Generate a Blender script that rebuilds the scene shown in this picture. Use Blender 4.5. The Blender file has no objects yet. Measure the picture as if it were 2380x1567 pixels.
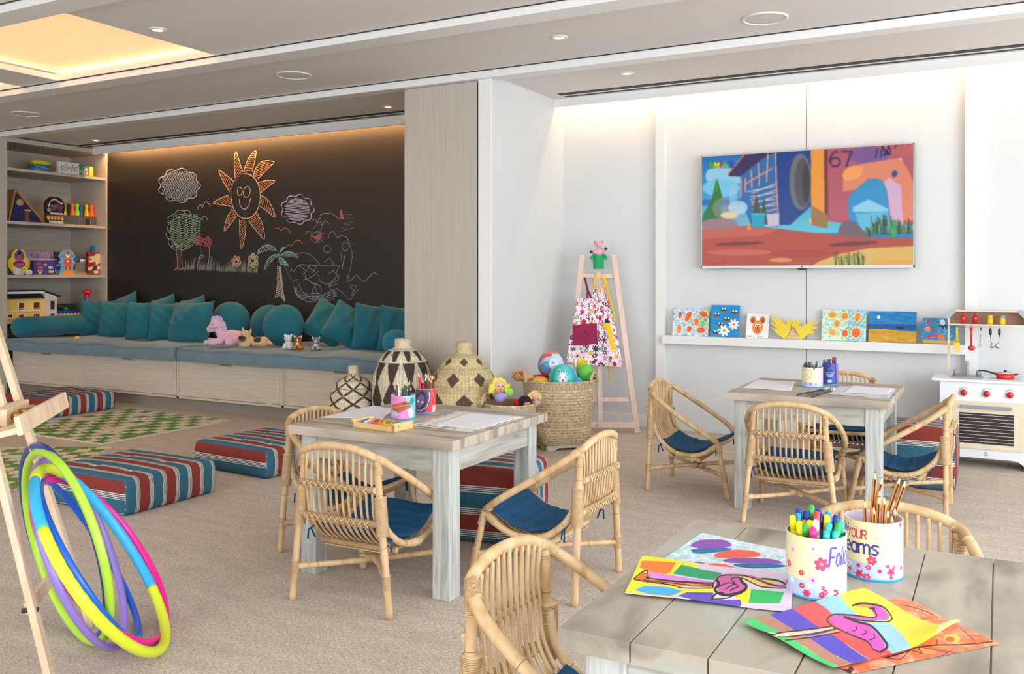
import bpy, math, random
import numpy as np
from mathutils import Vector, Matrix
SC = bpy.context.scene
COL = SC.collection
rnd = random.Random(7)

# ---------------------------------------------------------------- camera
F_, CX, HY, CH = 2090.0, 1190.0, 642.0, 1.2
YAW = math.atan2(1135, 2090)
YC, YS = math.cos(YAW), math.sin(YAW)
cam = bpy.data.objects.new('camera', bpy.data.cameras.new('camera'))
COL.objects.link(cam)
cam.location = (0, 0, CH)
cam.rotation_euler = (math.radians(90), 0, YAW)
cam.data.sensor_width = 36
cam.data.lens = F_ / 2380 * 36
cam.data.shift_y = -(1567 / 2 - HY) / 2380
cam.data.clip_start = 0.02
SC.camera = cam
# ---------------------------------------------------------------- view, world, lights
SC.view_settings.view_transform = 'Standard'
SC.view_settings.look = 'None'
SC.view_settings.gamma = 1
SC.view_settings.use_curve_mapping = False
SC.view_settings.exposure = -0.07
w = bpy.data.worlds.new('sky'); SC.world = w; w.use_nodes = True
bgn = w.node_tree.nodes['Background']
bgn.inputs[0].default_value = (0.75, 0.87, 1.0, 1); bgn.inputs[1].default_value = 1.2

def area(name, loc, rot, sx, sy, power, col, spread=180):
    l = bpy.data.lights.new(name, 'AREA'); l.shape = 'RECTANGLE'; l.size = sx; l.size_y = sy
    l.energy = power; l.color = col; l.spread = math.radians(spread)
    o = bpy.data.objects.new(name, l); COL.objects.link(o); o.location = loc; o.rotation_euler = rot
    return o
P2 = math.pi / 2
area('window_daylight', (3.12, 1.4, 1.45), (0, P2, 0), 2.1, 7.0, 330, (0.88, 0.94, 1.0))
area('window_daylight', (-3.2, -2.62, 1.5), (P2, 0, 0), 10.0, 2.1, 175, (0.98, 0.98, 1.0))
# cove strips above the two wall niches
area('cove_strip', (-1.0, 6.655, 2.66), (math.radians(18), 0, 0), 4.3, 0.02, 12.0, (1.0, 0.66, 0.34))
area('cove_strip', (-6.42, 6.655, 2.66), (math.radians(18), 0, 0), 4.9, 0.02, 62.0, (1.0, 0.50, 0.18))

# ---------------------------------------------------------------- photo pixel -> place helpers
def ray(px, py):
    u = (px - CX) / F_
    return np.array([-YS + YC * u, YC + YS * u, (HY - py) / F_])
O_ = np.array([0, 0, CH])
def atz(px, py, z=0.0):
    r = ray(px, py); return O_ + r * (z - CH) / r[2]
def aty(px, py, Y):
    r = ray(px, py); return O_ + r * Y / r[1]
def atx(px, py, X):
    r = ray(px, py); return O_ + r * X / r[0]

# ---------------------------------------------------------------- materials
def lin(c):
    return tuple(((x / 255) / 12.92 if x / 255 <= 0.04045 else ((x / 255 + 0.055) / 1.055) ** 2.4) for x in c)
MATS = {}
def pbr(name, col, rough=0.5, metal=0.0, var=0.0, scale=(8, 8, 8), bump=0.0, bscale=None, emit=0, trans=0, sheen=0, coat=0, detail=4, attr=False, ior=None):
    """col is sRGB 0-255"""
    if name in MATS: return MATS[name]
    m = bpy.data.materials.new(name); m.use_nodes = True; MATS[name] = m
    N = m.node_tree.nodes; L = m.node_tree.links; b = N['Principled BSDF']
    c = lin(col) if col else (1, 1, 1)
    b.inputs['Base Color'].default_value = (*c, 1)
    b.inputs['Roughness'].default_value = rough; b.inputs['Metallic'].default_value = metal
    if trans: b.inputs['Transmission Weight'].default_value = trans
    if sheen: b.inputs['Sheen Weight'].default_value = sheen
    if coat: b.inputs['Coat Weight'].default_value = coat; b.inputs['Coat Roughness'].default_value = 0.1
    if ior: b.inputs['IOR'].default_value = ior
    if emit:
        b.inputs['Emission Color'].default_value = (*c, 1); b.inputs['Emission Strength'].default_value = emit
    src = None
    if attr:
        a = N.new('ShaderNodeVertexColor'); a.layer_name = 'Col'; L.new(a.outputs[0], b.inputs['Base Color']); src = a.outputs[0]
        if emit:
            L.new(a.outputs[0], b.inputs['Emission Color'])
    if var or bump:
        tc = N.new('ShaderNodeTexCoord'); mp = N.new('ShaderNodeMapping'); mp.inputs['Scale'].default_value = scale
        L.new(tc.outputs['Object'], mp.inputs[0])
        nz = N.new('ShaderNodeTexNoise'); nz.inputs['Scale'].default_value = 1; nz.inputs['Detail'].default_value = detail
        L.new(mp.outputs[0], nz.inputs['Vector'])
        if var:
            mx = N.new('ShaderNodeMix'); mx.data_type = 'RGBA'; mx.blend_type = 'MULTIPLY'; mx.inputs[0].default_value = 1
            rp = N.new('ShaderNodeMapRange'); rp.inputs[1].default_value = 0.3; rp.inputs[2].default_value = 0.7
            rp.inputs[3].default_value = 1 - var; rp.inputs[4].default_value = 1 + var * 0.4
            L.new(nz.outputs[0], rp.inputs[0])
            if src: L.new(src, mx.inputs[6])
            else: mx.inputs[6].default_value = (*c, 1)
            L.new(rp.outputs[0], mx.inputs[7]); L.new(mx.outputs[2], b.inputs['Base Color'])
        if bump:
            n2 = nz
            if bscale:
                mp2 = N.new('ShaderNodeMapping'); mp2.inputs['Scale'].default_value = bscale; L.new(tc.outputs['Object'], mp2.inputs[0])
                n2 = N.new('ShaderNodeTexNoise'); n2.inputs['Scale'].default_value = 1; L.new(mp2.outputs[0], n2.inputs['Vector'])
            bp = N.new('ShaderNodeBump'); bp.inputs['Strength'].default_value = min(1, bump); bp.inputs['Distance'].default_value = 0.004
            L.new(n2.outputs[0], bp.inputs['Height']); L.new(bp.outputs[0], b.inputs['Normal'])
    return m
def ramp2(name, stops, scale, rough=0.6, bump=0.2, distort=0.0, wave=None, detail=5):
    """noise (stretched) through a colour ramp: wood, cane, stone"""
    if name in MATS: return MATS[name]
    m = bpy.data.materials.new(name); m.use_nodes = True; MATS[name] = m
    N = m.node_tree.nodes; L = m.node_tree.links; b = N['Principled BSDF']; b.inputs['Roughness'].default_value = rough
    tc = N.new('ShaderNodeTexCoord'); mp = N.new('ShaderNodeMapping'); mp.inputs['Scale'].default_value = scale
    L.new(tc.outputs['Object'], mp.inputs[0])
    nz = N.new('ShaderNodeTexNoise'); nz.inputs['Scale'].default_value = 1; nz.inputs['Detail'].default_value = detail
    nz.inputs['Distortion'].default_value = distort; L.new(mp.outputs[0], nz.inputs['Vector'])
    cr = N.new('ShaderNodeValToRGB'); e = cr.color_ramp.elements
    for i, (p, c) in enumerate(stops):
        el = e[i] if i < 2 else e.new(p)
        el.position = p; el.color = (*lin(c), 1)
    L.new(nz.outputs[0], cr.inputs[0]); L.new(cr.outputs[0], b.inputs['Base Color'])
    if bump:
        bp = N.new('ShaderNodeBump'); bp.inputs['Strength'].default_value = bump; bp.inputs['Distance'].default_value = 0.003
        L.new(nz.outputs[0], bp.inputs['Height']); L.new(bp.outputs[0], b.inputs['Normal'])
    return m

M_wall = pbr('white_wall_paint', (222, 224, 224), 0.55, var=0.02, scale=(3, 3, 3))
M_trim = pbr('white_trim_paint', (236, 236, 234), 0.4)
M_ceil = pbr('grey_ceiling_paint', (228, 224, 220), 0.7, var=0.02, scale=(2, 2, 2))
M_greige = ramp2('greige_wood_veneer', [(0.3, (183, 176, 163)), (0.7, (194, 187, 175))], (90, 90, 2.0), 0.55, 0.05)
M_greigeh = ramp2('greige_wood_veneer_level', [(0.3, (196, 184, 168)), (0.7, (214, 203, 188))], (2.5, 3, 80), 0.5, 0.05)
M_shelf = ramp2('shelf_veneer', [(0.3, (180, 172, 160)), (0.7, (198, 190, 178))], (40, 3, 60), 0.6, 0.04)
M_black = pbr('black', (12, 12, 13), 0.6)
M_dark = pbr('dark_grey_plastic', (45, 45, 48), 0.5)
M_steel = pbr('brushed_steel', (170, 172, 175), 0.3, 1.0)
M_white = pbr('white_plastic', (240, 240, 238), 0.35)
M_vc = pbr('painted_card', None, 0.55, attr=True)
M_vcg = pbr('printed_gloss', None, 0.25, attr=True)
M_vcc = pbr('printed_cotton', None, 0.9, attr=True, bump=0.15, scale=(300, 300, 300))
M_paper = pbr('white_paper', (238, 238, 242), 0.8)

# ---------------------------------------------------------------- mesh building
def cr(pts, n=6, closed=False):
    """Catmull-Rom through the points"""
    P = [np.array(p, float) for p in pts]; out = []
    K = len(P)
    rng = range(K) if closed else range(K - 1)
    for i in rng:
        if closed: a, b, c, d = P[(i - 1) % K], P[i], P[(i + 1) % K], P[(i + 2) % K]
        else: a, b, c, d = P[max(i - 1, 0)], P[i], P[i + 1], P[min(i + 2, K - 1)]
        for j in range(n):
            t = j / n
            out.append(0.5 * (2 * b + (c - a) * t + (2 * a - 5 * b + 4 * c - d) * t * t + (3 * b - a - 3 * c + d) * t ** 3))
    if not closed: out.append(P[-1])
    return out
def resamp(pts, step):
    P = np.array(pts, float); d = np.r_[0, np.cumsum(np.linalg.norm(np.diff(P, axis=0), axis=1))]
    n = max(2, int(d[-1] / step) + 1); s = np.linspace(0, d[-1], n)
    return [np.array([np.interp(x, d, P[:, k]) for k in range(3)]) for x in s]
class MB:
    def __init__(s): s.v = []; s.f = []; s.m = []; s.sm = []; s.T = None; s.mi = 0
    def _add(s, V, Fc, smooth):
        o = len(s.v)
        if s.T is not None: V = [tuple(s.T @ Vector(tuple(float(q) for q in p))) for p in V]
        s.v += [tuple(float(q) for q in p) for p in V]
        for f in Fc: s.f.append(tuple(i + o for i in f)); s.m.append(s.mi); s.sm.append(smooth)
    def box(s, c, d, rz=0, rx=0, ry=0):
        hx, hy, hz = d[0] / 2, d[1] / 2, d[2] / 2
        R = Matrix.Rotation(rz, 3, 'Z') @ Matrix.Rotation(ry, 3, 'Y') @ Matrix.Rotation(rx, 3, 'X')
        V = [tuple(R @ Vector((x, y, z)) + Vector(c)) for x in (-hx, hx) for y in (-hy, hy) for z in (-hz, hz)]
        s._add(V, [(0, 1, 3, 2), (4, 6, 7, 5), (0, 4, 5, 1), (2, 3, 7, 6), (0, 2, 6, 4), (1, 5, 7, 3)], False); return s
    def bx(s, x0, x1, y0, y1, z0, z1): return s.box(((x0 + x1) / 2, (y0 + y1) / 2, (z0 + z1) / 2), (abs(x1 - x0), abs(y1 - y0), abs(z1 - z0)))
    def tube(s, pts, r, n=8, closed=False, caps=True, flat=None):
        P = [np.array(p, float) for p in pts]; K = len(P)
        rs = r if hasattr(r, '__len__') else [r] * K
        T = []
        for i in range(K):
            if closed: t = P[(i + 1) % K] - P[(i - 1) % K]
            else: t = P[min(i + 1, K - 1)] - P[max(i - 1, 0)]
            T.append(t / (np.linalg.norm(t) + 1e-12))
        up = np.array([0, 0, 1.0]) if abs(T[0][2]) < 0.9 else np.array([1.0, 0, 0])
        N = up - T[0] * np.dot(up, T[0]); N /= np.linalg.norm(N); V = []
        for i in range(K):
            N = N - T[i] * np.dot(N, T[i]); N /= (np.linalg.norm(N) + 1e-12); B = np.cross(T[i], N)
            for j in range(n):
                a = 2 * math.pi * j / n
                V.append(P[i] + rs[i] * (N * math.cos(a) + B * math.sin(a) * (flat or 1)))
        Fc = []
        for i in range(K if closed else K - 1):
            for j in range(n):
                a = i * n + j; b = i * n + (j + 1) % n; c = ((i + 1) % K) * n
                Fc.append((a, b, c + (j + 1) % n, c + j))
        if caps and not closed: Fc.append(tuple(range(n))[::-1]); Fc.append(tuple((K - 1) * n + j for j in range(n)))
        s._add(V, Fc, True); return s
    def cyl(s, p0, p1, r0, r1=None, n=16): return s.tube([p0, p1], [r0, r0 if r1 is None else r1], n)
    def lathe(s, prof, n=32, c=(0, 0, 0), sq=0, cap=True):
        V = []
        for r, z in prof:
            for j in range(n):
                a = 2 * math.pi * j / n
                k = 1.0
                if sq: k = 1 / (abs(math.cos(a)) ** sq + abs(math.sin(a)) ** sq) ** (1 / sq)
                V.append((c[0] + r * k * math.cos(a), c[1] + r * k * math.sin(a), c[2] + z))
        Fc = []
        for i in range(len(prof) - 1):
            for j in range(n): Fc.append((i * n + j, i * n + (j + 1) % n, (i + 1) * n + (j + 1) % n, (i + 1) * n + j))
        if cap:
            Fc.append(tuple(range(n))[::-1]); Fc.append(tuple((len(prof) - 1) * n + j for j in range(n)))
        s._add(V, Fc, True); return s
    def ball(s, c, r, nu=20, nv=14, R=None):
        if not hasattr(r, '__len__'): r = (r, r, r)
        V = [];
        for i in range(nv + 1):
            p = math.pi * i / nv
            for j in range(nu):
                a = 2 * math.pi * j / nu
                q = Vector((r[0] * math.sin(p) * math.cos(a), r[1] * math.sin(p) * math.sin(a), r[2] * math.cos(p)))
                if R is not None: q = R @ q
                V.append((q[0] + c[0], q[1] + c[1], q[2] + c[2]))
        Fc = [(i * nu + j, (i + 1) * nu + j, (i + 1) * nu + (j + 1) % nu, i * nu + (j + 1) % nu) for i in range(nv) for j in range(nu)]
        s._add(V, Fc, True); return s
    def prism(s, pts, z0, z1, T=None, smooth=False):
        """2-D outline (x,y) pushed from z0 to z1; T places it"""
        n = len(pts); V = [(x, y, z0) for x, y in pts] + [(x, y, z1) for x, y in pts]
        if T is not None: V = [tuple(T @ Vector(p)) for p in V]
        Fc = [tuple(range(n))[::-1], tuple(range(n, 2 * n))] + [(i, (i + 1) % n, n + (i + 1) % n, n + i) for i in range(n)]
        s._add(V, Fc, smooth); return s
    def grid(s, fn, nu, nv, cu=False, smooth=True):
        V = [fn(i / (nu if cu else nu - 1), j / (nv - 1)) for j in range(nv) for i in range(nu)]
        Fc = []
        for j in range(nv - 1):
            for i in range(nu if cu else nu - 1):
                a = j * nu + i; b = j * nu + (i + 1) % nu
                Fc.append((a, b, b + nu, a + nu))
        s._add(V, Fc, smooth); return s
    def build(s, name, mats, parent=None, loc=None, rz=0, bevel=0, sub=0, solid=0, wn=False, rot=None, seg=2):
        me = bpy.data.meshes.new(name); me.from_pydata(s.v, [], s.f)
        mats = mats if isinstance(mats, (list, tuple)) else [mats]
        for m in mats: me.materials.append(m)
        me.polygons.foreach_set('material_index', s.m); me.polygons.foreach_set('use_smooth', s.sm); me.update()
        o = bpy.data.objects.new(name, me); COL.objects.link(o)
        if parent is not None: o.parent = parent
        if loc is not None: o.location = loc
        o.rotation_euler = rot if rot is not None else (0, 0, rz)
        if solid:
            md = o.modifiers.new('thick', 'SOLIDIFY'); md.thickness = solid; md.offset = 0
        if bevel:
            md = o.modifiers.new('bevel', 'BEVEL'); md.width = bevel; md.segments = seg; md.limit_method = 'ANGLE'; md.angle_limit = math.radians(40)
        if sub:
            md = o.modifiers.new('sub', 'SUBSURF'); md.levels = sub; md.render_levels = sub
        return o
def tag(o, label=None, cat=None, group=None, kind=None):
    if label: o['label'] = label
    if cat: o['category'] = cat
    if group: o['group'] = group
    if kind: o['kind'] = kind
    return o
def empty(name, loc, rz=0, label=None, cat=None, group=None):
    o = bpy.data.objects.new(name, None); COL.objects.link(o); o.location = tuple(float(q) for q in loc); o.rotation_euler = (0, 0, rz)
    o.empty_display_size = 0.05
    return tag(o, label, cat, group)
def struct(o, label=None): return tag(o, label, kind='structure')
def copy_tree(o, loc, rz, label, parent=None):
    """a copy of a thing with copies of its parts and sub-parts"""
    c = o.copy(); COL.objects.link(c)
    if parent is None:
        c.location = tuple(float(q) for q in loc); c.rotation_euler = (0, 0, rz)
        if label: c['label'] = label
    else: c.parent = parent
    for ch in list(o.children): copy_tree(ch, None, 0, None, c)
    return c
def remesh(o, voxel=0.004, smooth=4):
    md = o.modifiers.new('skin', 'REMESH'); md.mode = 'VOXEL'; md.voxel_size = voxel; md.use_smooth_shade = True
    sm = o.modifiers.new('relax', 'SMOOTH'); sm.factor = 0.5; sm.iterations = smooth
    return o

# ---------------------------------------------------------------- painted patterns (pigment stored on the mesh)
class Cv:
    """a small painted surface: x right, y down, in its own units"""
    def __init__(s, W, H, bg, res):
        s.W, s.H, s.k = W, H, res
        s.w, s.h = int(W * res), int(H * res); s.a = np.zeros((s.h, s.w, 3)); s.a[:] = bg
        s.map = None
    def P(s, pts):
        pts = np.array(pts, float)
        if s.map is not None: pts = s.map(pts)
        return pts
    def poly(s, pts, col, alpha=1):
        P = s.P(pts) * s.k
        x0, y0 = np.floor(P.min(0)).astype(int) - 1; x1, y1 = np.ceil(P.max(0)).astype(int) + 1
        x0, y0, x1, y1 = max(x0, 0), max(y0, 0), min(x1, s.w), min(y1, s.h)
        if x1 <= x0 or y1 <= y0: return
        X, Y = np.meshgrid(np.arange(x0, x1) + .5, np.arange(y0, y1) + .5); ins = np.zeros(X.shape, bool)
        n = len(P); j = n - 1
        for i in range(n):
            xi, yi = P[i]; xj, yj = P[j]
            if yi != yj:
                c = ((yi > Y) != (yj > Y)) & (X < (xj - xi) * (Y - yi) / (yj - yi) + xi); ins ^= c
            j = i
        v = s.a[y0:y1, x0:x1]; v[ins] = v[ins] * (1 - alpha) + np.array(col) * alpha
    def ell(s, cx, cy, rx, ry, col, rot=0, alpha=1, n=28):
        t = np.linspace(0, 2 * math.pi, n, endpoint=False); c, q = math.cos(rot), math.sin(rot)
        x = rx * np.cos(t); y = ry * np.sin(t)
        s.poly(np.stack([cx + x * c - y * q, cy + x * q + y * c], 1), col, alpha)
    def rect(s, x0, y0, x1, y1, col, alpha=1): s.poly([(x0, y0), (x1, y0), (x1, y1), (x0, y1)], col, alpha)
    def line(s, pts, wd, col, alpha=1):
        pts = [np.array(p, float) for p in pts]
        for a, b in zip(pts[:-1], pts[1:]):
            d = b - a; L = np.linalg.norm(d)
            if L == 0: continue
            n = np.array([-d[1], d[0]]) / L * wd / 2; e = d / L * wd * .3
            s.poly([a + n - e, b + n + e, b - n + e, a - n - e], col, alpha)
    def text(s, t, x, y, h, col, wd=None, slant=0, sx=1.0):
        wd = wd or h * .14
        for ch in t:
            g = FONT.get(ch)
            if g is None: x += h * .5 * sx; continue
            adv, strokes = g
            for st in strokes:
                s.line([(x + (px * h / 6 + slant * (py) * h / 6) * sx, y + h - py * h / 6) for px, py in st], wd, col)
            x += (adv + 1) * h / 6 * sx
        return x
    def flower(s, cx, cy, r, n, col, cen, rot=0, pw=.34):
        for k in range(n):
            a = rot + 2 * math.pi * k / n
            s.ell(cx + .58 * r * math.cos(a), cy + .58 * r * math.sin(a), .44 * r, pw * r, col, a, n=12)
        s.ell(cx, cy, .26 * r, .26 * r, cen, n=12)
    def blur(s, n=1):
        for _ in range(n):
            p = np.pad(s.a, ((1, 1), (1, 1), (0, 0)), 'edge'); s.a = (p[:-2, 1:-1] + p[2:, 1:-1] + p[1:-1, :-2] + p[1:-1, 2:] + 2 * p[1:-1, 1:-1]) / 6
    def noise(s, amt, cell=1, seed=0):
        g = np.random.default_rng(seed); q = g.normal(size=(s.h // cell + 2, s.w // cell + 2))
        q = np.kron(q, np.ones((cell, cell)))[:s.h, :s.w]; s.a = np.clip(s.a + q[..., None] * amt, 0, 255)
def L3(a): a = a / 255.0; return np.where(a <= .04045, a / 12.92, ((a + .055) / 1.055) ** 2.4)
def paint(name, cv, fn, mat, parent=None, loc=None, rz=0, closed=False, solid=0, rot=None):
    """mesh whose vertices carry the painted colours; fn(u,v)->xyz arrays, v down"""
    h, w_ = cv.h, cv.w
    u = (np.arange(w_) / (w_ if closed else w_ - 1)); v = np.arange(h) / (h - 1)
    U, V = np.meshgrid(u, v); X, Y, Z = fn(U, V)
    co = np.stack([X, Y, Z], -1).reshape(-1, 3).astype(np.float32)
    i = np.arange(h * w_).reshape(h, w_)
    if closed: a = i[:-1]; b = np.roll(i, -1, 1)[:-1]; c = np.roll(i, -1, 1)[1:]; d = i[1:]
    else: a = i[:-1, :-1]; b = i[:-1, 1:]; c = i[1:, 1:]; d = i[1:, :-1]
    q = np.stack([a, d, c, b], -1).reshape(-1, 4)
    me = bpy.data.meshes.new(name); nf = len(q)
    me.vertices.add(len(co)); me.vertices.foreach_set('co', co.ravel())
    me.loops.add(nf * 4); me.loops.foreach_set('vertex_index', q.ravel().astype(np.int32))
    me.polygons.add(nf); me.polygons.foreach_set('loop_start', np.arange(0, nf * 4, 4, dtype=np.int32))
    me.update(calc_edges=True)
    me.polygons.foreach_set('use_smooth', np.ones(nf, bool))
    ca = me.color_attributes.new('Col', 'FLOAT_COLOR', 'POINT')
    rgb = L3(cv.a.reshape(-1, 3)); ca.data.foreach_set('color', np.c_[rgb, np.ones(len(rgb))].astype(np.float32).ravel())
    me.materials.append(mat); me.validate()
    o = bpy.data.objects.new(name, me); COL.objects.link(o)
    if parent is not None: o.parent = parent
    if loc is not None: o.location = tuple(float(t) for t in loc)
    o.rotation_euler = rot if rot is not None else (0, 0, rz)
    if solid:
        md = o.modifiers.new('thick', 'SOLIDIFY'); md.thickness = solid; md.offset = 0
    return o
def homog(src, dst):
    A = []
    for (x, y), (u, v) in zip(src, dst):
        A.append([x, y, 1, 0, 0, 0, -u * x, -u * y, -u]); A.append([0, 0, 0, x, y, 1, -v * x, -v * y, -v])
    Hm = np.linalg.svd(np.array(A))[2][-1].reshape(3, 3)
    def f(P):
        Q = np.c_[P, np.ones(len(P))] @ Hm.T; return Q[:, :2] / Q[:, 2:]
    return f
FONT = {
 'A': (4, [[(0, 0), (2, 6), (4, 0)], [(1, 2), (3, 2)]]), 'D': (4, [[(0, 0), (0, 6), (2, 6), (4, 4), (4, 2), (2, 0), (0, 0)]]),
 'E': (4, [[(4, 0), (0, 0), (0, 6), (4, 6)], [(0, 3), (3, 3)]]), 'F': (4, [[(0, 0), (0, 6), (4, 6)], [(0, 3), (3, 3)]]),
 'I': (1, [[(.5, 0), (.5, 6)]]), 'K': (4, [[(0, 0), (0, 6)], [(4, 6), (0, 3), (4, 0)]]), 'L': (4, [[(0, 6), (0, 0), (4, 0)]]),
 'M': (5, [[(0, 0), (0, 6), (2.5, 2), (5, 6), (5, 0)]]), 'N': (4, [[(0, 0), (0, 6), (4, 0), (4, 6)]]),
 'O': (4, [[(1, 0), (0, 1.5), (0, 4.5), (1, 6), (3, 6), (4, 4.5), (4, 1.5), (3, 0), (1, 0)]]),
 'R': (4, [[(0, 0), (0, 6), (3, 6), (4, 5), (4, 4), (3, 3), (0, 3)], [(2, 3), (4, 0)]]),
 'S': (4, [[(4, 5), (3, 6), (1, 6), (0, 5), (0, 4), (1, 3), (3, 3), (4, 2), (4, 1), (3, 0), (1, 0), (0, 1)]]),
 'U': (4, [[(0, 6), (0, 1), (1, 0), (3, 0), (4, 1), (4, 6)]]), 'Y': (4, [[(0, 6), (2, 3), (4, 6)], [(2, 3), (2, 0)]]),
 '6': (4, [[(3.5, 5.6), (2.5, 6), (1, 5), (0, 3), (0, 1.5), (1, 0), (3, 0), (4, 1.2), (4, 2.4), (3, 3.4), (1, 3.2), (0, 2)]]),
 '7': (4, [[(0, 6), (4, 6), (1.5, 0)]]),
 'a': (3, [[(3, 4), (3, 0)], [(3, 3), (2, 4), (1, 4), (0, 3), (0, 1), (1, 0), (2, 0), (3, 1)]]),
 'd': (3, [[(3, 6), (3, 0)], [(3, 3), (2, 4), (1, 4), (0, 3), (0, 1), (1, 0), (2, 0), (3, 1)]]),
 'e': (3, [[(0, 2), (3, 2), (3, 3), (2, 4), (1, 4), (0, 3), (0, 1), (1, 0), (3, .3)]]),
 'i': (1, [[(.5, 0), (.5, 4)]]), 'l': (1, [[(.5, 0), (.5, 6)]]),
 'm': (5, [[(0, 0), (0, 4)], [(0, 3), (1, 4), (2, 4), (2.5, 3), (2.5, 0)], [(2.5, 3), (3.5, 4), (4.5, 4), (5, 3), (5, 0)]]),
 'n': (3, [[(0, 0), (0, 4)], [(0, 3), (1, 4), (2, 4), (3, 3), (3, 0)]]),
 'o': (3, [[(1, 0), (0, 1), (0, 3), (1, 4), (2, 4), (3, 3), (3, 1), (2, 0), (1, 0)]]),
 'r': (2.5, [[(0, 0), (0, 4)], [(0, 3), (1, 4), (2.5, 4)]]),
 's': (3, [[(3, 3.5), (2, 4), (1, 4), (0, 3.2), (1, 2.2), (2, 2), (3, 1), (2, 0), (0, .3)]]),
 't': (2, [[(1, 6), (1, .6), (2, 0)], [(0, 4), (2, 4)]]), 'w': (5, [[(0, 4), (1.2, 0), (2.5, 3), (3.8, 0), (5, 4)]]),
}

# ================================================================ the room
YW = 6.78           # long wall
XB = -8.9           # bookcase face
def carpet():
    m = bpy.data.materials.new('woven_carpet'); m.use_nodes = True; N = m.node_tree.nodes; L = m.node_tree.links; b = N['Principled BSDF']
    b.inputs['Roughness'].default_value = 0.95
    tc = N.new('ShaderNodeTexCoord')
    def nz(scale, det=3):
        mp = N.new('ShaderNodeMapping'); mp.inputs['Scale'].default_value = scale; L.new(tc.outputs['Object'], mp.inputs[0])
        n = N.new('ShaderNodeTexNoise'); n.inputs['Scale'].default_value = 1; n.inputs['Detail'].default_value = det; L.new(mp.outputs[0], n.inputs['Vector']); return n
    a = nz((60, 240, 60)); c2 = nz((260, 90, 90)); big = nz((.8, .8, .8), 1); mid = nz((5, 16, 5), 3)
    ad = N.new('ShaderNodeMath'); ad.operation = 'ADD'; L.new(a.outputs[0], ad.inputs[0]); L.new(c2.outputs[0], ad.inputs[1])
    cr = N.new('ShaderNodeValToRGB'); e = cr.color_ramp.elements
    e[0].position = .36; e[0].color = (*lin((160, 145, 132)), 1); e[1].position = .66; e[1].color = (*lin((234, 220, 205)), 1)
    hm = N.new('ShaderNodeMath'); hm.operation = 'MULTIPLY'; hm.inputs[1].default_value = .5; L.new(ad.outputs[0], hm.inputs[0]); L.new(hm.outputs[0], cr.inputs[0])
    mr = N.new('ShaderNodeMapRange'); mr.inputs[1].default_value = .3; mr.inputs[2].default_value = .7; mr.inputs[3].default_value = .9; mr.inputs[4].default_value = 1.08; L.new(mid.outputs[0], mr.inputs[0])
    mx = N.new('ShaderNodeMix'); mx.data_type = 'RGBA'; mx.blend_type = 'MULTIPLY'; mx.inputs[0].default_value = 1
    L.new(cr.outputs[0], mx.inputs[6]); L.new(mr.outputs[0], mx.inputs[7]); L.new(mx.outputs[2], b.inputs['Base Color'])
    bp = N.new('ShaderNodeBump'); bp.inputs['Strength'].default_value = .6; bp.inputs['Distance'].default_value = .004
    L.new(hm.outputs[0], bp.inputs['Height']); L.new(bp.outputs[0], b.inputs['Normal'])
    return m
struct(MB().bx(-9.7, 3.3, -2.9, 6.9, -.1, 0).build('floor', carpet()))
struct(MB().bx(-9.7, 3.3, YW, YW + .12, 0, 2.85).build('wall_back', M_wall))
struct(MB().bx(-9.66, XB, -2.9, 5.58, 0, 2.85).build('wall_left', M_greige))
struct(MB().bx(-9.7, -9.58, 5.58, YW, 0, 2.85).build('wall_far_left', M_greige))
# right wall and rear wall with window openings (behind and beside the camera)
b = MB(); b.bx(3.2, 3.3, -2.9, 6.9, 0, .35).bx(3.2, 3.3, -2.9, 6.9, 2.55, 2.85).bx(3.2, 3.3, 4.9, 6.9, .35, 2.55).bx(3.2, 3.3, -2.9, -2.1, .35, 2.55)
struct(b.build('wall_right', M_wall))
b = MB(); b.bx(-9.7, 3.3, -2.9, -2.8, 0, .4).bx(-9.7, 3.3, -2.9, -2.8, 2.6, 2.85).bx(-9.7, -8.3, -2.9, -2.8, .4, 2.6).bx(1.9, 3.3, -2.9, -2.8, .4, 2.6)
struct(b.build('wall_front', M_wall))
for n, (y0, y1) in enumerate([(-2.1, .25), (.25, 2.6), (2.6, 4.9)]):
    b = MB(); b.bx(3.2, 3.26, y0, y0 + .06, .35, 2.55).bx(3.2, 3.26, y1 - .06, y1, .35, 2.55).bx(3.2, 3.26, y0, y1, .35, .42).bx(3.2, 3.26, y0, y1, 2.48, 2.55)
    struct(b.build('window_%d' % (n + 1), M_trim))
for n in range(4):
    x0 = -8.3 + n * 2.55; x1 = x0 + 2.55
    b = MB(); b.bx(x0, x0 + .06, -2.88, -2.82, .4, 2.6).bx(x1 - .06, x1, -2.88, -2.82, .4, 2.6).bx(x0, x1, -2.88, -2.82, .4, .47).bx(x0, x1, -2.88, -2.82, 2.53, 2.6)
    struct(b.build('window_%d' % (n + 4), M_trim))
# column between the two niches
b = MB(); b.bx(-3.93, -3.19, 5.575, YW, 0, 2.75)
struct(b.build('wall_middle', M_wall))
struct(MB().bx(-3.935, -3.305, 5.552, 5.575, 0, 2.598).build('trim_1', M_greige, bevel=.002))
struct(MB().bx(-3.305, -3.29, 5.566, 5.575, 0, 2.6).build('trim_2', M_black))
struct(MB().bx(-3.29, -3.185, 5.55, 5.575, 0, 2.61).build('trim_3', M_trim, bevel=.002))
# baseboards
struct(MB().bx(-3.19, -2.38, YW - .012, YW, 0, .1).build('baseboard_back', M_trim, bevel=.003))
struct(MB().bx(-3.19, -3.18, 5.58, YW, 0, .1).build('baseboard_middle', M_trim, bevel=.003))
struct(MB().bx(XB, XB + .012, -2.8, 5.57, 0, .1).build('baseboard_left', M_trim, bevel=.003))
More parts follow.
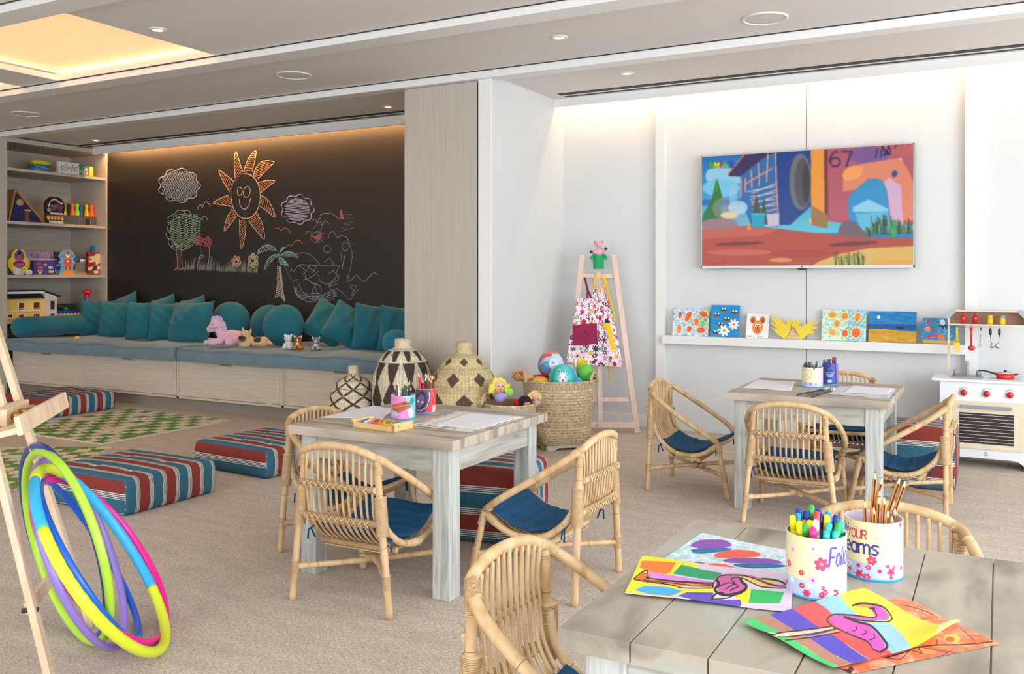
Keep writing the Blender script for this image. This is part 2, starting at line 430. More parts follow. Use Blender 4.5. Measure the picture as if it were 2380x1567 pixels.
# wall fins, panel joint lines
for n, x in enumerate((-2.335, -.17, 1.95)):
    struct(MB().bx(x - .038, x + .038, YW - .06, YW, 0, 2.62).build('trim_%d' % (n + 4), M_trim, bevel=.002))
for n, x in enumerate((-1.24, .9)):
    struct(MB().bx(x - .0025, x + .0025, YW - .003, YW, 0.0, 2.6).build('trim_%d' % (n + 7), pbr('panel_joint', (120, 120, 122), .8)))

# ceiling: field with a luminous coffer row, beams across, niche soffits
ZC = 2.66
cb = MB()
y0, y1 = 3.14, 4.285
cb.bx(-9.7, 3.3, -2.9, y0, ZC, 2.95)
holes = [(-8.25, -6.63), (-6.18, -4.56)]
cb.bx(-4.56, 3.3, y0, y1, ZC, 2.95).bx(-6.63, -6.18, y0, y1, ZC, 2.7).bx(-9.7, -8.25, y0, y1, ZC, 2.95)
cb.bx(-9.7, 3.3, y1, 5.55, ZC, 2.95)
cb.bx(-9.7, 3.3, 5.55, 6.585, 2.635, 2.95)
cb.bx(-9.7, 3.3, 6.585, 6.9, 2.74, 2.95)
struct(cb.build('ceiling', M_ceil))
M_ledge = pbr('coffer_plaster', (240, 236, 228), .7)
struct(MB().bx(-8.5, -4.3, y0 - .25, y1 + .2, 2.93, 2.95).build('ceiling_coffer_top', M_ledge))
M_glow = pbr('stretched_light_panel', (255, 213, 160), .6, emit=.72)
M_strip = pbr('warm_led_strip', (255, 190, 110), .5, emit=7)
for k, (xa, xb) in enumerate(holes):
    t = empty('ceiling_light_panel', (0, 0, 0), 0, 'large warm luminous ceiling panel, ' + ('the one mostly outside the left edge' if k == 0 else 'the whole one nearest the speaker grille'), 'ceiling light', 'luminous panels in the ceiling')
    MB().bx(xa, xb, y0, y1, 2.735, 2.745).build('diffuser', M_glow, t)
    b = MB(); e = .012
    b.bx(xa, xb, y0, y0 + e, 2.715, 2.728).bx(xa, xb, y1 - e, y1, 2.715, 2.728).bx(xa, xa + e, y0, y1, 2.715, 2.728).bx(xb - e, xb, y0, y1, 2.715, 2.728)
    b.build('led_strip', M_strip, t)
# beams (trim strips) running along the room
for n, (y, zt, zb, dp) in enumerate([(5.50, ZC, 2.605, .13), (4.30, ZC, 2.612, .17), (2.93, ZC, 2.612, .17), (1.6, ZC, 2.612, .17)]):
    b = MB(); b.bx(-9.6, 3.2, y, y + dp, zb, zt + .02)
    struct(b.build('trim_%d' % (n + 10), M_trim, bevel=.003))
    struct(MB().bx(-9.6, 3.2, y - .006, y, ZC - .006, ZC + .01).build('trim_%d' % (n + 20), M_dark))  # dark strip put in as the shade of the gap above each beam
# cove fascias
struct(MB().bx(XB, -3.93, 6.585, 6.61, 2.556, 2.76).build('trim_30', M_trim, bevel=.002))
struct(MB().bx(-3.19, 3.2, 6.585, 6.61, 2.573, 2.76).build('trim_31', M_trim, bevel=.002))
# linear slot diffusers
def slot(xa, xb, label):
    t = empty('slot_diffuser', ((xa + xb) / 2, 6.46, 2.635), 0, label, 'air diffuser')
    d = (xb - xa) / 2
    b = MB(); b.bx(-d, d, -.075, -.012, -.004, .0).bx(-d, d, .008, .070, -.004, .0); b.build('slot', M_black, t)
    b = MB(); b.bx(-d, d, -.012, .008, -.007, .0); b.build('blade', M_trim, t)
slot(-8.88, -3.94, 'long black linear air slot in ceiling above the blackboard')
slot(-3.06, 3.15, 'long black linear air slot in ceiling above the television wall')
# downlights and speaker grilles
M_lamp = pbr('lamp_glow', (255, 236, 205), .5, emit=6)
def downlight(x, y, z, label):
    t = empty('downlight', (x, y, z), 0, label, 'downlight', 'small recessed ceiling downlights')
    MB().lathe([(.052, 0), (.052, -.004), (.034, -.008), (.030, -.002), (.030, 0)], 28).build('ring', M_trim, t)
    MB().lathe([(.028, -.001), (.014, -.003), (.0, -.003)], 20, cap=False).build('lamp', M_lamp, t)
    l = bpy.data.lights.new('downlight_beam', 'SPOT'); l.energy = 7; l.color = (1, .85, .68); l.spot_size = 1.3; l.spot_blend = .8; l.shadow_soft_size = .03
    o = bpy.data.objects.new('downlight_beam', l); COL.objects.link(o); o.parent = t; o.location = (0, 0, -.02)
dl = [(367, 68, ZC, 'downlight in the ceiling beside the large luminous panel'), (1300, 86, ZC, 'downlight in the ceiling nearest the white column'),
      (1457, 170, 2.635, 'downlight in the soffit over the wooden easel with aprons'), (902, 248, 2.635, 'downlight above the blackboard, its right end'), (223, 326, 2.635, 'downlight above the blackboard, its left end')]
for px, py, z, lb in dl:
    p = atz(px, py, z); downlight(p[0], p[1], z, 'white round ' + lb)
for px, py, lb in [(683, 174, 'between the luminous panel and the greige column panel'), (1778, 42, 'over the television side of the room'), (60, 264, 'near the left edge above the bookcase')]:
    p = atz(px, py, ZC)
    t = empty('ceiling_speaker', (p[0], p[1], ZC), 0, 'round white flush ceiling speaker grille ' + lb, 'ceiling speaker', 'round ceiling speakers')
    MB().lathe([(.128, 0), (.128, -.006), (.118, -.010), (.112, -.006), (.112, 0)], 40).build('rim', M_trim, t)
    MB().lathe([(.112, -.004), (.06, -.009), (.0, -.010)], 40, cap=False).build('grille', pbr('speaker_mesh', (214, 214, 208), .7, bump=.3, scale=(400, 400, 400)), t)

# ================================================================ bench, mattresses
def softbox(b, d, r, n=(20, 20, 8), disp=None, z0=0):
    """rounded box d=(x,y,z) standing on z0; disp(x,y,z)->dz"""
    key = {}; V = []; Fc = []
    hx, hy, hz = d[0] / 2, d[1] / 2, d[2] / 2
    def coords(h, nn):
        q = list(np.linspace(-h + r, h - r, nn)); e = [-h + r - r * math.sin(a) for a in (1.5708, 1.05, .52)]
        return e + q + [-x for x in e[::-1]]
    A = [coords(hx, n[0]), coords(hy, n[1]), coords(hz, n[2])]
    def vert(x, y, z):
        k = (round(x, 5), round(y, 5), round(z, 5))
        if k in key: return key[k]
        c = (max(-hx + r, min(hx - r, x)), max(-hy + r, min(hy - r, y)), max(-hz + r, min(hz - r, z)))
        v = np.array([x - c[0], y - c[1], z - c[2]]) / r; L = np.linalg.norm(v)
        if L > 0: v = v / L * r
        p = np.array(c) + v; p[2] += hz + z0
        if disp: p = p + np.array(disp(*p))
        key[k] = len(V); V.append(tuple(p)); return key[k]
    for ax in range(3):
        a1, a2 = [i for i in range(3) if i != ax]
        for sgn in (-1, 1):
            h = (hx, hy, hz)[ax] * sgn
            for i in range(len(A[a1]) - 1):
                for j in range(len(A[a2]) - 1):
                    q = []
                    for di, dj in ((0, 0), (1, 0), (1, 1), (0, 1)):
                        p = [0, 0, 0]; p[ax] = h; p[a1] = A[a1][i + di]; p[a2] = A[a2][j + dj]; q.append(vert(*p))
                    if (sgn > 0) == (ax == 1): q = q[::-1]
                    Fc.append(tuple(q))
    b._add(V, Fc, True); return b
bench_x = [-8.9, -7.766, -6.487, -5.243, -3.94]
who = ['leftmost, partly behind the striped pouffe and easel', 'second from the left, under the left mattress', 'right of the mattress joint', 'rightmost, behind the woven urns']
for k in range(4):
    xa, xb = bench_x[k], bench_x[k + 1]
    t = empty('bench_cabinet', ((xa + xb) / 2, 5.66, 0), 0, 'pale wood drawer unit under the bench, ' + who[k], 'storage bench', 'drawer units of the long bench')
    h = (xb - xa) / 2
    b = MB(); b.bx(-h, h, .02, 1.1, .105, .445); b.bx(-h, -h + .014, 0, .03, .105, .445).bx(h - .014, h, 0, .03, .105, .445).bx(-h, h, 0, .03, .105, .125)
    b.build('carcass', M_greigeh, t, bevel=.001)
    g = .004
    hx_ = .07
    b = MB(); b.bx(-h + .014 + g, -hx_ - .03, 0, .018, .125 + g, .443).bx(hx_ - .03, h - .014 - g, 0, .018, .125 + g, .443).bx(-hx_ - .03, hx_ - .03, 0, .018, .125 + g, .418)
    dr = b.build('drawer', M_greigeh, t)
    MB().bx(-hx_ - .03, hx_ - .03, .006, .018, .418, .443).build('finger_recess', pbr('recess_wood', (150, 141, 128), .7), dr)
    MB().bx(-h, h, .07, .09, 0, .105).build('plinth', pbr('plinth_wood', (150, 140, 128), .7), t)
M_mat = pbr('blue_grey_linen', (104, 130, 142), .95, var=.10, scale=(9, 14, 9), bump=.35, bscale=(500, 60, 500), sheen=.3)
M_teal = pbr('teal_cotton', (10, 104, 122), .9, var=.10, scale=(7, 7, 7), bump=.4, bscale=(14, 14, 14), sheen=.25)
M_tealb = pbr('bright_teal_cotton', (10, 122, 150), .9, var=.08, scale=(7, 7, 7), sheen=.25)
def mattress(xa, xb, label, seed):
    g = random.Random(seed); ph = [g.uniform(0, 6) for _ in range(6)]
    t = empty('bench_mattress', ((xa + xb) / 2, 6.15, .446), 0, label, 'mattress', 'thin mattresses along the bench')
    d = (xb - xa, 1.17, .115)
    def disp(x, y, z):
        k = z / .115
        return (0, (.012 * math.sin(x * 3 + ph[0]) + .006 * math.sin(x * 9 + ph[1])) * (1 if y < -.4 else 0), k * (.010 * math.sin(x * 5 + ph[2]) * math.sin(y * 6 + ph[3]) + .006 * math.sin(x * 11 + y * 7 + ph[4])))
    b = softbox(MB(), d, .03, (int(d[0] / .06), 18, 4), disp); b.build('cover', M_mat, t)
    for zz in (.107, .010):
        hx_, hy_ = d[0] / 2 - .002, d[1] / 2 - .003; r = .05; P = []
        for (sx, sy, a0) in ((1, -1, -90), (1, 1, 0), (-1, 1, 90), (-1, -1, 180)):
            for a in range(0, 91, 18):
                an = math.radians(a0 + a); P.append((sx * (hx_ - r) + r * math.cos(an), sy * (hy_ - r) + r * math.sin(an), zz))
        P = resamp(P + [P[0]], .05)[:-1]
        P = [p + np.array(disp(*p)) for p in P]
        MB().tube(P, .0075, 6, closed=True).build('piping', M_mat, t)
MX = aty(402, 812, 5.56)[0]
mattress(-8.88, MX - .004, 'long blue grey bench mattress on the left, under the bolster', 1)
mattress(MX + .004, -3.97, 'long blue grey bench mattress on the right, under the plush toys', 2)
ZM = .565
# bolster
t = MB(); P = [(-8.70, 5.62, 0), (-8.70, 6.74, 0)]
prof = []
for i in range(9): a = i / 8 * P2; prof.append((5.60 + .05 * (1 - math.sin(a)), .105 - .05 * (1 - math.sin(a)) * 1.0 - .05 * (1 - math.sin(a))))
pts = [(-8.76, 5.585, 0), (-8.76, 5.60, 0), (-8.76, 5.63, 0)] + [(-8.76, y, 0) for y in np.linspace(5.7, 6.66, 14)] + [(-8.76, 6.72, 0), (-8.76, 6.74, 0)]
rr = [.05, .08, .1] + [.105 + .003 * math.sin(i * 1.7) for i in range(14)] + [.09, .06]
bo = MB().tube([(p[0], p[1], ZM + .115) for p in pts], rr, 24); bo = bo.build('bolster_cushion', M_teal)
tag(bo, 'long round teal bolster lying along the bookcase end of the bench', 'bolster')

# pillows
def pillow_mesh(W=.21, Hh=.21, T=.075, seed=0, slump=0.0):
    g = random.Random(seed); ph = [g.uniform(0, 6.3) for _ in range(8)]; b = MB()
    def side(sg):
        def f(u, v):
            U, V = 2 * u - 1, 2 * v - 1
            a = max(0, (1 - U * U)) ; c = max(0, (1 - V * V))
            th = T * (a * c) ** .42
            x = W * U * (1 - .085 * c); z = Hh * V * (1 - .085 * a)
            wr = .010 * math.sin(9 * U + ph[0] + 4 * V) * math.sin(7 * V + ph[1]) * (a * c) ** .5 + .014 * math.sin(3 * U + ph[2]) * math.sin(2.6 * V + ph[3]) * (a * c) ** .5
            x += slump * V * abs(V) * .1
            bel = .03 * (1 - (V + 1) / 2) * (a * c) ** .5
            return (x, sg * (th + bel + wr * 1.2), z + Hh * .915)
        return f
    b.grid(side(-1), 22, 22); n = len(b.v); b.grid(side(1), 22, 22)
    return b
def round_mesh(R=.215, T=.075):
    b = MB(); n = 40
    prof = [(0.0, -T), (R * .3, -T * .97), (R * .6, -T * .82), (R * .85, -T * .55), (R * .97, -T * .22), (R, 0), (R * .97, T * .22), (R * .85, T * .55), (R * .6, T * .82), (R * .3, T * .97), (0.0, T)]
    V = []
    b.T = Matrix.Translation((0, 0, R * .97)) @ Matrix.Rotation(P2, 4, 'X')
    b.lathe(prof, n, cap=False); b.T = None
    return b
def pillow(px, Y, yaw, lean, label, kind='sq', s=1.0, roll=0, asp=1.0, seed=0, zoff=0, mat=None, T=.075):
    X = aty(px, 700, Y)[0]
    b = pillow_mesh(.215 * s * asp, .215 * s, T, seed) if kind == 'sq' else round_mesh(.225 * s, T)
    o = b.build('throw_pillow' if kind == 'sq' else 'round_pillow', mat or M_teal)
    o.rotation_euler = (math.radians(-lean), math.radians(roll), math.radians(yaw)); o.location = (X, Y, ZM + .0 + zoff)
    tag(o, label, 'pillow', 'teal pillows on the bench'); return o
# back row first
pillow(283, 6.60, -8, 14, 'square teal pillow with the tallest corner, in the back row at the left end', s=1.02, roll=-14, seed=1, zoff=.03)
pillow(372, 6.62, -6, 12, 'square teal pillow in the back row, its tip just right of the third front pillow', s=.97, roll=-12, seed=2, zoff=.03)
pillow(440, 6.62, -6, 12, 'square teal pillow in the back row, behind the widest front pillow', s=.97, roll=-10, seed=3, zoff=.025)
pillow(231, 6.45, 48, 10, 'narrow looking teal pillow touching the end of the bolster', s=.92, seed=4)
pillow(267, 6.30, 36, 8, 'square teal pillow in the front row, second from the bolster', s=.9, seed=5, asp=.9)
pillow(304, 6.49, 44, 8, 'teal pillow showing as a dark sliver between two front row pillows', s=.86, seed=6)
pillow(330, 6.20, 30, 9, 'square upright teal pillow in the front row, third from the bolster', s=.93, seed=7, asp=.86)
pillow(388, 6.26, 30, 9, 'teal pillow half hidden by the widest square pillow', s=.92, seed=8)
pillow(436, 6.12, 8, 16, 'widest square teal pillow, front row, left of the round ones', s=.98, seed=9, asp=1.16, roll=-2)
pillow(532, 6.40, 28, 10, 'round teal pillow right behind the lilac unicorn', 'rd', s=.88)
pillow(622, 6.50, 26, 12, 'round teal pillow in the middle, overlapped by its right neighbour', 'rd', s=.82)
pillow(655, 6.22, 24, 12, 'round teal pillow behind the white plush bear', 'rd', s=.86)
pillow(738, 6.42, 22, 26, 'square teal pillow tipped to the right, behind the tiger and the grey kitten', s=.92, roll=26, seed=12, zoff=.055)
pillow(786, 6.16, 38, 24, 'square teal pillow tipped steeply, right beside the grey kitten', s=.88, roll=30, seed=13, zoff=.06)
pillow(858, 6.22, 46, 12, 'upright teal pillow, second from the column', s=.98, roll=8, seed=14, asp=.78)
pillow(922, 6.24, 46, 12, 'upright teal pillow pushed against the column', s=.95, roll=6, seed=15, asp=.85)
X = aty(921, 800, 5.86)[0]
o = MB().ball((0, 0, .105), (.12, .10, .105), 28, 18).build('ball_pillow', M_tealb, loc=(X, 5.86, ZM)); tag(o, 'small bright blue round cushion at the right end of the bench, above the tall urn', 'pillow')

# ================================================================ blackboard with chalk drawings
bbd = empty('blackboard', (-6.42, YW - .012, 0), 0, 'large black chalkboard wall covered in chalk drawings above the bench', 'blackboard')
m = pbr('chalkboard_paint', (38, 36, 37), .42, var=.12, scale=(1.5, 1, 1.2))
MB().bx(-2.47, 2.48, 0, .01, .45, 2.73).build('board', m, bbd)
class Chalk:
    """chalk strokes; coordinates are board positions read in a 2380-wide detail view"""
    def __init__(s): s.b = MB()
    def W(s, p):
        q = aty(240 + p[0] * .29832, 300 + p[1] * .29832, YW - .0135); return q - np.array([-6.42, YW - .012, 0])
    def line(s, pts, wd=2.1, smooth=4, closed=False, jit=0):
        if smooth and len(pts) > 2: pts = [tuple(p) for p in cr([(p[0], p[1]) for p in pts], smooth, closed)] + ([pts[0]] if closed else [])
        q = [s.W((p[0] + rnd.uniform(-jit, jit), p[1] + rnd.uniform(-jit, jit))) for p in pts]; k = .00125 * wd * 1.05; V = []; n = len(q)
        for i in range(n):
            t = q[min(i + 1, n - 1)] - q[max(i - 1, 0)]; L = math.hypot(t[0], t[2]) or 1; nx, nz = -t[2] / L * k, t[0] / L * k
            V.append((q[i][0] + nx, q[i][1], q[i][2] + nz)); V.append((q[i][0] - nx, q[i][1], q[i][2] - nz))
        s.b._add(V, [(2 * i, 2 * i + 1, 2 * i + 3, 2 * i + 2) for i in range(n - 1)], False)
    def hatch(s, poly, ang, gap, wd=1.6, jit=4):
        P = np.array(poly, float); c, q = math.cos(ang), math.sin(ang); R = np.array([[c, q], [-q, c]]); Q = P @ R.T
        y = Q[:, 1].min() + gap / 2
        pts = []; flip = False
        while y < Q[:, 1].max():
            xs = []
            n = len(Q)
            for i in range(n):
                a, b_ = Q[i - 1], Q[i]
                if (a[1] > y) != (b_[1] > y): xs.append(a[0] + (y - a[1]) * (b_[0] - a[0]) / (b_[1] - a[1]))
            xs.sort()
            for i in range(0, len(xs) - 1, 2):
                seg = [np.array([xs[i] + 2, y]) @ R, np.array([xs[i + 1] - 2, y + gap * .5]) @ R]
                if flip: seg = seg[::-1]
                s.line([tuple(seg[0]), tuple(seg[1])], wd, 0, jit=jit * .4)
            flip = not flip; y += gap * rnd.uniform(.8, 1.2)
    def done(s, name, col):
        return s.b.build(name, pbr('chalk_' + '_'.join(map(str, col)), col, 1.0, var=.35, scale=(300, 300, 300)), bbd)
def elp(cx, cy, rx, ry, n=24, a0=0, a1=6.2832, rot=0):
    o = []
    for i in range(n + 1):
        a = a0 + (a1 - a0) * i / n; x, y = rx * math.cos(a), ry * math.sin(a)
        o.append((cx + x * math.cos(rot) - y * math.sin(rot), cy + x * math.sin(rot) + y * math.cos(rot)))
    return o
c = Chalk()
c.line(elp(1110, 523, 113, 175), 3.4); c.line(elp(1106, 520, 108, 170, a0=3, a1=5), 2.6)
c.line(elp(1063, 485, 19, 32), 2.6); c.line(elp(1118, 490, 27, 41, rot=.2), 2.6)
c.line([(1060, 545), (1065, 590), (1085, 620), (1110, 622), (1135, 590), (1148, 535)], 2.8)
c.done('chalk_sun_face', (232, 200, 170))
c = Chalk()
rays = [[(1028, 385), (1020, 250), (1034, 175), (1060, 250), (1088, 335)], [(1090, 340), (1130, 230), (1190, 168), (1180, 250), (1160, 330)],
        [(1168, 370), (1190, 300), (1250, 248), (1332, 258), (1290, 300), (1205, 392)], [(1200, 420), (1270, 402), (1338, 405), (1290, 445), (1222, 500)],
        [(1220, 512), (1290, 560), (1342, 690), (1270, 635), (1216, 600)], [(1190, 640), (1240, 740), (1256, 858), (1190, 790), (1130, 715)],
        [(1060, 700), (1062, 800), (1074, 935), (1105, 830), (1112, 712)], [(1040, 680), (985, 750), (942, 795), (960, 700), (1005, 620)],
        [(1000, 605), (930, 590), (855, 578), (900, 545), (985, 512)], [(985, 490), (930, 400), (900, 320), (960, 360), (1025, 412)]]
for k, r in enumerate(rays): c.line(r, 2.6, 3)
c.done('chalk_sun_ray_outline', (238, 208, 178))
c = Chalk()
for k, r in enumerate(rays):
    a = math.atan2(r[2][1] - 523, r[2][0] - 1110); c.hatch(r, a + (1.1 if k % 2 else .7), 13, 2.2)
c.done('chalk_sun_ray_fill', (222, 152, 98))
def cloud(name, cx, cy, rx, ry, col, seed, hang):
    c = Chalk(); g = random.Random(seed); out = []
    n = 9
    for i in range(n):
        a = 2 * math.pi * i / n; bx, by = cx + rx * .84 * math.cos(a), cy + ry * .84 * math.sin(a)
        for j in range(6):
            aa = a - 1.15 + 2.3 * j / 5; out.append((bx + rx * .27 * math.cos(aa), by + ry * .27 * math.sin(aa)))
    c.line(out + [out[0]], 2.6, 2); c.line([(x * 1 + 3, y + 3) for x, y in out], 1.6, 2)
    return c, out
c, out = cloud('chalk_cloud', 590, 438, 150, 122, None, 3, 0)
for r in range(11):
    yy = 340 + r * 21; hw = 150 * math.sqrt(max(0, 1 - ((yy - 438) / 122) ** 2)) * .9; x = 590 - hw; pts = []
    while x < 590 + hw: pts += [(x, yy + 10), (x + 12, yy - 10), (x + 16, yy + 8)]; x += 19
    if len(pts) > 3: c.line(pts, 1.9, 3, jit=2)
c.done('chalk_cloud', (176, 196, 226))
c, out = cloud('c', 1512, 625, 118, 106, None, 4, .1)
c.hatch([(1512 + 100 * math.cos(a), 625 + 92 * math.sin(a)) for a in np.linspace(0, 6.28, 20)], .08, 11, 2.2, 6)
c.done('chalk_cloud', (196, 190, 222))
c = Chalk(); out = []
for (bx, by, r, a) in [(598, 668, 36, -1.6), (540, 705, 34, -2.6), (535, 765, 34, 3.1), (525, 820, 36, 3.0), (540, 880, 34, 2.7), (560, 912, 28, 1.9), (620, 915, 28, 1.2), (670, 880, 34, .5), (690, 820, 32, 0), (690, 760, 34, 0), (690, 700, 34, -.4), (650, 668, 34, -1.1)][::-1]:
    for j in range(6): aa = a + 1.3 - 2.6 * j / 5; out.append((bx + r * math.cos(aa), by + r * math.sin(aa)))
c.line(out + [out[0]], 2.3, 2)
for r in range(19):
    yy = 668 + r * 14; x = 530 if 2 < r < 16 else 560; pts = []
    while x < (700 if r < 16 else 650): pts += [(x, yy), (x + 34, yy + 12), (x + 60, yy - 3)]; x += 56
    c.line(pts, 2.0, 3, jit=2)
c.done('chalk_tree_crown', (160, 196, 168))
c = Chalk(); c.line([(568, 885), (574, 1000), (578, 1070), (553, 1102)], 2.2); c.line([(606, 890), (612, 1000), (618, 1070), (635, 1108)], 2.2); c.line([(570, 900)] + [((578, 606)[i % 2], 905 + i * 11) for i in range(17)], 1.8, 0); c.line([(560, 1085), (600, 1092), (628, 1085)], 1.8)
c.done('chalk_tree_trunk', (214, 176, 168))
c = Chalk()
for (fx, fy, r) in [(745, 868, 24), (812, 880, 24)]:
    for k in range(5):
        a = k * 1.257 - 1.5
        for q in (1, .6): c.line(elp(fx + 22 * math.cos(a), fy + 26 * math.sin(a), 13 * q, 15 * q, 10), 2.4, 2)
c.done('chalk_flower_head', (206, 98, 110))
c = Chalk(); c.line([(755, 905), (755, 980), (728, 1078)], 2); c.line(elp(766, 995, 10, 18, 10, rot=.5), 1.8); c.line([(826, 920), (826, 1000), (806, 1085)], 2); c.line(elp(834, 1012, 10, 18, 10, rot=.5), 1.8)
x = 636; pts = []
while x < 1205:
    top = 1010 + 18 * math.sin(x * .05) + (28 if 900 < x < 1000 else 0) - (40 if 975 < x < 990 else 0); h = rnd.uniform(.75, 1.1)
    if not (712 < x < 732): pts += [(x, 1098 + (x - 636) * .05), (x + 7, 1098 - (1098 - top) * h + (x - 636) * .04)]
    else:
        c.line(pts, 1.9, 0) if len(pts) > 1 else None; pts = []
    x += 7.5
c.line(pts, 1.9, 0); c.done('chalk_grass', (206, 208, 202))
c = Chalk()
for k in range(6):
    a = k * 1.047 + .2
    for q in (1, .55): c.line(elp(1036 + 26 * math.cos(a), 1032 + 31 * math.sin(a), 12 * q, 15 * q, 10), 2.2, 2)
c.line(elp(1036, 1032, 11, 14, 10), 2.2, 2); c.done('chalk_flower', (228, 186, 152))
c = Chalk()
for k in range(6):
    a = k * 1.047 + .5
    for q in (1, .55): c.line(elp(1168 + 28 * math.cos(a), 1026 + 40 * math.sin(a), 14 * q, 17 * q, 10), 2.2, 2)
c.line(elp(1164, 1026, 14, 16, 10), 2.2, 2); c.done('chalk_flower', (236, 226, 186))
c = Chalk()
for p in ([(735, 628), (745, 595), (760, 588), (773, 610), (785, 580), (805, 568), (836, 595)], [(728, 720), (738, 695), (755, 690), (766, 708), (780, 685), (800, 686), (816, 710)]): c.line(p, 2.2)
c.done('chalk_bird', (200, 200, 198))
c = Chalk()
for p in ([(1326, 780), (1350, 772), (1370, 775), (1384, 792), (1410, 772), (1440, 780), (1460, 810)], [(1420, 925), (1440, 905), (1466, 910), (1490, 880), (1525, 868), (1556, 898)]): c.line(p, 2.2)
c.done('chalk_bird', (206, 130, 126))
c = Chalk()
def leaf(pts, wds):
    c.line(pts, 3)
    P = cr([(p[0], p[1], 0) for p in pts], 5)
    for i, p in enumerate(P):
        f = math.sin(math.pi * (i + .5) / len(P)); c.line([(p[0], p[1]), (p[0] + wds[0] * f, p[1] + wds[1] * f)], 2.2, 0, jit=2)
leaf([(1365, 970), (1330, 920), (1270, 905), (1215, 935), (1200, 975)], (18, 42)); leaf([(1368, 975), (1320, 985), (1275, 1030), (1255, 1095)], (30, 22))
leaf([(1370, 965), (1380, 940), (1398, 922), (1416, 925)], (-8, 34)); leaf([(1375, 985), (1430, 958), (1480, 965), (1515, 1000)], (-16, 36))
leaf([(1375, 990), (1410, 1020), (1440, 1060), (1448, 1072)], (-38, -4)); leaf([(1368, 990), (1372, 1030), (1390, 1062)], (20, -6))
c.done('chalk_palm_leaves', (158, 208, 196))
c = Chalk(); c.line([(1356, 1070), (1362, 1150), (1352, 1250), (1340, 1312)], 2.6); c.line([(1378, 1070), (1390, 1150), (1400, 1260), (1418, 1340)], 2.6)
for i in range(16):
    f = i / 15; x0 = 1357 - 14 * f; x1 = 1379 + 34 * f; y = 1085 + 235 * f; c.line([(x0, y - 8), ((x0 + x1) / 2, y - 12 - 10 * f), (x1, y + 16 + 10 * f)], 2.2, 3)
c.done('chalk_palm_trunk', (226, 214, 190))
c = Chalk(); g = random.Random(5)
c.line([(1680, 680), (1720, 658), (1780, 660), (1840, 700)], 1.7)
c.line([(1575, 825), (1590, 800), (1612, 800), (1620, 840), (1635, 810), (1670, 800), (1700, 825), (1690, 860), (1650, 880)], 1.5)
c.line([(1640, 775), (1655, 750), (1690, 720), (1705, 760), (1690, 800), (1720, 820)], 1.3); c.line([(1620, 720), (1650, 700), (1665, 730), (1690, 690), (1705, 745), (1730, 715), (1758, 742)], 1.5)
c.line([(1752, 850), (1765, 815), (1795, 800), (1826, 850), (1850, 830), (1900, 850), (1925, 910), (1940, 980), (1930, 1060), (1915, 1120), (1895, 1195)], 1.6)
c.line(elp(1745, 935, 28, 28, 14), 1.6); c.line(elp(1888, 915, 28, 32, 14), 1.6); c.line([(1500, 975), (1560, 965), (1620, 985), (1665, 1030), (1690, 1060)], 1.4)
c.line([(1850, 960), (1860, 1040), (1870, 1070), (1880, 985), (1858, 1110)], 1.3)
c.line([(1750, 1130), (1800, 1090), (1770, 1010), (1720, 1040)], 1.3)
for _ in range(9):
    x, y = g.uniform(1480, 1700), g.uniform(1090, 1240); pts = [(x, y)]
    a = g.uniform(0, 6.3)
    for k in range(7): a += g.uniform(-1.5, 1.9); x = min(1840, max(1462, x + 75 * math.cos(a))); y = min(1330, max(1060, y + 55 * math.sin(a))); pts.append((x, y))
    c.line(pts, 1.5)
for k in range(4): c.line([(1485 + 8 * k, 1230), (1510, 1300 - 6 * k), (1600, 1345 - 14 * k), (1700, 1325 - 10 * k), (1820, 1300 - 20 * k)], 1.5)
c.line([(1900, 1190), (1935, 1175), (1975, 1140), (2025, 1190), (2075, 1150), (2110, 1122), (2140, 1136)], 1.9)
c.line([(1820, 1240), (1880, 1290), (1920, 1332), (1960, 1270), (1920, 1230), (1970, 1220), (1930, 1300), (1990, 1250)], 1.3)
c.line([(1755, 1230), (1820, 1150), (1760, 1210), (1840, 1160), (1780, 1100)], 1.5); c.line([(1410, 1060), (1470, 1190)], 1)
c.done('chalk_scribble', (176, 178, 196))
c = Chalk()
c.hatch([(1840, 630), (1862, 628), (1878, 700), (1850, 705)], .3, 6, 2.4); c.hatch([(1620, 840), (1700, 815), (1690, 862), (1650, 860)], -.3, 8, 2.4); c.line(elp(1665, 850, 50, 34, 12), 1.3)
c.done('chalk_pink_patch', (200, 112, 116))
c = Chalk(); c.line([(1880, 645), (1925, 648), (1872, 665), (1940, 668), (1880, 690), (1950, 700), (1885, 715), (1952, 720), (1870, 740), (1930, 745), (1850, 775), (1955, 768), (1840, 800)], 1.7, 0); c.done('chalk_blue_patch', (120, 150, 168))

# ================================================================ bookcase
bk = empty('bookcase', (XB, 6.17, 0), 0, 'tall built-in greige bookcase full of toys at the left end of the bench', 'bookcase')
b = MB(); b.bx(-.64, -.62, -.57, .60, 0, 2.62); b.build('back_panel', M_shelf, bk)
for yy in (-.58, .592): MB().bx(-.64, 0, yy - .01, yy + .012, 0, 2.62).build('side_panel', M_shelf, bk)
MB().bx(-.62, 0, -.57, .582, 2.575, 2.62).build('top_panel', M_shelf, bk)
for z in (2.313, 1.766, 1.213, .742): MB().bx(-.62, -.003, -.57, .58, z - .03, z).build('shelf', M_shelf, bk, bevel=.001)

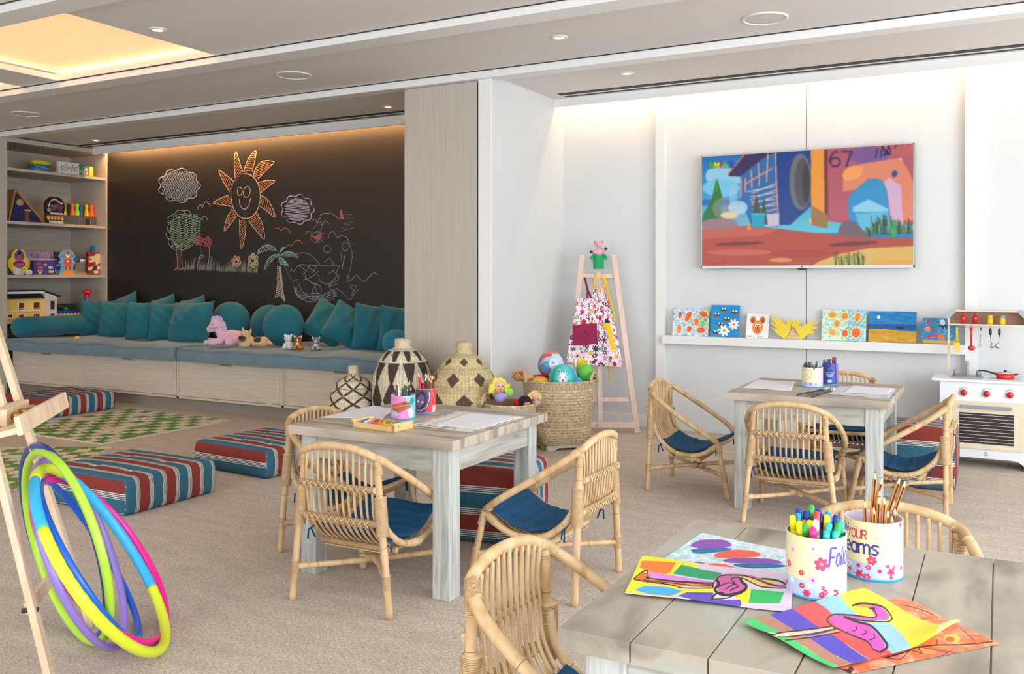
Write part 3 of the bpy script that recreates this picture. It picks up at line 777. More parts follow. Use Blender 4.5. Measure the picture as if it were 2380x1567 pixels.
# ================================================================ tables
M_tw = ramp2('limewashed_wood', [(0.25, (148, 140, 128)), (0.45, (182, 176, 165)), (0.75, (206, 203, 196))], (46, 3, 46), .6, .25, 1.2)
M_tl = ramp2('limewashed_leg_wood', [(0.25, (152, 152, 144)), (0.5, (188, 192, 187)), (0.75, (212, 217, 214))], (46, 46, 3), .6, .25, 1.2)
M_te = ramp2('limewashed_edge_wood', [(0.25, (150, 148, 136)), (0.5, (184, 184, 176)), (0.75, (204, 206, 200))], (3, 46, 46), .6, .25, 1.2)
M_ts = ramp2('limewashed_table_top', [(0.25, (104, 94, 82)), (0.40, (148, 140, 126)), (0.52, (176, 166, 150)), (0.62, (168, 170, 160)), (0.78, (198, 188, 174))], (7, 2.2, 7), .42, .12, .8, detail=7)
M_tse = ramp2('limewashed_far_top', [(0.25, (112, 100, 88)), (0.40, (158, 146, 132)), (0.55, (190, 176, 158)), (0.75, (206, 198, 186))], (2.2, 26, 6), .5, .12, .8, detail=7)
TH = .60
def table(x0, y0, label, gap, axis='y'):
    W = .78; t = empty('play_table', (x0 + W / 2, y0 + W / 2, 0), 0, label, 'table')
    h = W / 2; b = MB(); n = 6; w = W / n
    for i in range(n):
        if axis == 'y': b.bx(-h + i * w + (gap if i else 0), -h + (i + 1) * w - (gap if i < n - 1 else 0), -h, h, TH - .036, TH)
        else: b.bx(-h, h, -h + i * w + (gap if i else 0), -h + (i + 1) * w - (gap if i < n - 1 else 0), TH - .036, TH)
    b.bx(-h + .01, h - .01, -h + .01, h - .01, TH - .034, TH - .006)
    b.build('tabletop', M_ts if axis == 'y' else M_tse, t, bevel=.0008)
    l = .075; e = h - .035
    for sx in (-1, 1):
        for sy in (-1, 1):
            b = MB(); b.bx(sx * e, sx * (e - l), sy * e, sy * (e - l), 0, TH - .036); b.build('leg', M_tl, t, bevel=.003)
    for s in (-1, 1):
        b = MB(); b.bx(-(e - l), e - l, s * (e - .008), s * (e - .03), TH - .13, TH - .036); b.build('apron', M_te, t)
        b = MB(); b.bx(s * (e - .008), s * (e - .03), -(e - l), e - l, TH - .13, TH - .036); b.build('apron', M_tw, t)
    return t
table(-2.525, 2.76, 'square limewashed play table in the middle of the room, holding the crayon box', .0006, 'x')
table(-1.245, 4.60, 'square limewashed play table below the television, with paint brushes on it', .0006, 'x')
table(-.663, 1.385, 'square limewashed play table in the foreground with dark plank gaps and flamingo paintings', .0013)

# ================================================================ rattan chairs
M_cane = ramp2('rattan_cane', [(0.25, (184, 144, 98)), (0.5, (212, 178, 132)), (0.78, (228, 203, 163))], (26, 26, 7), .42, .12, .4)
M_bind = ramp2('rattan_binding', [(0.3, (200, 166, 120)), (0.7, (224, 198, 156))], (60, 60, 60), .5, .1)
M_groove = pbr('binding_shadow_line', (160, 122, 82), .7)
M_node = pbr('cane_node', (128, 88, 52), .6)
M_pad = pbr('denim_blue_cotton', (8, 80, 124), .9, var=.18, scale=(60, 60, 60), bump=.5, bscale=(260, 260, 260))
def wrap(b, pts, r, pitch=.0034):
    P = resamp(cr(pts, 8), pitch / 3); K = len(P); i0 = len(b.m)
    b.tube(P, [r + (-.0009, .0007, .0007)[i % 3] for i in range(K)], 10)
    for k in range(K - 1):
        if k % 3 == 2 and k + 1 < K - 1: b.m[i0 + k * 10:i0 + k * 10 + 10] = [1] * 10
def caneT(b, pts, r, n=8, sm=6):
    P = resamp(cr(pts, sm), .02); g = random.Random(int(abs(pts[0][0] * 997 + pts[-1][2] * 331) * 10))
    b.tube(P, [r * (1 + .02 * math.sin(i * 1.3)) for i in range(len(P))], n)
    L = len(P); i = g.randint(2, 6); b.mi = 1
    while i < L - 2:
        d = (P[i + 1] - P[i]); d /= np.linalg.norm(d); b.tube([P[i] - d * .0009, P[i], P[i] + d * .0009], [r * 1.0, r * 1.07, r * 1.0], n, caps=False); i += g.randint(6, 10)
    b.mi = 0
def hoop_pt(n=80):
    hp = [(-.19, .165, .296), (-.218, .09, .35), (-.226, -.03, .423), (-.21, -.15, .5), (-.165, -.225, .556), (-.09, -.242, .584), (0, -.245, .592)]
    hp = hp + [(-x, y, z) for x, y, z in hp[-2::-1]]
    return resamp(cr(hp, 10), .012)
def sidef(s): return [(s * .192, .168, .288), (s * .19, .10, .238), (s * .186, .02, .212), (s * .180, -.08, .222), (s * .172, -.155, .272), (s * .168, -.198, .335), (s * .166, -.212, .41)]
def make_chair():
    t = empty('rattan_chair', (0, 0, 0))
    b = MB(); P = hoop_pt(); b.tube(P, .0140, 12)
    b.mi = 1
    for i in (9, 24, len(P) - 25, len(P) - 10):
        d = P[i + 1] - P[i]; d /= np.linalg.norm(d); b.tube([P[i] - d * .001, P[i], P[i] + d * .001], [.0140, .0147, .0140], 12, caps=False)
    b.mi = 0
    b.build('arm_hoop', [M_cane, M_node], t)
    for s in (-1, 1):
        b = MB(); caneT(b, [(s * .216, -.225, 0), (s * .196, -.224, .2), (s * .176, -.222, .36), (s * .162, -.222, .55)], .0132, 10)
        b.mi = 1; b.mi = 0; b.build('rear_leg', [M_cane, M_node], t)
        b = MB(); caneT(b, [(s * .19, .165, .296), (s * .2, .19, .18), (s * .217, .226, 0)], .0132, 10); b.build('front_leg', [M_cane, M_node], t)
        b = MB(); caneT(b, sidef(s), .0128, 10); b.build('side_frame', [M_cane, M_node], t)
    b = MB(); caneT(b, [(-.19, .168, .286), (0, .176, .282), (.19, .168, .286)], .012, 8); b.build('front_rail', [M_cane, M_node], t)
    b = MB(); zs = .125
    for s in (-1, 1): caneT(b, [(s * .203, -.224, zs), (0, 0, zs + .006 * s), (-s * .206, .203, zs + .0)], .0115, 8)
    b.build('cross_stretcher', [M_cane, M_node], t)
    # slats follow the shell
    b = MB()
    ns = 12
    def shell(x, q):
        k = abs(x) / .165
        prof = [(-.236 + .012 * k, .586 - .032 * k * k), (-.232, .50), (-.228, .44), (-.214, .335), (-.165, .262), (-.10, .212), (-.02, .194), (.07, .215), (.13, .25), (.172, .283)]
        P = cr([(x * (1 - .0 * i), y, z) for i, (y, z) in enumerate(prof)], 4); return P
    for i in range(ns):
        x = -.145 + .29 * i / (ns - 1); b.tube(shell(x, 0), .0052, 6)
    b.build('slatted_shell', M_cane, t)
    # cross bars lashed with cane
    for (y, z, r, hw) in ((-.245, .447, .0115, .165), (-.232, .325, .0125, .168), (-.112, .202, .0115, .168), (.045, .188, .0105, .17)):
        b = MB(); wrap(b, [(-hw, y + .006, z), (0, y, z), (hw, y + .006, z)], r)
        for k in range(ns - 1):
            x0 = -.145 + .29 * k / (ns - 1); x1 = x0 + .024; q = .0165 if z > .3 else 0; e = -1 if z > .3 else 0
            if z > .3:
                b.tube([(x0, y - r - .001, z + .013), ((x0 + x1) / 2, y - r - .003, z), (x1, y - r - .001, z - .013)], .0022, 5)
                b.tube([(x0, y - r - .001, z - .013), ((x0 + x1) / 2, y - r - .003, z), (x1, y - r - .001, z + .013)], .0022, 5)
                b.ball((x0, y + r * .9, z), (.0075, .008, .009), 8, 6)
            else:
                b.tube([(x0, y - .013, z - r), ((x0 + x1) / 2, y, z - r - .003), (x1, y + .013, z - r)], .0022, 5)
                b.tube([(x0, y + .013, z - r), ((x0 + x1) / 2, y, z - r - .003), (x1, y - .013, z - r)], .0022, 5)
        b.build('lashed_rail', [M_bind, M_groove], t)
    # bindings at the joints
    def bnd(*a):
        b = MB(); wrap(b, *a); b.build('cane_binding', [M_bind, M_groove], t)
    for s in (-1, 1):
        bnd([(s * .186, -.222, .285), (s * .180, -.220, .34), (s * .172, -.218, .42)], .0225)
        bnd([(s * .170, -.222, .5), (s * .163, -.223, .54)], .0152)
        bnd([(s * .148, -.229, .563), (s * .166, -.224, .557), (s * .183, -.2, .54)], .0150)
        bnd([(s * .192, .166, .292), (s * .197, .18, .24)], .0152)
        bnd([(s * .192, .158, .3), (s * .2, .14, .313)], .0158)
        bnd([(s * .192, .16, .28), (s * .191, .12, .251)], .0152)
        bnd([(s * .204, -.2245, .10), (s * .202, -.2245, .15)], .0150)
        bnd([(s * .209, .21, .09), (s * .204, .2, .15)], .0150)
        bnd([(s * .2, -.215, .125), (s * .175, -.188, .125)], .0135)
        bnd([(s * .2, .198, .125), (s * .175, .17, .125)], .0135)
        bnd([(s * .184, -.03, .212), (s * .187, .015, .210)], .0150)
    bnd([(-.03, -.03, .125), (.03, .03, .125)], .016); bnd([(.03, -.03, .125), (-.03, .03, .125)], .016)
    # seat pad with channels and corner ties
    def pad(sg):
        def f(u, v):
            x = (u - .5) * .33; yy = -.165 + v * .345
            base = np.interp(yy, [-.17, -.10, -.02, .07, .13, .18], [.27, .224, .207, .228, .263, .292])
            e = (max(0, 1 - (2 * u - 1) ** 4) * max(0, 1 - (2 * v - 1) ** 4)) ** .5
            ch = .006 * abs(math.sin(v * math.pi * 8))
            wv = .004 * math.sin(u * 7 + v * 5)
            xx = x * (1 + .03 * math.sin(v * 3.1))
            nz = base + .010 + (.014 * e + ch * e if sg > 0 else -.008 * e) + .012 * (abs(2 * u - 1)) ** 3
            return (xx, yy - (.02 * e if sg > 0 and yy < -.1 else 0) * 0, nz + wv)
        return f
    b = MB(); b.grid(pad(1), 26, 49); b.grid(pad(-1), 26, 20)
    pd = b.build('seat_pad', M_pad, t)
    b = MB()
    for s in (-1, 1):
        for yy, z in ((.165, .28), (-.16, .27)):
            b = MB(); b.tube([(s * .16, yy, z), (s * .182, yy, z - .015), (s * .17, yy + .01, z - .05)], .0035, 5); b.tube([(s * .16, yy, z), (s * .186, yy - .01, z - .02), (s * .188, yy - .01, z - .055)], .0035, 5)
            b.build('tie', M_pad, pd)
    return t
R = math.radians
chairs = [(-2.10, 2.775, 2, 'rattan chair seen from behind, pushed up to the near side of the middle table'),
          (-1.585, 3.197, 90, 'rattan chair in side view at the right of the middle table, beside the striped cube'),
          (-2.525, 3.17, -90, 'rattan chair at the far left of the middle table, mostly hidden behind it'),
          (-.893, 4.615, 2, 'rattan chair seen from behind at the near side of the far table'),
          (-1.51, 5.0, -90, 'rattan chair at the left of the far table with its whole back facing the room'),
          (-.455, 5.025, 90, 'rattan chair at the right of the far table, in front of a striped cube stool'),
          (-.855, 5.72, 180, 'rattan chair on the wall side of the far table, under the ledge'),
          (-.735, 1.755, -91, 'rattan chair in the foreground, cropped by the bottom edge, left of the painting table'),
          (-.255, 2.32, 180, 'rattan chair behind the foreground table, only its top arch in view behind the two tins')]
ch0 = make_chair()
for i, (x, y, a, lb) in enumerate(chairs):
    if i == 0: o = ch0; o.location = (x, y, 0); o.rotation_euler = (0, 0, R(a)); o['label'] = lb; o['category'] = 'chair'; o['group'] = 'rattan armchairs at the play tables'
    else: copy_tree(ch0, (x, y, 0), R(a), lb)

# ================================================================ striped pouffes
def stripes(h, anchor, hy):
    m = bpy.data.materials.new('striped_canvas'); m.use_nodes = True; N = m.node_tree.nodes; L = m.node_tree.links; b = N['Principled BSDF']; b.inputs['Roughness'].default_value = .9
    tc = N.new('ShaderNodeTexCoord'); sp = N.new('ShaderNodeSeparateXYZ'); L.new(tc.outputs['Object'], sp.inputs[0]); sn = N.new('ShaderNodeSeparateXYZ'); L.new(tc.outputs['Normal'], sn.inputs[0])
    def mt(op, a, b_=None, c=None):
        n = N.new('ShaderNodeMath'); n.operation = op
        for i, v in enumerate((a, b_, c)):
            if v is None: continue
            if isinstance(v, (int, float)): n.inputs[i].default_value = v
            else: L.new(v, n.inputs[i])
        return n.outputs[0]
    ay = mt('ABSOLUTE', sn.outputs[1]); az = mt('ABSOLUTE', sn.outputs[2])
    front = mt('GREATER_THAN', ay, .72)
    s1 = mt('MULTIPLY', mt('ADD', sp.outputs[1], hy + anchor * .165), 1 / .165)
    s2 = mt('MULTIPLY', mt('SUBTRACT', h + .100, sp.outputs[2]), 1 / .2)
    s = mt('ADD', mt('MULTIPLY', s1, mt('SUBTRACT', 1, front)), mt('MULTIPLY', s2, front))
    fr = mt('FRACT', mt('ADD', s, 3.0))
    cr_ = N.new('ShaderNodeValToRGB'); cr_.color_ramp.interpolation = 'CONSTANT'; e = cr_.color_ramp.elements
    B = lin((50, 104, 128)); Rr = lin((138, 52, 44)); W = lin((222, 220, 210)); Dk = lin((70, 82, 90))
    ln = [W, Dk, W, Dk, W, Dk, W]; st = [(0, B)] + [(.35 + k * .0214, c) for k, c in enumerate(ln)] + [(.50, Rr)] + [(.85 + k * .0214, c) for k, c in enumerate(ln)]
    for i, (p, c) in enumerate(st):
        el = e[i] if i < 2 else e.new(p); el.position = p; el.color = (*c, 1)
    L.new(fr, cr_.inputs[0]); nz = N.new('ShaderNodeTexNoise'); nz.inputs['Scale'].default_value = 260; L.new(tc.outputs['Object'], nz.inputs['Vector'])
    mr = N.new('ShaderNodeMapRange'); mr.inputs[3].default_value = .78; mr.inputs[4].default_value = 1.22; L.new(nz.outputs[0], mr.inputs[0])
    mx = N.new('ShaderNodeMix'); mx.data_type = 'RGBA'; mx.blend_type = 'MULTIPLY'; mx.inputs[0].default_value = 1; L.new(cr_.outputs[0], mx.inputs[6]); L.new(mr.outputs[0], mx.inputs[7])
    L.new(mx.outputs[2], b.inputs['Base Color'])
    bp = N.new('ShaderNodeBump'); bp.inputs['Strength'].default_value = .35; bp.inputs['Distance'].default_value = .002; L.new(nz.outputs[0], bp.inputs['Height']); L.new(bp.outputs[0], b.inputs['Normal'])
    return m
M_pip = pbr('white_piping', (214, 216, 210), .8)
M_red = pbr('red_canvas_edge', (158, 62, 54), .9)
def pouf(x, y, d, rz, label, anchor=.0, r=.028, cat='floor cushion', name='striped_pouffe'):
    tu = [(-.16, .12), (.15, .1), (-.1, -.14), (.17, -.13)] if d[2] < .25 else []
    def disp(px, py, pz):
        k = max(0, pz / d[2]); dz = .012 * k * (1 - (2 * px / d[0]) ** 2) * (1 - (2 * py / d[1]) ** 2)
        for tx, ty in tu: dz -= .010 * k * math.exp(-((px - tx) ** 2 + (py - ty) ** 2) / .0012)
        q = .010 * math.sin(math.pi * pz / d[2])
        return (q * (px / (d[0] / 2)), q * (py / (d[1] / 2)), dz)
    t = empty(name, (x, y, 0), R(rz), label, cat, None)
    softbox(MB(), d, r, (26, 26, 8), disp).build('cover', stripes(d[2], anchor, d[1] / 2), t)
    b = MB(); hx, hy = d[0] / 2, d[1] / 2
    for sx in (-1, 1):
        b.tube([(sx * (hx - .004), -hy + .004, z) for z in np.linspace(.03, d[2] - .03, 6)], .003, 5)
    b.build('seam_piping', M_pip, t)
    if tu:
        b = MB()
        for tx, ty in tu: b.ball((tx, ty, d[2] + disp(tx, ty, d[2])[2] + .001), (.012, .012, .004), 10, 6)
        b.build('tuft_button', M_pip, t)
    return t
pouf(-4.16, 3.305, (.67, .585, .185), 0, 'flat square striped floor cushion nearest the camera, left of the middle table')
pouf(-4.10, 4.29, (.66, .60, .17), -5, 'flat square striped floor cushion between the play mat and the middle table')
pouf(-7.38, 5.13, (.70, .60, .165), 0, 'flat square striped floor cushion at the far left, in front of the bench drawers')
pouf(-2.09, 3.68, (.40, .42, .33), 10, 'striped cube stool under the middle table', .5, .03, 'pouf', 'striped_cube_stool')
pouf(-.42, 5.74, (.40, .40, .345), 0, 'striped cube stool in front of the play kitchen', .5, .03, 'pouf', 'striped_cube_stool')

# ================================================================ foam play mats
def matpaint(W, Hh, seed):
    g = random.Random(seed); c = Cv(W, Hh, (226, 218, 196), 170)
    n = int(W / .1 + .5); q = W / n; m_ = int(Hh / q + .5)
    for i in range(n):
        for j in range(m_):
            x, y = i * q, j * q
            col = [(96, 146, 62), (228, 220, 200), (120, 164, 80), (220, 210, 186)][(i + j) % 2 * 1 if g.random() < .8 else g.randint(0, 3)]
            c.rect(x, y, x + q, y + q, col)
            if g.random() < .55:
                cl = g.choice([(210, 70, 50), (225, 190, 40), (60, 100, 150), (70, 60, 50), (230, 140, 60), (80, 130, 60), (180, 60, 90)])
                for _ in range(g.randint(1, 3)): c.ell(x + q * g.uniform(.2, .8), y + q * g.uniform(.2, .8), q * g.uniform(.06, .16), q * g.uniform(.05, .13), cl, g.uniform(0, 3))
            if g.random() < .5: c.line([(x + q * .15, y + q * .2), (x + q * .3, y + q * .2), (x + q * .3, y + q * .35)], q * .05, (90, 90, 60))
    for _ in range(int(W * Hh * 6) + 3):
        x, y = g.uniform(.1, W - .2), g.uniform(.15, Hh - .2); a = g.uniform(-.8, .8); L_ = g.uniform(.12, .3)
        dx, dy = L_ * math.sin(a), L_ * math.cos(a)
        if g.random() < .5:
            for o in (0, .03): c.line([(x + o, y), (x + o + dx, y + dy)], .008, (226, 200, 40))
            for k in range(6): c.line([(x + dx * k / 5, y + dy * k / 5), (x + .03 + dx * k / 5, y + dy * k / 5)], .007, (226, 200, 40))
        else:
            P = [(x + dx * k / 8 + .02 * math.sin(k * 1.6), y + dy * k / 8) for k in range(9)]; c.line(P, .016, g.choice([(190, 90, 50), (120, 150, 50), (200, 60, 60)]))
    return c
def mat(loc, rz, W, Hh, label, seed):
    t = empty('foam_play_mat', (loc[0], loc[1], 0), rz, label, 'play mat', 'foam play mats')
    b = MB(); b.bx(0, W, -Hh, 0, 0.0005, .011)
    k = .05
    for i in range(int(W / k)):
        if i % 2 == 0: b.bx(i * k + .006, i * k + k - .002, -Hh - .014, -Hh, .0005, .011); b.bx(i * k + .006, i * k + k - .002, 0, .014, .0005, .011)
    for i in range(int(Hh / k)):
        if i % 2 == 0: b.bx(W, W + .014, -i * k - k + .002, -i * k - .006, .0005, .011); b.bx(-.014, 0, -i * k - k + .002, -i * k - .006, .0005, .011)
    b.build('foam_tiles', pbr('cream_foam', (216, 206, 178), .8), t)
    paint('printed_top', matpaint(W, Hh, seed), lambda u, v: (u * W, -v * Hh, 0 * u + .0118), M_vc, t)
mat((-6.83, 5.44), R(-.5), 1.22, 1.20, 'green and white checked foam mat nearer the bench', 11)
mat((-6.62, 3.52), R(29), 1.35, 1.30, 'green and white checked foam mat at the left edge, cut off by the picture', 12)

# ================================================================ easels
M_beech = ramp2('raw_beech', [(0.3, (214, 182, 146)), (0.7, (236, 212, 182))], (30, 30, 3), .5, .08)
M_beechp = ramp2('pinkish_beech', [(0.3, (220, 190, 172)), (0.7, (238, 214, 200))], (30, 30, 3), .5, .05)
def easel(c, ang, label, m, lean=.30, spread=.28, top=.125, Ht=1.36, trayz=.06, tray=.05, topbar=1.2, lowbar=.245, mast=1.24, thick=.02, midtray=None, rear=True):
    """local x along the width, +y is the facing side; legs lean back to -y"""
    t = empty('wooden_easel', (c[0], c[1], 0), ang, label, 'easel')
    def at(x, z, off=0):
        k = lean / Ht; return np.array([x, -k * z + off, z])
    def plank(pts, w, th, name, wood=m):
        b = MB(); p0, p1 = np.array(pts[0]), np.array(pts[1]); d = p1 - p0; L_ = np.linalg.norm(d); d /= L_
        n = np.array([0, Ht, lean]); n /= np.linalg.norm(n); s = np.cross(d, n); s /= np.linalg.norm(s)
        V = []
        for q in (p0, p1):
            for a, e in ((-1, -1), (1, -1), (1, 1), (-1, 1)): V.append(q + s * a * w / 2 + n * e * th / 2)
        b._add(V, [(0, 3, 2, 1), (4, 5, 6, 7), (0, 1, 5, 4), (1, 2, 6, 5), (2, 3, 7, 6), (3, 0, 4, 7)], False)
        return b.build(name, wood, t, bevel=.003)
    for s in (-1, 1): plank([at(s * spread, .0), at(s * top, Ht)], .042, thick, 'leg')
    plank([at(0, trayz, .0), at(0, mast, .0)], .036, thick, 'mast')
    def wx(z): return spread + (top - spread) * z / Ht
    for z, w, nm in ((lowbar, .035, 'cross_bar'), (topbar, .035, 'cross_bar')): plank([at(-wx(z) + .012, z, -.018), at(wx(z) - .012, z, -.018)], w, .018, nm)
    if midtray is None:
        plank([at(-wx(trayz) - .0, trayz, .012), at(wx(trayz), trayz, .012)], .045, .022, 'tray_bar')
        b = MB()
        for x in (0.03, .10): q = at(x, trayz, .026); b.ball(q, .008, 10, 8)
        b.build('wing_bolt', M_steel, t)
    return t, at, wx, plank
nE = math.atan2(-.89, .46)      # far easel faces the room
cE = (-2.69, 6.375)
E1, at1, wx1, pl1 = easel(cE, nE - P2 + 0, 'pinkish beech easel in the corner by the column, hung with aprons', M_beechp, lean=.28, Ht=1.37)
cN = (-2.568, 1.833)
E2, at2, wx2, pl2 = easel(cN, math.atan2(.68, .74) - P2, 'raw beech easel at the left edge, the hula hoops leaning on it', M_beech, lean=.33, spread=.255, top=.11, Ht=1.3, trayz=.78, lowbar=.235, topbar=1.22, mast=1.3, midtray=1)
# its tray: a shelf, a clamp block and knobs
T = MB(); zt = .78; q = at2(0, zt, 0)
b = MB(); b.box((0, q[1] + .055, zt - .03), (.56, .11, .018), rx=R(12)); b.build('tray_shelf', M_beech, E2, bevel=.002)
b = MB(); b.box((0, q[1] + .112, zt - .005), (.56, .016, .055), rx=R(12)); b.build('tray_lip', M_beech, E2, bevel=.003)
b = MB(); b.box((.03, q[1] + .03, zt + .0), (.24, .035, .05)); b.build('clamp_block', M_beech, E2, bevel=.003)
b = MB()
for x in (.02, .1): b.cyl((x, q[1] + .045, zt), (x, q[1] + .07, zt), .010, .012, 12); b.ball((x, q[1] + .075, zt), (.018, .006, .007), 10, 6)
b.build('wing_nut', pbr('brass', (190, 150, 80), .3, 1.0), E2)
pl2([(-.14, 0.0 - .62, 0.0), (0, at2(0, 1.2)[1] - .03, 1.2)], .035, .018, 'rear_leg')
b = MB(); q = at2(wx2(.235), .235); b.cyl((q[0], q[1] - .03, q[2]), (q[0], q[1] + .014, q[2]), .007, .007, 10); b.build('bolt', M_dark, E2)

# ================================================================ hula hoops
def hoop(x, y, a, tilt, r, tr, segs, label, wob=0.0, seed=0):
    g = random.Random(seed); t = empty('hula_hoop', (x, y, 0), 0, label, 'hula hoop', None)
    side = np.array([-math.sin(a), math.cos(a), 0]); up = np.array([math.sin(tilt) * math.cos(a), math.sin(tilt) * math.sin(a), math.cos(tilt)])
    c0 = np.array([0, 0, tr * .98]) + up * r; ph = g.uniform(0, 6)
    for nm, m, a0, a1 in segs:
        P = []
        n = max(8, int(abs(a1 - a0) * 28))
        for i in range(n + 1):
            th = a0 + (a1 - a0) * i / n; rr = r * (1 + wob * .02 * math.sin(3 * th + ph))
            P.append(c0 + rr * (math.cos(th) * side + math.sin(th) * up))
        full = abs(a1 - a0) > 6.28
        if full: P = P[:-1]
        P2_ = [tr * (1 + (wob * .035 * math.sin(i * 1.9) if wob else 0)) for i in range(len(P))]
        MB().tube(P, P2_, 12, closed=full).build(nm, m, t)
    return t
def pl(name, c, r=.3): return pbr(name, c, r, coat=.3)
mDB = pl('dark_blue_plastic', (10, 60, 150)); mB = pl('blue_plastic', (20, 100, 215)); mLi = pl('lime_plastic', (178, 226, 60)); mPu = pl('purple_plastic', (150, 126, 214)); mPk = pl('pink_plastic', (245, 10, 150))
mYe = pl('yellow_foam', (222, 238, 44), .55); mCy = pl('cyan_foam', (44, 178, 232), .55)
FU = 2 * math.pi + .0001
hoop(-2.682, 1.945, 4.44, .195, .325, .0125, [('ring', mDB, 0, FU)], 'dark blue hula hoop, outermost on the left')
hoop(-2.639, 1.922, 4.445, .19, .318, .0135, [('ring', mLi, 0, FU)], 'plain lime green hula hoop')
hoop(-2.53, 1.976, 3.889, .386, .318, .012, [('ring', mPu, 0, FU)], 'purple hula hoop between the lime and the padded one')
hoop(-2.525, 2.042, 4.033, .51, .299, .0115, [('ring', mB, 0, FU)], 'bright blue hula hoop inside the others')
hoop(-2.452, 2.075, 3.8, .624, .318, .0125, [('ring', mPk, 0, FU)], 'hot pink hula hoop, its curve reaching farthest right')
# angles measured round the ring: bottom = -pi/2
hoop(-2.367, 2.008, 3.909, .567, .34, .0165, [('yellow_segment', mYe, R(-140), R(38)), ('cyan_segment', mCy, R(38), R(78)), ('yellow_segment', mYe, R(78), R(125)), ('cyan_segment', mCy, R(125), R(220))],
     'thick padded hula hoop in yellow and light blue sections, in front of the others', wob=1, seed=3)

# ================================================================ baskets and urns
def weave_cv(circ, h, base, dark, res, seed, fn=None):
    c = Cv(circ, h, base, res); g = np.random.default_rng(seed)
    yy, xx = np.mgrid[0:c.h, 0:c.w]
    row = (yy * h / c.h / .0075).astype(int); st = ((xx * circ / c.w / .009 + (row % 2) * .5) % 1)
    sh = np.where(st < .25, .84, 1.0) * np.where(((yy * h / c.h / .0075) % 1) < .22, .86, 1.0)
    c.sh = sh; tone = g.normal(1, .045, size=(h and c.h // 3 + 2, c.w // 5 + 2)); tone = np.kron(tone, np.ones((3, 5)))[:c.h, :c.w]
    c.tone = tone
    if fn: fn(c, row)
    c.a = np.clip(c.a * (sh * tone)[..., None], 0, 255); return c
def urn(loc, prof, fn, label, base=(226, 212, 184), seed=0, rz=0, lidk=3):
    """prof: (z, r) body then lid; painted in arc length"""
    t = empty('woven_urn', (loc[0], loc[1], 0), rz, label, 'basket')
    P = cr([(r, 0, z) for r, z in prof], 8); P = resamp(P, .004); rr = np.array([p[0] for p in P]); zz = np.array([p[2] for p in P])
    L_ = .004 * (len(P) - 1); Rm = rr.max(); circ = 2 * math.pi * Rm
    cv = weave_cv(circ, L_, base, None, 260, seed, fn)
    k = len(P)
    def f(u, v):
        i = (1 - v) * (k - 1); r = np.interp(i, range(k), rr); z = np.interp(i, range(k), zz); rib = .0016 * np.abs(np.sin(i * .004 / .0075 * math.pi)); r = r + rib
        return r * np.cos(2 * math.pi * u), r * np.sin(2 * math.pi * u), z
    paint('woven_body', cv, f, pbr('coiled_basket', None, .85, attr=True, bump=.5, scale=(160, 160, 260)), t, closed=True)
    return t, rr, zz
DK = (72, 60, 54)
def zig(c, row, x, wid): return
def p_small(c, row):
    W, Hh = c.W, c.H; n = 7; q = W / n; d = .054
    for i in range(-1, n + 1):
        for j in range(-1, 5):
            y0 = Hh * .36 + j * d * 2
            for (xa, xb) in ((i * q, i * q + q / 2), (i * q + q, i * q + q / 2)):
                N_ = 16
                for k in range(N_): # stepped diagonal
                    f0, f1 = k / N_, (k + 1) / N_; c.rect(min(xa + (xb - xa) * f0, xa + (xb - xa) * f1) - .013, y0 + d * f0, max(xa + (xb - xa) * f0, xa + (xb - xa) * f1) + .013, y0 + d * f1, DK)
                    c.rect(min(xa + (xb - xa) * f0, xa + (xb - xa) * f1) - .013, y0 - d * f0 , max(xa + (xb - xa) * f0, xa + (xb - xa) * f1) + .013, y0 - d * f0 + d / N_, DK)
    c.rect(0, 0, W, Hh * .14, (224, 208, 174)); c.rect(0, Hh * .36, W, Hh * .367, (120, 96, 70))
def p_mid(c, row):
    W, Hh = c.W, c.H; n = 10; q = W / n; a, m_, e = Hh * .17, Hh * .295, Hh * .72
    for i in range(n):
        x = i * q; mid = x + q / 2
        c.poly([(mid - q * .36, a + .015), (mid + q * .36, a + .015), (mid + q * .10, m_ - .004), (mid - q * .10, m_ - .004)], DK)
        y0, y1, y2 = m_ + .006, m_ + (e - m_) * .42, e + .02
        c.poly([(x + q * .06, y0), (x + q * .94, y0), (mid + q * .1, y1), (mid - q * .1, y1)], DK)
        c.poly([(x + q * .5, y1 - .02), (x + q * .98, (y1 + y2) / 2 + .0), (x + q * .5, y2 + .03), (x + q * .02, (y1 + y2) / 2)], DK)
    c.rect(0, Hh * .155, W, Hh * .160, DK)
def p_big(c, row):
    W, Hh = c.W, c.H; n = 7; q = W / n
    def dia(cx, cy, w, h):
        N_ = 14
        for k in range(-N_, N_):
            f = 1 - abs((k + .5) / N_); c.rect(cx - w * f, cy + h * k / N_, cx + w * f, cy + h * (k + 1) / N_, (92, 74, 60))
    for i in range(n):
        dia((i + .5) * q, Hh * .245, .052, .036); dia((i + .0) * q + .02, Hh * .40, .052, .052); dia((i + .5) * q, Hh * .57, .062, .058); dia(i * q, Hh * .8, .06, .055)
    c.rect(0, Hh * .312, W, Hh * .318, (150, 126, 90))
def at_d(px, Y): p = aty(px, 700, Y); return (p[0], Y)
U1 = at_d(821, 5.20); U2 = at_d(936, 5.28); U3 = at_d(1078, 5.26)
urn(U1, [(.13, 0), (.170, .03), (.188, .13), (.186, .24), (.168, .33), (.162, .345), (.11, .44), (.042, .485), (.036, .50), (.036, .538), (.030, .55), (.0, .552)], p_small, 'smallest woven lidded urn with thin black zigzag lattice', seed=1)
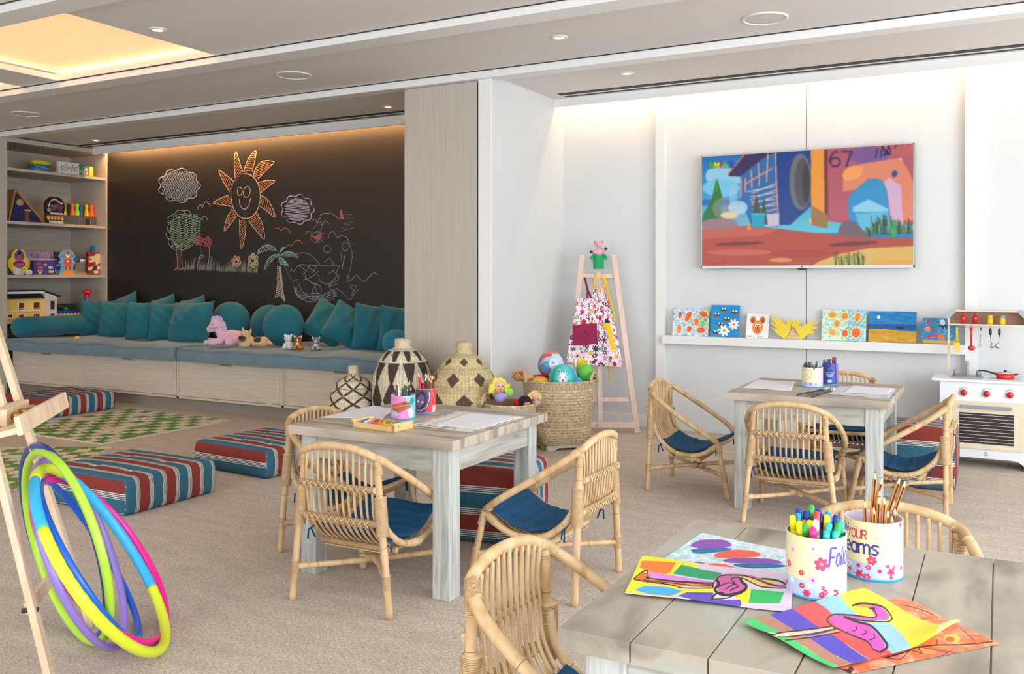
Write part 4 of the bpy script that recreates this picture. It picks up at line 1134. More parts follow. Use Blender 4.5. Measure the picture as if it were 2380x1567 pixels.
urn(U2, [(.15, 0), (.18, .03), (.205, .16), (.218, .34), (.205, .50), (.172, .585), (.176, .59), (.12, .66), (.062, .69), (.057, .70), (.056, .742), (.046, .755), (.0, .757)], p_mid, 'tall woven lidded urn with bold black diamonds', seed=2, rz=.25)
urn(U3, [(.16, 0), (.20, .04), (.228, .18), (.236, .33), (.222, .46), (.195, .535), (.188, .548), (.12, .635), (.062, .672), (.052, .69), (.054, .735), (.045, .75), (.0, .752)], p_big, 'wide woven lidded urn with scattered brown diamonds, beside the white column', (216, 196, 150), 3, rz=.33)

def basket(loc, rz, prof, label, handles, foot, seed, res=260, base=(206, 184, 150)):
    t = empty('wicker_basket', (loc[0], loc[1], 0), rz, label, 'basket')
    P = resamp(cr([(r, 0, z) for r, z in prof], 8), .005); rr = np.array([p[0] for p in P]); zz = np.array([p[2] for p in P]); k = len(P)
    L_ = .005 * (k - 1); circ = 2 * math.pi * rr.max(); c = Cv(circ, L_, base, res)
    yy, xx = np.mgrid[0:c.h, 0:c.w]; X = xx / res; Y = yy / res
    g = np.random.default_rng(seed)
    ch = np.sin(2 * math.pi * (X / .022 + 0)) * np.sin(2 * math.pi * (Y / .020 + .5 * np.floor(X / .011)))
    tone = np.kron(g.normal(1, .07, size=(c.h // 3 + 2, c.w // 4 + 2)), np.ones((3, 4)))[:c.h, :c.w]
    c.a *= ((1 + .16 * ch) * tone)[..., None]
    c.a[:] = np.clip(c.a, 0, 255)
    band = Y < .022; c.a[band] *= np.where(((X + Y * .9) / .011 % 1) < .28, .68, 1.06)[band][:, None]
    b2 = (Y > .022) & (Y < .06); c.a[b2] = (np.array(base) * .96) * np.where((X / .03 % 1) < .12, .8, 1.02)[b2][:, None]
    zmax = zz.max()
    def f(u, v):
        i = (1 - v) * (k - 1); r = np.interp(i, range(k), rr); z = np.interp(i, range(k), zz)
        sq = np.clip((.16 - z) / .16, 0, 1) * foot; a = 2 * math.pi * u
        kk = 1 / (np.abs(np.cos(a)) ** (2 + 5 * sq) + np.abs(np.sin(a)) ** (2 + 5 * sq)) ** (1 / (2 + 5 * sq))
        rip = .0022 * np.sin(u * circ / .022 * 2 * math.pi) * np.sin(i * .005 / .02 * 2 * math.pi)
        r = r + rip; r = r * kk
        return r * np.cos(a), r * np.sin(a), z
    o = paint('woven_body', c, f, pbr('wicker', None, .8, attr=True, bump=.5, scale=(200, 200, 120)), t, closed=True)
    ti = rr[-1]
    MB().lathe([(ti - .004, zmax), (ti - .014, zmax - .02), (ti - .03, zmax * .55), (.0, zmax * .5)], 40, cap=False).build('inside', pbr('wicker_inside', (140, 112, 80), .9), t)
    b = MB(); rb = rr[2] * 1.02
    for i in range(4):
        a = P2 * i + P2 / 2; cx, cy = rb * 1.15 * math.cos(a), rb * 1.15 * math.sin(a)
        b.T = Matrix.Rotation(P2 * i, 4, 'Z')
        b.prism([(-rb, .0), (-rb, .034), (rb, .034), (rb, 0), (rb * .55, 0), (rb * .4, .016), (-rb * .4, .016), (-rb * .55, 0)], 0, .018, Matrix.Translation((0, rb, 0)) @ Matrix.Rotation(P2, 4, 'X'))
    b.T = None
    b.build('wooden_base', pbr('whitewashed_base', (206, 198, 186), .7, var=.1, scale=(30, 30, 30)), t)
    M_h = pbr('wicker_handle', (206, 180, 140), .8, var=.15, scale=(90, 90, 90))
    for a in handles:
        ca, sa = math.cos(a), math.sin(a); b = MB()
        P = [(ti * ca - w * sa, ti * sa + w * ca, zmax - .02 + h) for w, h in ((-.075, 0), (-.06, .035), (-.03, .062), (0, .07), (.03, .062), (.06, .035), (.075, 0))]
        P = resamp(cr(P, 6), .006); b.tube(P, [.0095 + (.0018 if i % 2 else 0) for i in range(len(P))], 8); b.build('handle', M_h, t)
    return t, zmax, ti
BB = at_d(1300, 5.74); BB = (BB[0], 5.74)
TB, zB, rB = basket(BB, R(45), [(.15, .03), (.168, .045), (.205, .12), (.232, .26), (.252, .40), (.258, .48)], 'big tapering wicker basket full of balls in front of the easel', (R(-45 + 5), R(175)), 1, 5)
DB = (-2.828, 5.18)
TD, zD, rD = basket(DB, R(40), [(.11, .03), (.125, .045), (.15, .12), (.162, .24), (.170, .372)], 'smaller wicker basket with dolls behind the middle table', (R(150),), 1, 6)

def atd(px, py, d): return O_ + ray(px, py) * d
def sm_(pts, n=5): return [(p[0], p[1]) for p in cr(pts, n, True)]
# ================================================================ television
xa, xb = aty(1629.5, 600, 6.70)[0], aty(2125.5, 600, 6.70)[0]; zt_, zb_ = 2.111, 1.258
tv = empty('television', ((xa + xb) / 2, 6.70, zb_), 0, 'large flat television with thin silver frame on the white wall above the ledge', 'television')
w2 = (xb - xa) / 2; hT = zt_ - zb_
MB().bx(-w2, w2, .004, .045, 0, hT).build('case', pbr('tv_grey', (120, 122, 124), .35, .6), tv, bevel=.003)
b = MB(); b.bx(-w2, w2, -.004, .006, 0, .02).bx(-w2, w2, -.004, .006, hT - .007, hT).bx(-w2, -w2 + .007, -.004, .006, 0, hT).bx(w2 - .007, w2, -.004, .006, 0, hT)
b.build('bezel', pbr('tv_silver', (176, 176, 174), .3, .7), tv)
b = MB(); b.bx(-.03, .03, -.002, .02, -.012, 0).bx(-.006, .006, -.0055, -.004, .007, .013); b.build('sensor_bar', M_dark, tv)
MB().bx(-.3, .3, .045, .078, .25, .6).build('wall_bracket', M_dark, tv)
c = Cv(1.50, .84, (40, 130, 200), 330)
c.map = homog([(105, 205), (2262, 70), (2252, 1315), (95, 1320)], [(0, 0), (1.5, 0), (1.5, .84), (0, .84)])
for i in range(24):
    f = i / 23; c.poly([(95, 180 + 760 * f), (2262, 50 + 880 * f), (2262, 50 + 880 * (f + .06)), (95, 180 + 760 * (f + .06))], (28 + 70 * f, 110 + 90 * f, 190 + 34 * f))
c.ell(330, 400, 190, 120, (150, 205, 232)); c.ell(300, 520, 190, 90, (120, 200, 232)); c.poly([(95, 640), (600, 630), (600, 700), (95, 700)], (30, 110, 190))
c.poly([(860, 150), (1220, 130), (1220, 700), (1000, 900), (870, 900)], (24, 66, 140))
c.ell(1110, 460, 118, 290, (112, 112, 120)); c.ell(1130, 470, 82, 250, (86, 82, 92)); c.ell(1165, 480, 40, 200, (60, 58, 70))
c.poly([(490, 400), (720, 180), (860, 150), (890, 920), (600, 900), (500, 640)], (36, 110, 176))
c.poly([(375, 375), (540, 170), (860, 150), (700, 235), (500, 400), (380, 400)], (58, 44, 92)); c.line([(378, 372), (535, 182)], 14, (226, 110, 84)); c.line([(380, 396), (500, 400)], 8, (80, 50, 90))
for p in ([(500, 410), (500, 610)], [(545, 420), (545, 560)], [(608, 345), (612, 520)], [(678, 270), (688, 500)], [(778, 170), (762, 455)], [(855, 160), (862, 470), (880, 850)], [(545, 480), (820, 320)], [(610, 575), (850, 480)], [(600, 640), (860, 540)], [(610, 690), (860, 600)], [(620, 740), (860, 670)], [(640, 790), (860, 735)]): c.line(p, 15, (236, 150, 124))
for p in ([(560, 560), (840, 505)], [(600, 610), (850, 570)], [(600, 665), (850, 635)], [(640, 715), (850, 700)]): c.line(p, 10, (190, 220, 240))
c.poly([(740, 790), (890, 780), (890, 910), (740, 915)], (206, 196, 218))
c.poly([(1215, 135), (1350, 128), (1350, 870), (1215, 700)], (244, 156, 62)); c.poly([(1350, 128), (1385, 126), (1385, 870), (1350, 870)], (120, 50, 60))
c.poly([(1385, 126), (2262, 66), (2262, 900), (1600, 900), (1385, 860)], (186, 92, 108)); c.ell(1800, 190, 210, 90, (128, 88, 150)); c.poly([(1950, 80), (2262, 66), (2262, 200), (2000, 180)], (200, 98, 96))
c.poly([(1540, 400), (1580, 330), (1760, 270), (2130, 215), (2200, 330), (2262, 480), (2262, 860), (2030, 870), (1990, 560), (1900, 430), (1800, 430), (1680, 540), (1540, 560)], (232, 138, 106))
c.poly([(1990, 560), (1960, 460), (2010, 420), (2130, 500), (2150, 900), (2030, 900)], (222, 178, 208)); c.ell(1640, 370, 110, 70, (250, 166, 92), -.4)
c.poly([(1590, 640), (1640, 560), (1760, 460), (1850, 425), (1940, 445), (1990, 560), (2020, 900), (1600, 900)], (44, 150, 205)); c.poly([(1640, 720), (1800, 640), (2000, 740), (2000, 770), (1640, 770)], (150, 210, 235)); c.poly([(1660, 790), (1990, 760), (2020, 900), (1700, 900)], (96, 190, 226))
c.ell(2065, 380, 28, 36, (26, 80, 140), .4); c.ell(2130, 228, 16, 9, (255, 220, 180))
c.text('67', 1412, 150, 150, (70, 44, 90), 20, slant=-.04)
c.line([(1895, 120), (1875, 215)], 12, (40, 30, 90)); c.line([(1930, 205), (1945, 95), (1985, 170), (2010, 90), (2030, 160)], 14, (40, 30, 90)); c.poly([(1950, 195), (1985, 130), (2040, 185)], (40, 30, 90)); c.line([(2050, 80), (2085, 75), (2070, 120)], 10, (40, 30, 90))
c.poly([(95, 935), (600, 905), (900, 940), (1400, 1000), (1700, 1030), (2262, 1040), (2262, 1330), (95, 1330)], (186, 78, 62))
c.poly([(95, 935), (500, 915), (900, 940), (700, 1010), (95, 1040)], (200, 98, 80)); c.ell(480, 1090, 260, 18, (120, 48, 48), -.04); c.ell(1640, 1095, 260, 22, (110, 56, 62), -.06)
c.ell(480, 1180, 330, 30, (206, 104, 84)); c.ell(900, 1260, 120, 22, (228, 150, 96)); c.ell(1100, 1190, 300, 40, (176, 68, 56))
c.poly([(1215, 1320), (1300, 1270), (1500, 1200), (1800, 1140), (2252, 1120), (2252, 1330)], (226, 186, 96)); c.poly([(1760, 1320), (1900, 1270), (2252, 1260), (2252, 1330)], (240, 170, 80))
c.poly([(255, 415), (200, 640), (110, 800), (95, 900), (220, 860), (330, 900), (290, 700), (310, 600)], (44, 120, 56)); c.poly([(255, 415), (240, 560), (270, 570)], (60, 150, 60))
c.ell(330, 730, 120, 110, (150, 150, 156), 0, .6); c.ell(470, 720, 100, 70, (196, 220, 240), 0, .8); c.ell(420, 600, 40, 110, (150, 205, 240), 0, .7); c.ell(380, 800, 90, 34, (238, 208, 160))
c.ell(280, 890, 190, 60, (160, 124, 130)); c.ell(500, 850, 60, 60, (140, 170, 190), 0, .5)
c.poly([(655, 575), (600, 880), (730, 900)], (70, 80, 60)); c.poly([(735, 590), (690, 880), (770, 900)], (60, 90, 60)); c.poly([(605, 790), (740, 782), (738, 925), (610, 925)], (24, 160, 196)); c.rect(600, 780, 745, 800, (60, 190, 220)); c.poly([(575, 850), (560, 945), (600, 945)], (240, 150, 80))
g = random.Random(2)
for cx_, cy_, wd, ht in ((1720, 980, 90, 60), (1930, 920, 110, 120), (2170, 930, 90, 90), (1600, 1270, 150, 90)):
    for k in range(26):
        x = cx_ + g.uniform(-wd, wd); c.line([(x, cy_ + ht * .7), (x + g.uniform(-20, 20), cy_ - ht * g.uniform(.1, 1))], 9, g.choice([(44, 80, 44), (70, 110, 50), (30, 60, 50), (110, 120, 60)]))
c.poly([(2040, 850), (2080, 850), (2070, 1030), (2020, 1020)], (50, 170, 90)); c.poly(sm_([(1500, 1010), (1530, 880), (1640, 860), (1740, 960), (1760, 1030)]), (120, 96, 112)); c.ell(1250, 860, 60, 40, (240, 190, 110)); c.poly([(1215, 700), (1380, 800), (1380, 940), (1215, 900)], (160, 120, 70))
for ch, x, y, cl in (('S', 185, 262, (60, 200, 60)), ('M', 236, 258, (250, 230, 20)), ('I', 300, 256, (230, 40, 110)), ('L', 342, 254, (70, 220, 50)), ('E', 392, 252, (50, 70, 230))): c.text(ch, x, y, 52, (30, 90, 60), 22); c.text(ch, x, y, 52, cl, 15)
c.blur(5)
M_tv = pbr('lit_screen', None, .15, attr=True, emit=.95); _b = M_tv.node_tree.nodes['Principled BSDF']; M_tv.node_tree.links.remove(_b.inputs['Base Color'].links[0]); _b.inputs['Base Color'].default_value = (.02, .02, .02, 1); _b.inputs['Specular IOR Level'].default_value = .15
paint('screen', c, lambda u, v: ((u - .5) * (2 * w2 - .015), -.0035 + 0 * u, hT - .008 - v * (hT - .028)), M_tv, tv)

# ================================================================ picture ledge and its artworks
lx0, lx1 = -2.297, -.208; LZ = .742
lg = MB().bx(lx0, lx1, 6.655, YW - .001, LZ - .062, LZ).build('picture_ledge', M_trim, bevel=.002); tag(lg, 'long white wall ledge below the television holding childrens pictures', 'shelf')
def art(pxl, pxr, ytop, c, label, lean=.05, Y0=6.69, mat=M_vc, tilt=0, name='childs_picture', outline=None, cat='picture', grp='childrens pictures on the ledge', th=.004):
    x0 = aty(pxl, 740, Y0)[0]; x1 = aty(pxr, 740, Y0)[0]; zt = aty((pxl + pxr) / 2, ytop, Y0 + lean)[2]; hh = zt - LZ
    t = paint(name, c, lambda u, v: ((u - .5) * (x1 - x0), (1 - v) * lean + .006 * np.sin(u * 3), (1 - v) * hh), mat, loc=((x0 + x1) / 2, Y0, LZ + .0015), solid=th)
    return tag(t, label, cat, grp)
def speck(c, cols, n, seed, r0, r1, el=1.5):
    g = random.Random(seed)
    for _ in range(n): c.ell(g.uniform(0, c.W), g.uniform(0, c.H), g.uniform(r0, r1) * el, g.uniform(r0, r1), g.choice(cols), g.uniform(0, 3), .6, n=8)
c = Cv(120, 82, (212, 228, 236), 1.6); speck(c, [(120, 190, 220), (80, 160, 200), (170, 215, 235), (240, 244, 248)], 420, 1, 1.2, 3.5)
for _ in range(70): g = rnd; c.ell(g.uniform(86, 119), g.uniform(2, 60), 4, 2.4, g.choice([(120, 200, 110), (160, 220, 140), (90, 180, 90)]), g.uniform(0, 3), .8, n=8)
for (x, y, rx, ry, r, cl) in [(22, 20, 6, 11, 0, (222, 100, 60)), (50, 24, 9, 17, .5, (236, 110, 60)), (100, 16, 14, 9, .3, (236, 100, 50)), (78, 40, 9, 12, 0, (244, 134, 80)), (22, 62, 9, 14, 0, (244, 150, 106)), (56, 62, 8, 10, .3, (236, 106, 50)), (96, 64, 15, 9, 0, (240, 100, 56))]:
    c.ell(x, y, rx + 2, ry + 2, (250, 232, 190), r); c.ell(x, y, rx, ry, cl, r); c.ell(x + 2, y - 3, 1.6, 1.4, (120, 40, 20)); c.line([(x + rx, y + ry * .6), (x + rx + 7, y + ry + 5)], 1, (60, 70, 80))
art(1562, 1645, 718, c, 'pale blue and green childs painting of orange fish, first on the ledge')
c = Cv(70, 80, (10, 142, 206), 2.4)
for x, y in ((30, 12), (57, 18), (14, 25), (39, 36), (24, 49), (15, 69)): c.poly([(x - 9, y), (x + 9, y), (x + 5, y + 6), (x - 4, y + 6)], (190, 50, 80)); c.ell(x, y, 9, 3.5, (36, 90, 60)); c.ell(x - 3, y - 3, 2, 2, (230, 250, 250)); c.ell(x + 4, y - 3, 2, 2, (230, 250, 250))
for x, y, r in ((34, 64, 15), (57, 48, 14)): c.flower(x, y, r, 8, (246, 248, 246), (230, 160, 40), .2, .2)
c.ell(45, 58, 5, 2.4, (120, 180, 70), .5)
art(1650, 1716, 710, c, 'bright blue card with white daisies and small green creatures, on the ledge')
c = Cv(100, 92, (240, 241, 240), 1.6)
for x in (28, 70): c.ell(x, 24, 13, 14, (226, 130, 56)); c.ell(x, 26, 8, 9, (176, 76, 44))
c.ell(50, 52, 24, 27, (238, 148, 60)); c.ell(50, 63, 13, 10, (222, 104, 56)); c.ell(44, 44, 6, 6, (250, 250, 246)); c.ell(57, 44, 6, 6, (250, 250, 246)); c.ell(46, 45, 2.4, 3, (30, 20, 20)); c.ell(55, 45, 2.4, 3, (30, 20, 20)); c.ell(50, 53, 3.6, 3, (50, 30, 60))
c.text('Kinder Art Season', 4, 82, 7, (130, 130, 150), .9, sx=.95)
art(1733, 1785, 730, c, 'small white card with an orange bear face with big ears', mat=M_vc)
# yellow bird made of hand cut-outs
x0 = aty(1845, 780, 6.69)[0]; t = empty('paper_bird', (x0, 6.69, LZ), 0, 'yellow paper bird with wings cut like hands, middle of the ledge', 'paper craft', 'childrens pictures on the ledge')
k = .0001265 * 1.9; M_yp = pbr('yellow_card', (240, 214, 60), .7)
def pp(pts): return [((x - 1520) * k * 1.18, (765 - y) * k * 1.30) for x, y in pts]
TB_ = Matrix.Translation((0, .02, 0)) @ Matrix.Rotation(P2, 4, 'X')
MB().prism(pp([(1260, 755), (1110, 660), (940, 510), (930, 490), (1090, 560), (1100, 540), (920, 400), (915, 370), (1100, 470), (930, 270), (960, 255), (1140, 370), (1030, 205), (1070, 195), (1240, 380), (1330, 430), (1370, 270), (1410, 280), (1440, 430), (1430, 520), (1330, 760)]), 0, .003, TB_).build('hand_wing', M_yp, t)
MB().prism(pp([(1660, 765), (1540, 520), (1600, 440), (1700, 460), (1860, 370), (2000, 315), (2010, 335), (1900, 420), (2100, 345), (2105, 370), (1920, 460), (2090, 460), (2085, 490), (1930, 530), (2030, 590), (2010, 615), (1860, 640), (1700, 760)]), 0, .003, TB_).build('hand_wing', M_yp, t)
c = Cv(60, 50, (246, 232, 206), 2.4); speck(c, [(214, 150, 60), (190, 120, 50)], 34, 4, 1.4, 3, 1.2)
q = pp([(1340, 760), (1470, 500), (1660, 765)])
MB().prism(q, .003, .006, TB_).build('spotted_body', pbr('spotted_paper', (232, 196, 150), .7, var=.35, scale=(160, 160, 160)), t)
b = MB(); b.prism(pp([(1430 + 0, 400), (1450, 350), (1500, 325), (1560, 340), (1640, 310), (1690, 320), (1650, 400), (1610, 470), (1540, 500), (1470, 480)]), .004, .007, TB_).build('head', M_yp, t)
b = MB(); [b.ball((p[0], .012, p[1]), .0022, 8, 6) for p in pp([(1482, 385), (1570, 392), (1518, 450)])]; b.build('face_marks', pbr('brown_ink', (120, 80, 30), .7), t)
c = Cv(140, 96, (214, 232, 220), 1.5); speck(c, [(120, 210, 140), (170, 226, 190), (90, 190, 110), (220, 240, 230)], 300, 5, 1.5, 4)
g = random.Random(9)
for _ in range(170): c.ell(80 + g.uniform(0, 58), g.uniform(0, 96), 6, 2, g.choice([(130, 190, 225), (170, 210, 230), (100, 170, 215)]), 2.4, .7, n=8)
for (x, y, rx, ry, r, cl) in [(32, 17, 13, 9, 0, (244, 152, 70)), (72, 20, 11, 11, 0, (238, 140, 64)), (112, 22, 9, 13, .3, (242, 140, 60)), (48, 43, 10, 11, 0, (244, 146, 80)), (34, 71, 13, 10, .4, (250, 170, 90)), (74, 73, 10, 11, 0, (236, 100, 60)), (109, 70, 14, 15, 0, (236, 108, 52))]:
    c.ell(x, y, rx + 2, ry + 2, (252, 236, 160), r); c.ell(x, y, rx, ry, cl, r); c.ell(x - 2, y + 3, 1.6, 1.2, (120, 40, 20)); c.line([(x - rx, y - ry * .6), (x - rx - 6, y - ry - 3)], 1, (50, 70, 50)); c.ell(x + 1, y + ry + 2, 3, 3, (250, 220, 70))
art(1909, 2012, 721, c, 'green and blue childs painting of seven orange fish, right of the yellow bird')
c = Cv(120, 78, (24, 128, 196), 1.8)
for i in range(40): c.ell(g.uniform(0, 120), g.uniform(0, 42), 16, 1.6, g.choice([(20, 110, 180), (40, 150, 210), (10, 96, 170)]), 0, .5)
c.rect(0, 32, 120, 46, (20, 84, 150)); c.poly([(0, 46), (40, 44), (80, 49), (120, 50), (120, 78), (0, 78)], (204, 156, 44))
for i in range(50): c.ell(g.uniform(0, 120), g.uniform(52, 78), 10, 1.2, g.choice([(190, 140, 36), (216, 172, 60), (170, 120, 30)]), 0, .6)
c.ell(25, 15, 4.4, 4.4, (220, 236, 240)); c.poly([(68, 37), (91, 39), (88, 43), (71, 42)], (30, 30, 50)); c.line([(82, 38), (90, 26)], 1, (30, 30, 50))
art(2018, 2129, 725, c, 'beach painting with blue sky, white moon, dark boat and yellow sand')
c = Cv(110, 76, (40, 130, 190), 1.8)
for i in range(60): c.ell(g.uniform(0, 110), g.uniform(0, 66), 12, 2, g.choice([(60, 160, 210), (30, 110, 180), (90, 190, 220)]), 0, .5)
c.rect(0, 66, 110, 76, (206, 160, 60))
for x, y, rx, ry, cl in ((22, 14, 8, 6, (206, 50, 70)), (40, 18, 8, 5, (60, 150, 70)), (24, 33, 9, 8, (240, 150, 50)), (45, 38, 12, 4, (130, 90, 180)), (26, 57, 9, 6, (200, 40, 80)), (64, 56, 12, 8, (235, 110, 60)), (44, 52, 6, 5, (220, 60, 60)), (72, 24, 14, 6, (40, 50, 90)), (68, 12, 8, 9, (235, 240, 245)), (92, 50, 5, 10, (60, 160, 120))): c.ell(x, y, rx, ry, cl, .2)
for _ in range(24): c.ell(g.uniform(0, 110), g.uniform(5, 66), 1.2, 1.2, (230, 245, 250))
x0 = aty(2135, 770, 6.70)[0]; x1 = aty(2228, 770, 6.70)[0]; wf = (x1 - x0) / 2; zt = aty(2180, 741, 6.72)[2] - LZ
def bowl(u, v):
    s = np.interp(v, [0, .08, .2, .45, .8, 1], [.80, .76, .88, 1.0, .82, .78]); return (u - .5) * 2 * wf * s, .03 * (1 - v) + 0 * u, (1 - v) * zt
tag(paint('fishbowl_picture', c, bowl, M_vcg, loc=((x0 + x1) / 2, 6.70, LZ + .003), solid=.006), 'glossy fish bowl shaped picture with coloured sea animals, last on the ledge', 'picture', 'childrens pictures on the ledge')

# ================================================================ play kitchen
kx, ky = -.0775, 6.33
K = empty('play_kitchen', (kx, ky, 0), 0, 'white wooden play kitchen with red knobs and a cream oven door, at the right edge', 'toy kitchen')
Mk = pbr('white_lacquer', (238, 240, 244), .35); Mc = pbr('cream_door', (232, 220, 192), .45); Mg = pbr('grey_toy_plastic', (150, 158, 164), .4); Mr = pbr('red_toy_plastic', (218, 28, 44), .3, coat=.3); Mwd = pbr('pale_plywood', (226, 208, 182), .5); Mbr = pbr('brown_back_board', (170, 132, 112), .6)
b = MB(); h = .262
def arch():
    P = [(-h, 0), (-h + .045, 0), (-h + .06, .035), (-h + .085, .055), (-h + .12, .062), (h - .12, .062), (h - .085, .055), (h - .06, .035), (h - .045, 0), (h, 0), (h, .536), (-h, .536)]
    return P
b.prism(arch(), -.012, .0, Matrix.Rotation(P2, 4, 'X')); b.build('front_panel', Mk, K, bevel=.0015)
for s in (-1, 1): MB().bx(s * (h - .012), s * h, .012, .30, 0, .536).build('side_panel', Mk, K)
MB().bx(-h + .012, h - .012, .02, .29, .07, .085).build('bottom_board', Mk, K)
MB().bx(-h - .045, h + .045, -.022, .31, .536, .551).build('countertop', Mk, K, bevel=.003)
dr = MB().bx(-.203, .205, -.012, .0, .122, .418).build('oven_door', Mc, K, bevel=.001)
b = MB(); b.bx(-.15, .15, -.0135, -.012, .155, .345); b.build('oven_window', pbr('oven_glass', (52, 46, 46), .12), dr)
b = MB(); [b.bx(-.15, .15, -.0155, -.0135, .168 + i * .0205, .1705 + i * .0205) for i in range(9)]; b.build('rack_lines', pbr('rack_white', (220, 214, 204), .5), dr)
b = MB(); b.bx(-.14, .14, -.034, -.026, .374, .394).bx(-.14, -.12, -.03, -.012, .376, .392).bx(.12, .14, -.03, -.012, .376, .392); b.build('handle', Mg, dr, bevel=.003)
for i, x in enumerate((-.125, .003, .130)):
    b = MB(); b.cyl((x, 0, .468), (x, -.004, .468), .026, .026, 28); kn = b.build('knob_plate', Mk, K)
    b = MB(); b.cyl((x, -.004, .468), (x, -.020, .468), .020, .017, 24); b.build('knob', Mr, kn)
    b = MB()
    for j in range(9): a = R(40 + j * 12.5); b.box((x + .031 * math.cos(a), -.001, .468 + .031 * math.sin(a)), (.0015, .002, .006), ry=P2 - a)
    b.ball((x, -.0205, .468), .0035, 8, 6); b.build('dial_marks', M_dark, kn)
b = MB(); b.tube([(-.012, -.001, .098), (-.002, -.001, .092), (.008, -.001, .098), (.004, -.001, .104), (-.002, -.001, .099), (-.008, -.001, .104), (-.012, -.001, .098)], .0012, 5); b.bx(-.012, .010, -.001, .0, .082, .085); b.build('maker_mark', M_dark, K)
MB().bx(-.20, -.02, .05, .22, .551, .560).build('sink', Mg, K, bevel=.004)
b = MB(); b.cyl((-.11, .15, .555), (-.11, .15, .645), .011, .011, 14); b.box((-.11, .12, .65), (.02, .09, .012)); b.build('faucet', Mg, K, bevel=.002)
for x in (-.175, -.045): MB().cyl((x, .16, .56), (x, .16, .595), .016, .013, 18).build('tap', Mg, K)
MB().bx(.02, .19, .03, .20, .551, .556).build('hob_plate', pbr('hob_grey', (188, 192, 196), .3), K, bevel=.001)
for s in (-1, 1): MB().bx(s * .212, s * .226, .20, .222, .551, .965).build('post', Mwd, K, bevel=.001)
b = MB(); b.bx(-.215, .215, .13, .225, .885, .893).bx(-.18, .18, .13, .225, .972, .980); b.build('hood_shelf', Mwd, K)
MB().bx(-.21, .21, .218, .222, .893, .973).build('hood_back', Mbr, K)
for s in (-1, 1):
    MB().prism([(s * .219, .893), (s * .211, .893), (s * .211, .93), (s * .172, .972), (s * .18, .980), (s * .2, .975), (s * .219, .94)][::s], -.222, -.13, Matrix.Rotation(P2, 4, 'X')).build('hood_side', Mwd, K)
    MB().prism([(s * .235, .925), (s * .215, .925), (s * .178, .966), (s * .178, .985), (s * .205, .985), (s * .228, .965)][::s], -.19, -.127, Matrix.Rotation(P2, 4, 'X')).build('corner_cap', pbr('grey_blue_cap', (164, 178, 186), .4), K, bevel=.002)
def kt(name, x, y, z, label, cat, grp=None): return empty(name, (kx + x, ky + y, z), 0, label, cat, grp)
for x, lb in ((-.135, 'red toy sauce bottle at the left of the play kitchen shelf'), (-.065, 'red toy sauce bottle nearer the middle of the play kitchen shelf')):
    t = kt('toy_sauce_bottle', x, .165, .893, lb, 'toy bottle', 'toy condiments on the kitchen shelf')
    MB().lathe([(.0, 0), (.0155, .0), (.0155, .04), (.014, .048), (.008, .052)], 20).build('bottle_body', Mr, t); MB().lathe([(.008, .052), (.007, .062), (.003, .072), (0, .072)], 14).build('nozzle', Mr, t)
for x, lb, cm in ((.02, 'yellow toy shaker with a yellow lid on the play kitchen shelf', pbr('yellow_lid', (236, 206, 50), .4)), (.09, 'yellow toy shaker with a blue lid on the play kitchen shelf', pbr('blue_lid', (110, 176, 196), .4))):
    t = kt('toy_shaker', x, .165, .893, lb, 'toy shaker', 'toy condiments on the kitchen shelf')
    MB().lathe([(.0, 0), (.017, .0), (.0175, .02), (.0145, .044), (.0, .044)], 20).build('jar', pbr('yellow_toy', (244, 200, 40), .35), t); MB().lathe([(.0150, .044), (.0155, .055), (.012, .058), (0, .058)], 20).build('lid', cm, t)
Mye = pbr('yellow_utensil', (244, 204, 30), .35); Mut = pbr('steel_utensil', (176, 180, 184), .25, .9)
hb = MB()
for x in (-.17, -.088, -.035, .022, .072): hb.tube([(x - .006, .165, .885), (x, .163, .876), (x + .006, .165, .872), (x + .002, .166, .866), (x - .006, .166, .868)], .0016, 5)
hb.build('hook_rail', M_steel, K)
def utensil(x, label, m, kind, hm=None):
    t = kt('toy_utensil', x, .163, .80, label, 'toy utensil', 'utensils hanging in the play kitchen')
    if kind == 'fork':
        MB().tube([(0, 0, .07), (0, -.002, .03), (0, 0, -.03)], [.0085, .006, .006], 10, flat=.5).build('handle', m, t)
        b = MB(); b.box((0, 0, -.045), (.034, .004, .03)); [b.box((dx, 0, -.075), (.006, .004, .036)) for dx in (-.014, -.0048, .0048, .014)]; b.build('tines', m, t, bevel=.001)
    elif kind == 'ladle':
        MB().tube([(0, 0, .07), (.002, -.002, .03), (0, 0, -.045)], [.0095, .006, .005], 10, flat=.6).build('handle', m, t)
        MB().ball((.003, -.006, -.062), (.022, .012, .017), 16, 10).build('bowl', m, t)
    elif kind == 'turner':
        MB().tube([(.004, 0, .07), (0, 0, .03), (-.002, 0, -.02)], [.006, .0035, .003], 8).build('handle', m, t)
        b = MB(); b.prism([(-.008, -.018), (.008, -.018), (.010, -.055), (-.018, -.058)], -.0015, .0015, Matrix.Rotation(P2, 4, 'X')); b.build('blade', m, t)
    else:
        s = -1 if kind == 'spoonl' else 1
        MB().tube([(0, 0, .068), (0, 0, .048), (0, 0, .025)], [.006, .0085, .007], 10).build('grip', hm, t)
        MB().tube([(0, 0, .025), (-s * .001, 0, -.01), (-s * .006, 0, -.03)], .0025, 6).build('shaft', m, t)
        MB().ball((-s * .012, -.002, -.044), (.013, .005, .018), 14, 8, Matrix.Rotation(s * -.5, 3, 'Y')).build('bowl', m, t)
utensil(-.17, 'yellow toy fork hanging first from the play kitchen shelf', Mye, 'fork'); utensil(-.088, 'red toy ladle hanging from the play kitchen shelf', Mr, 'ladle')
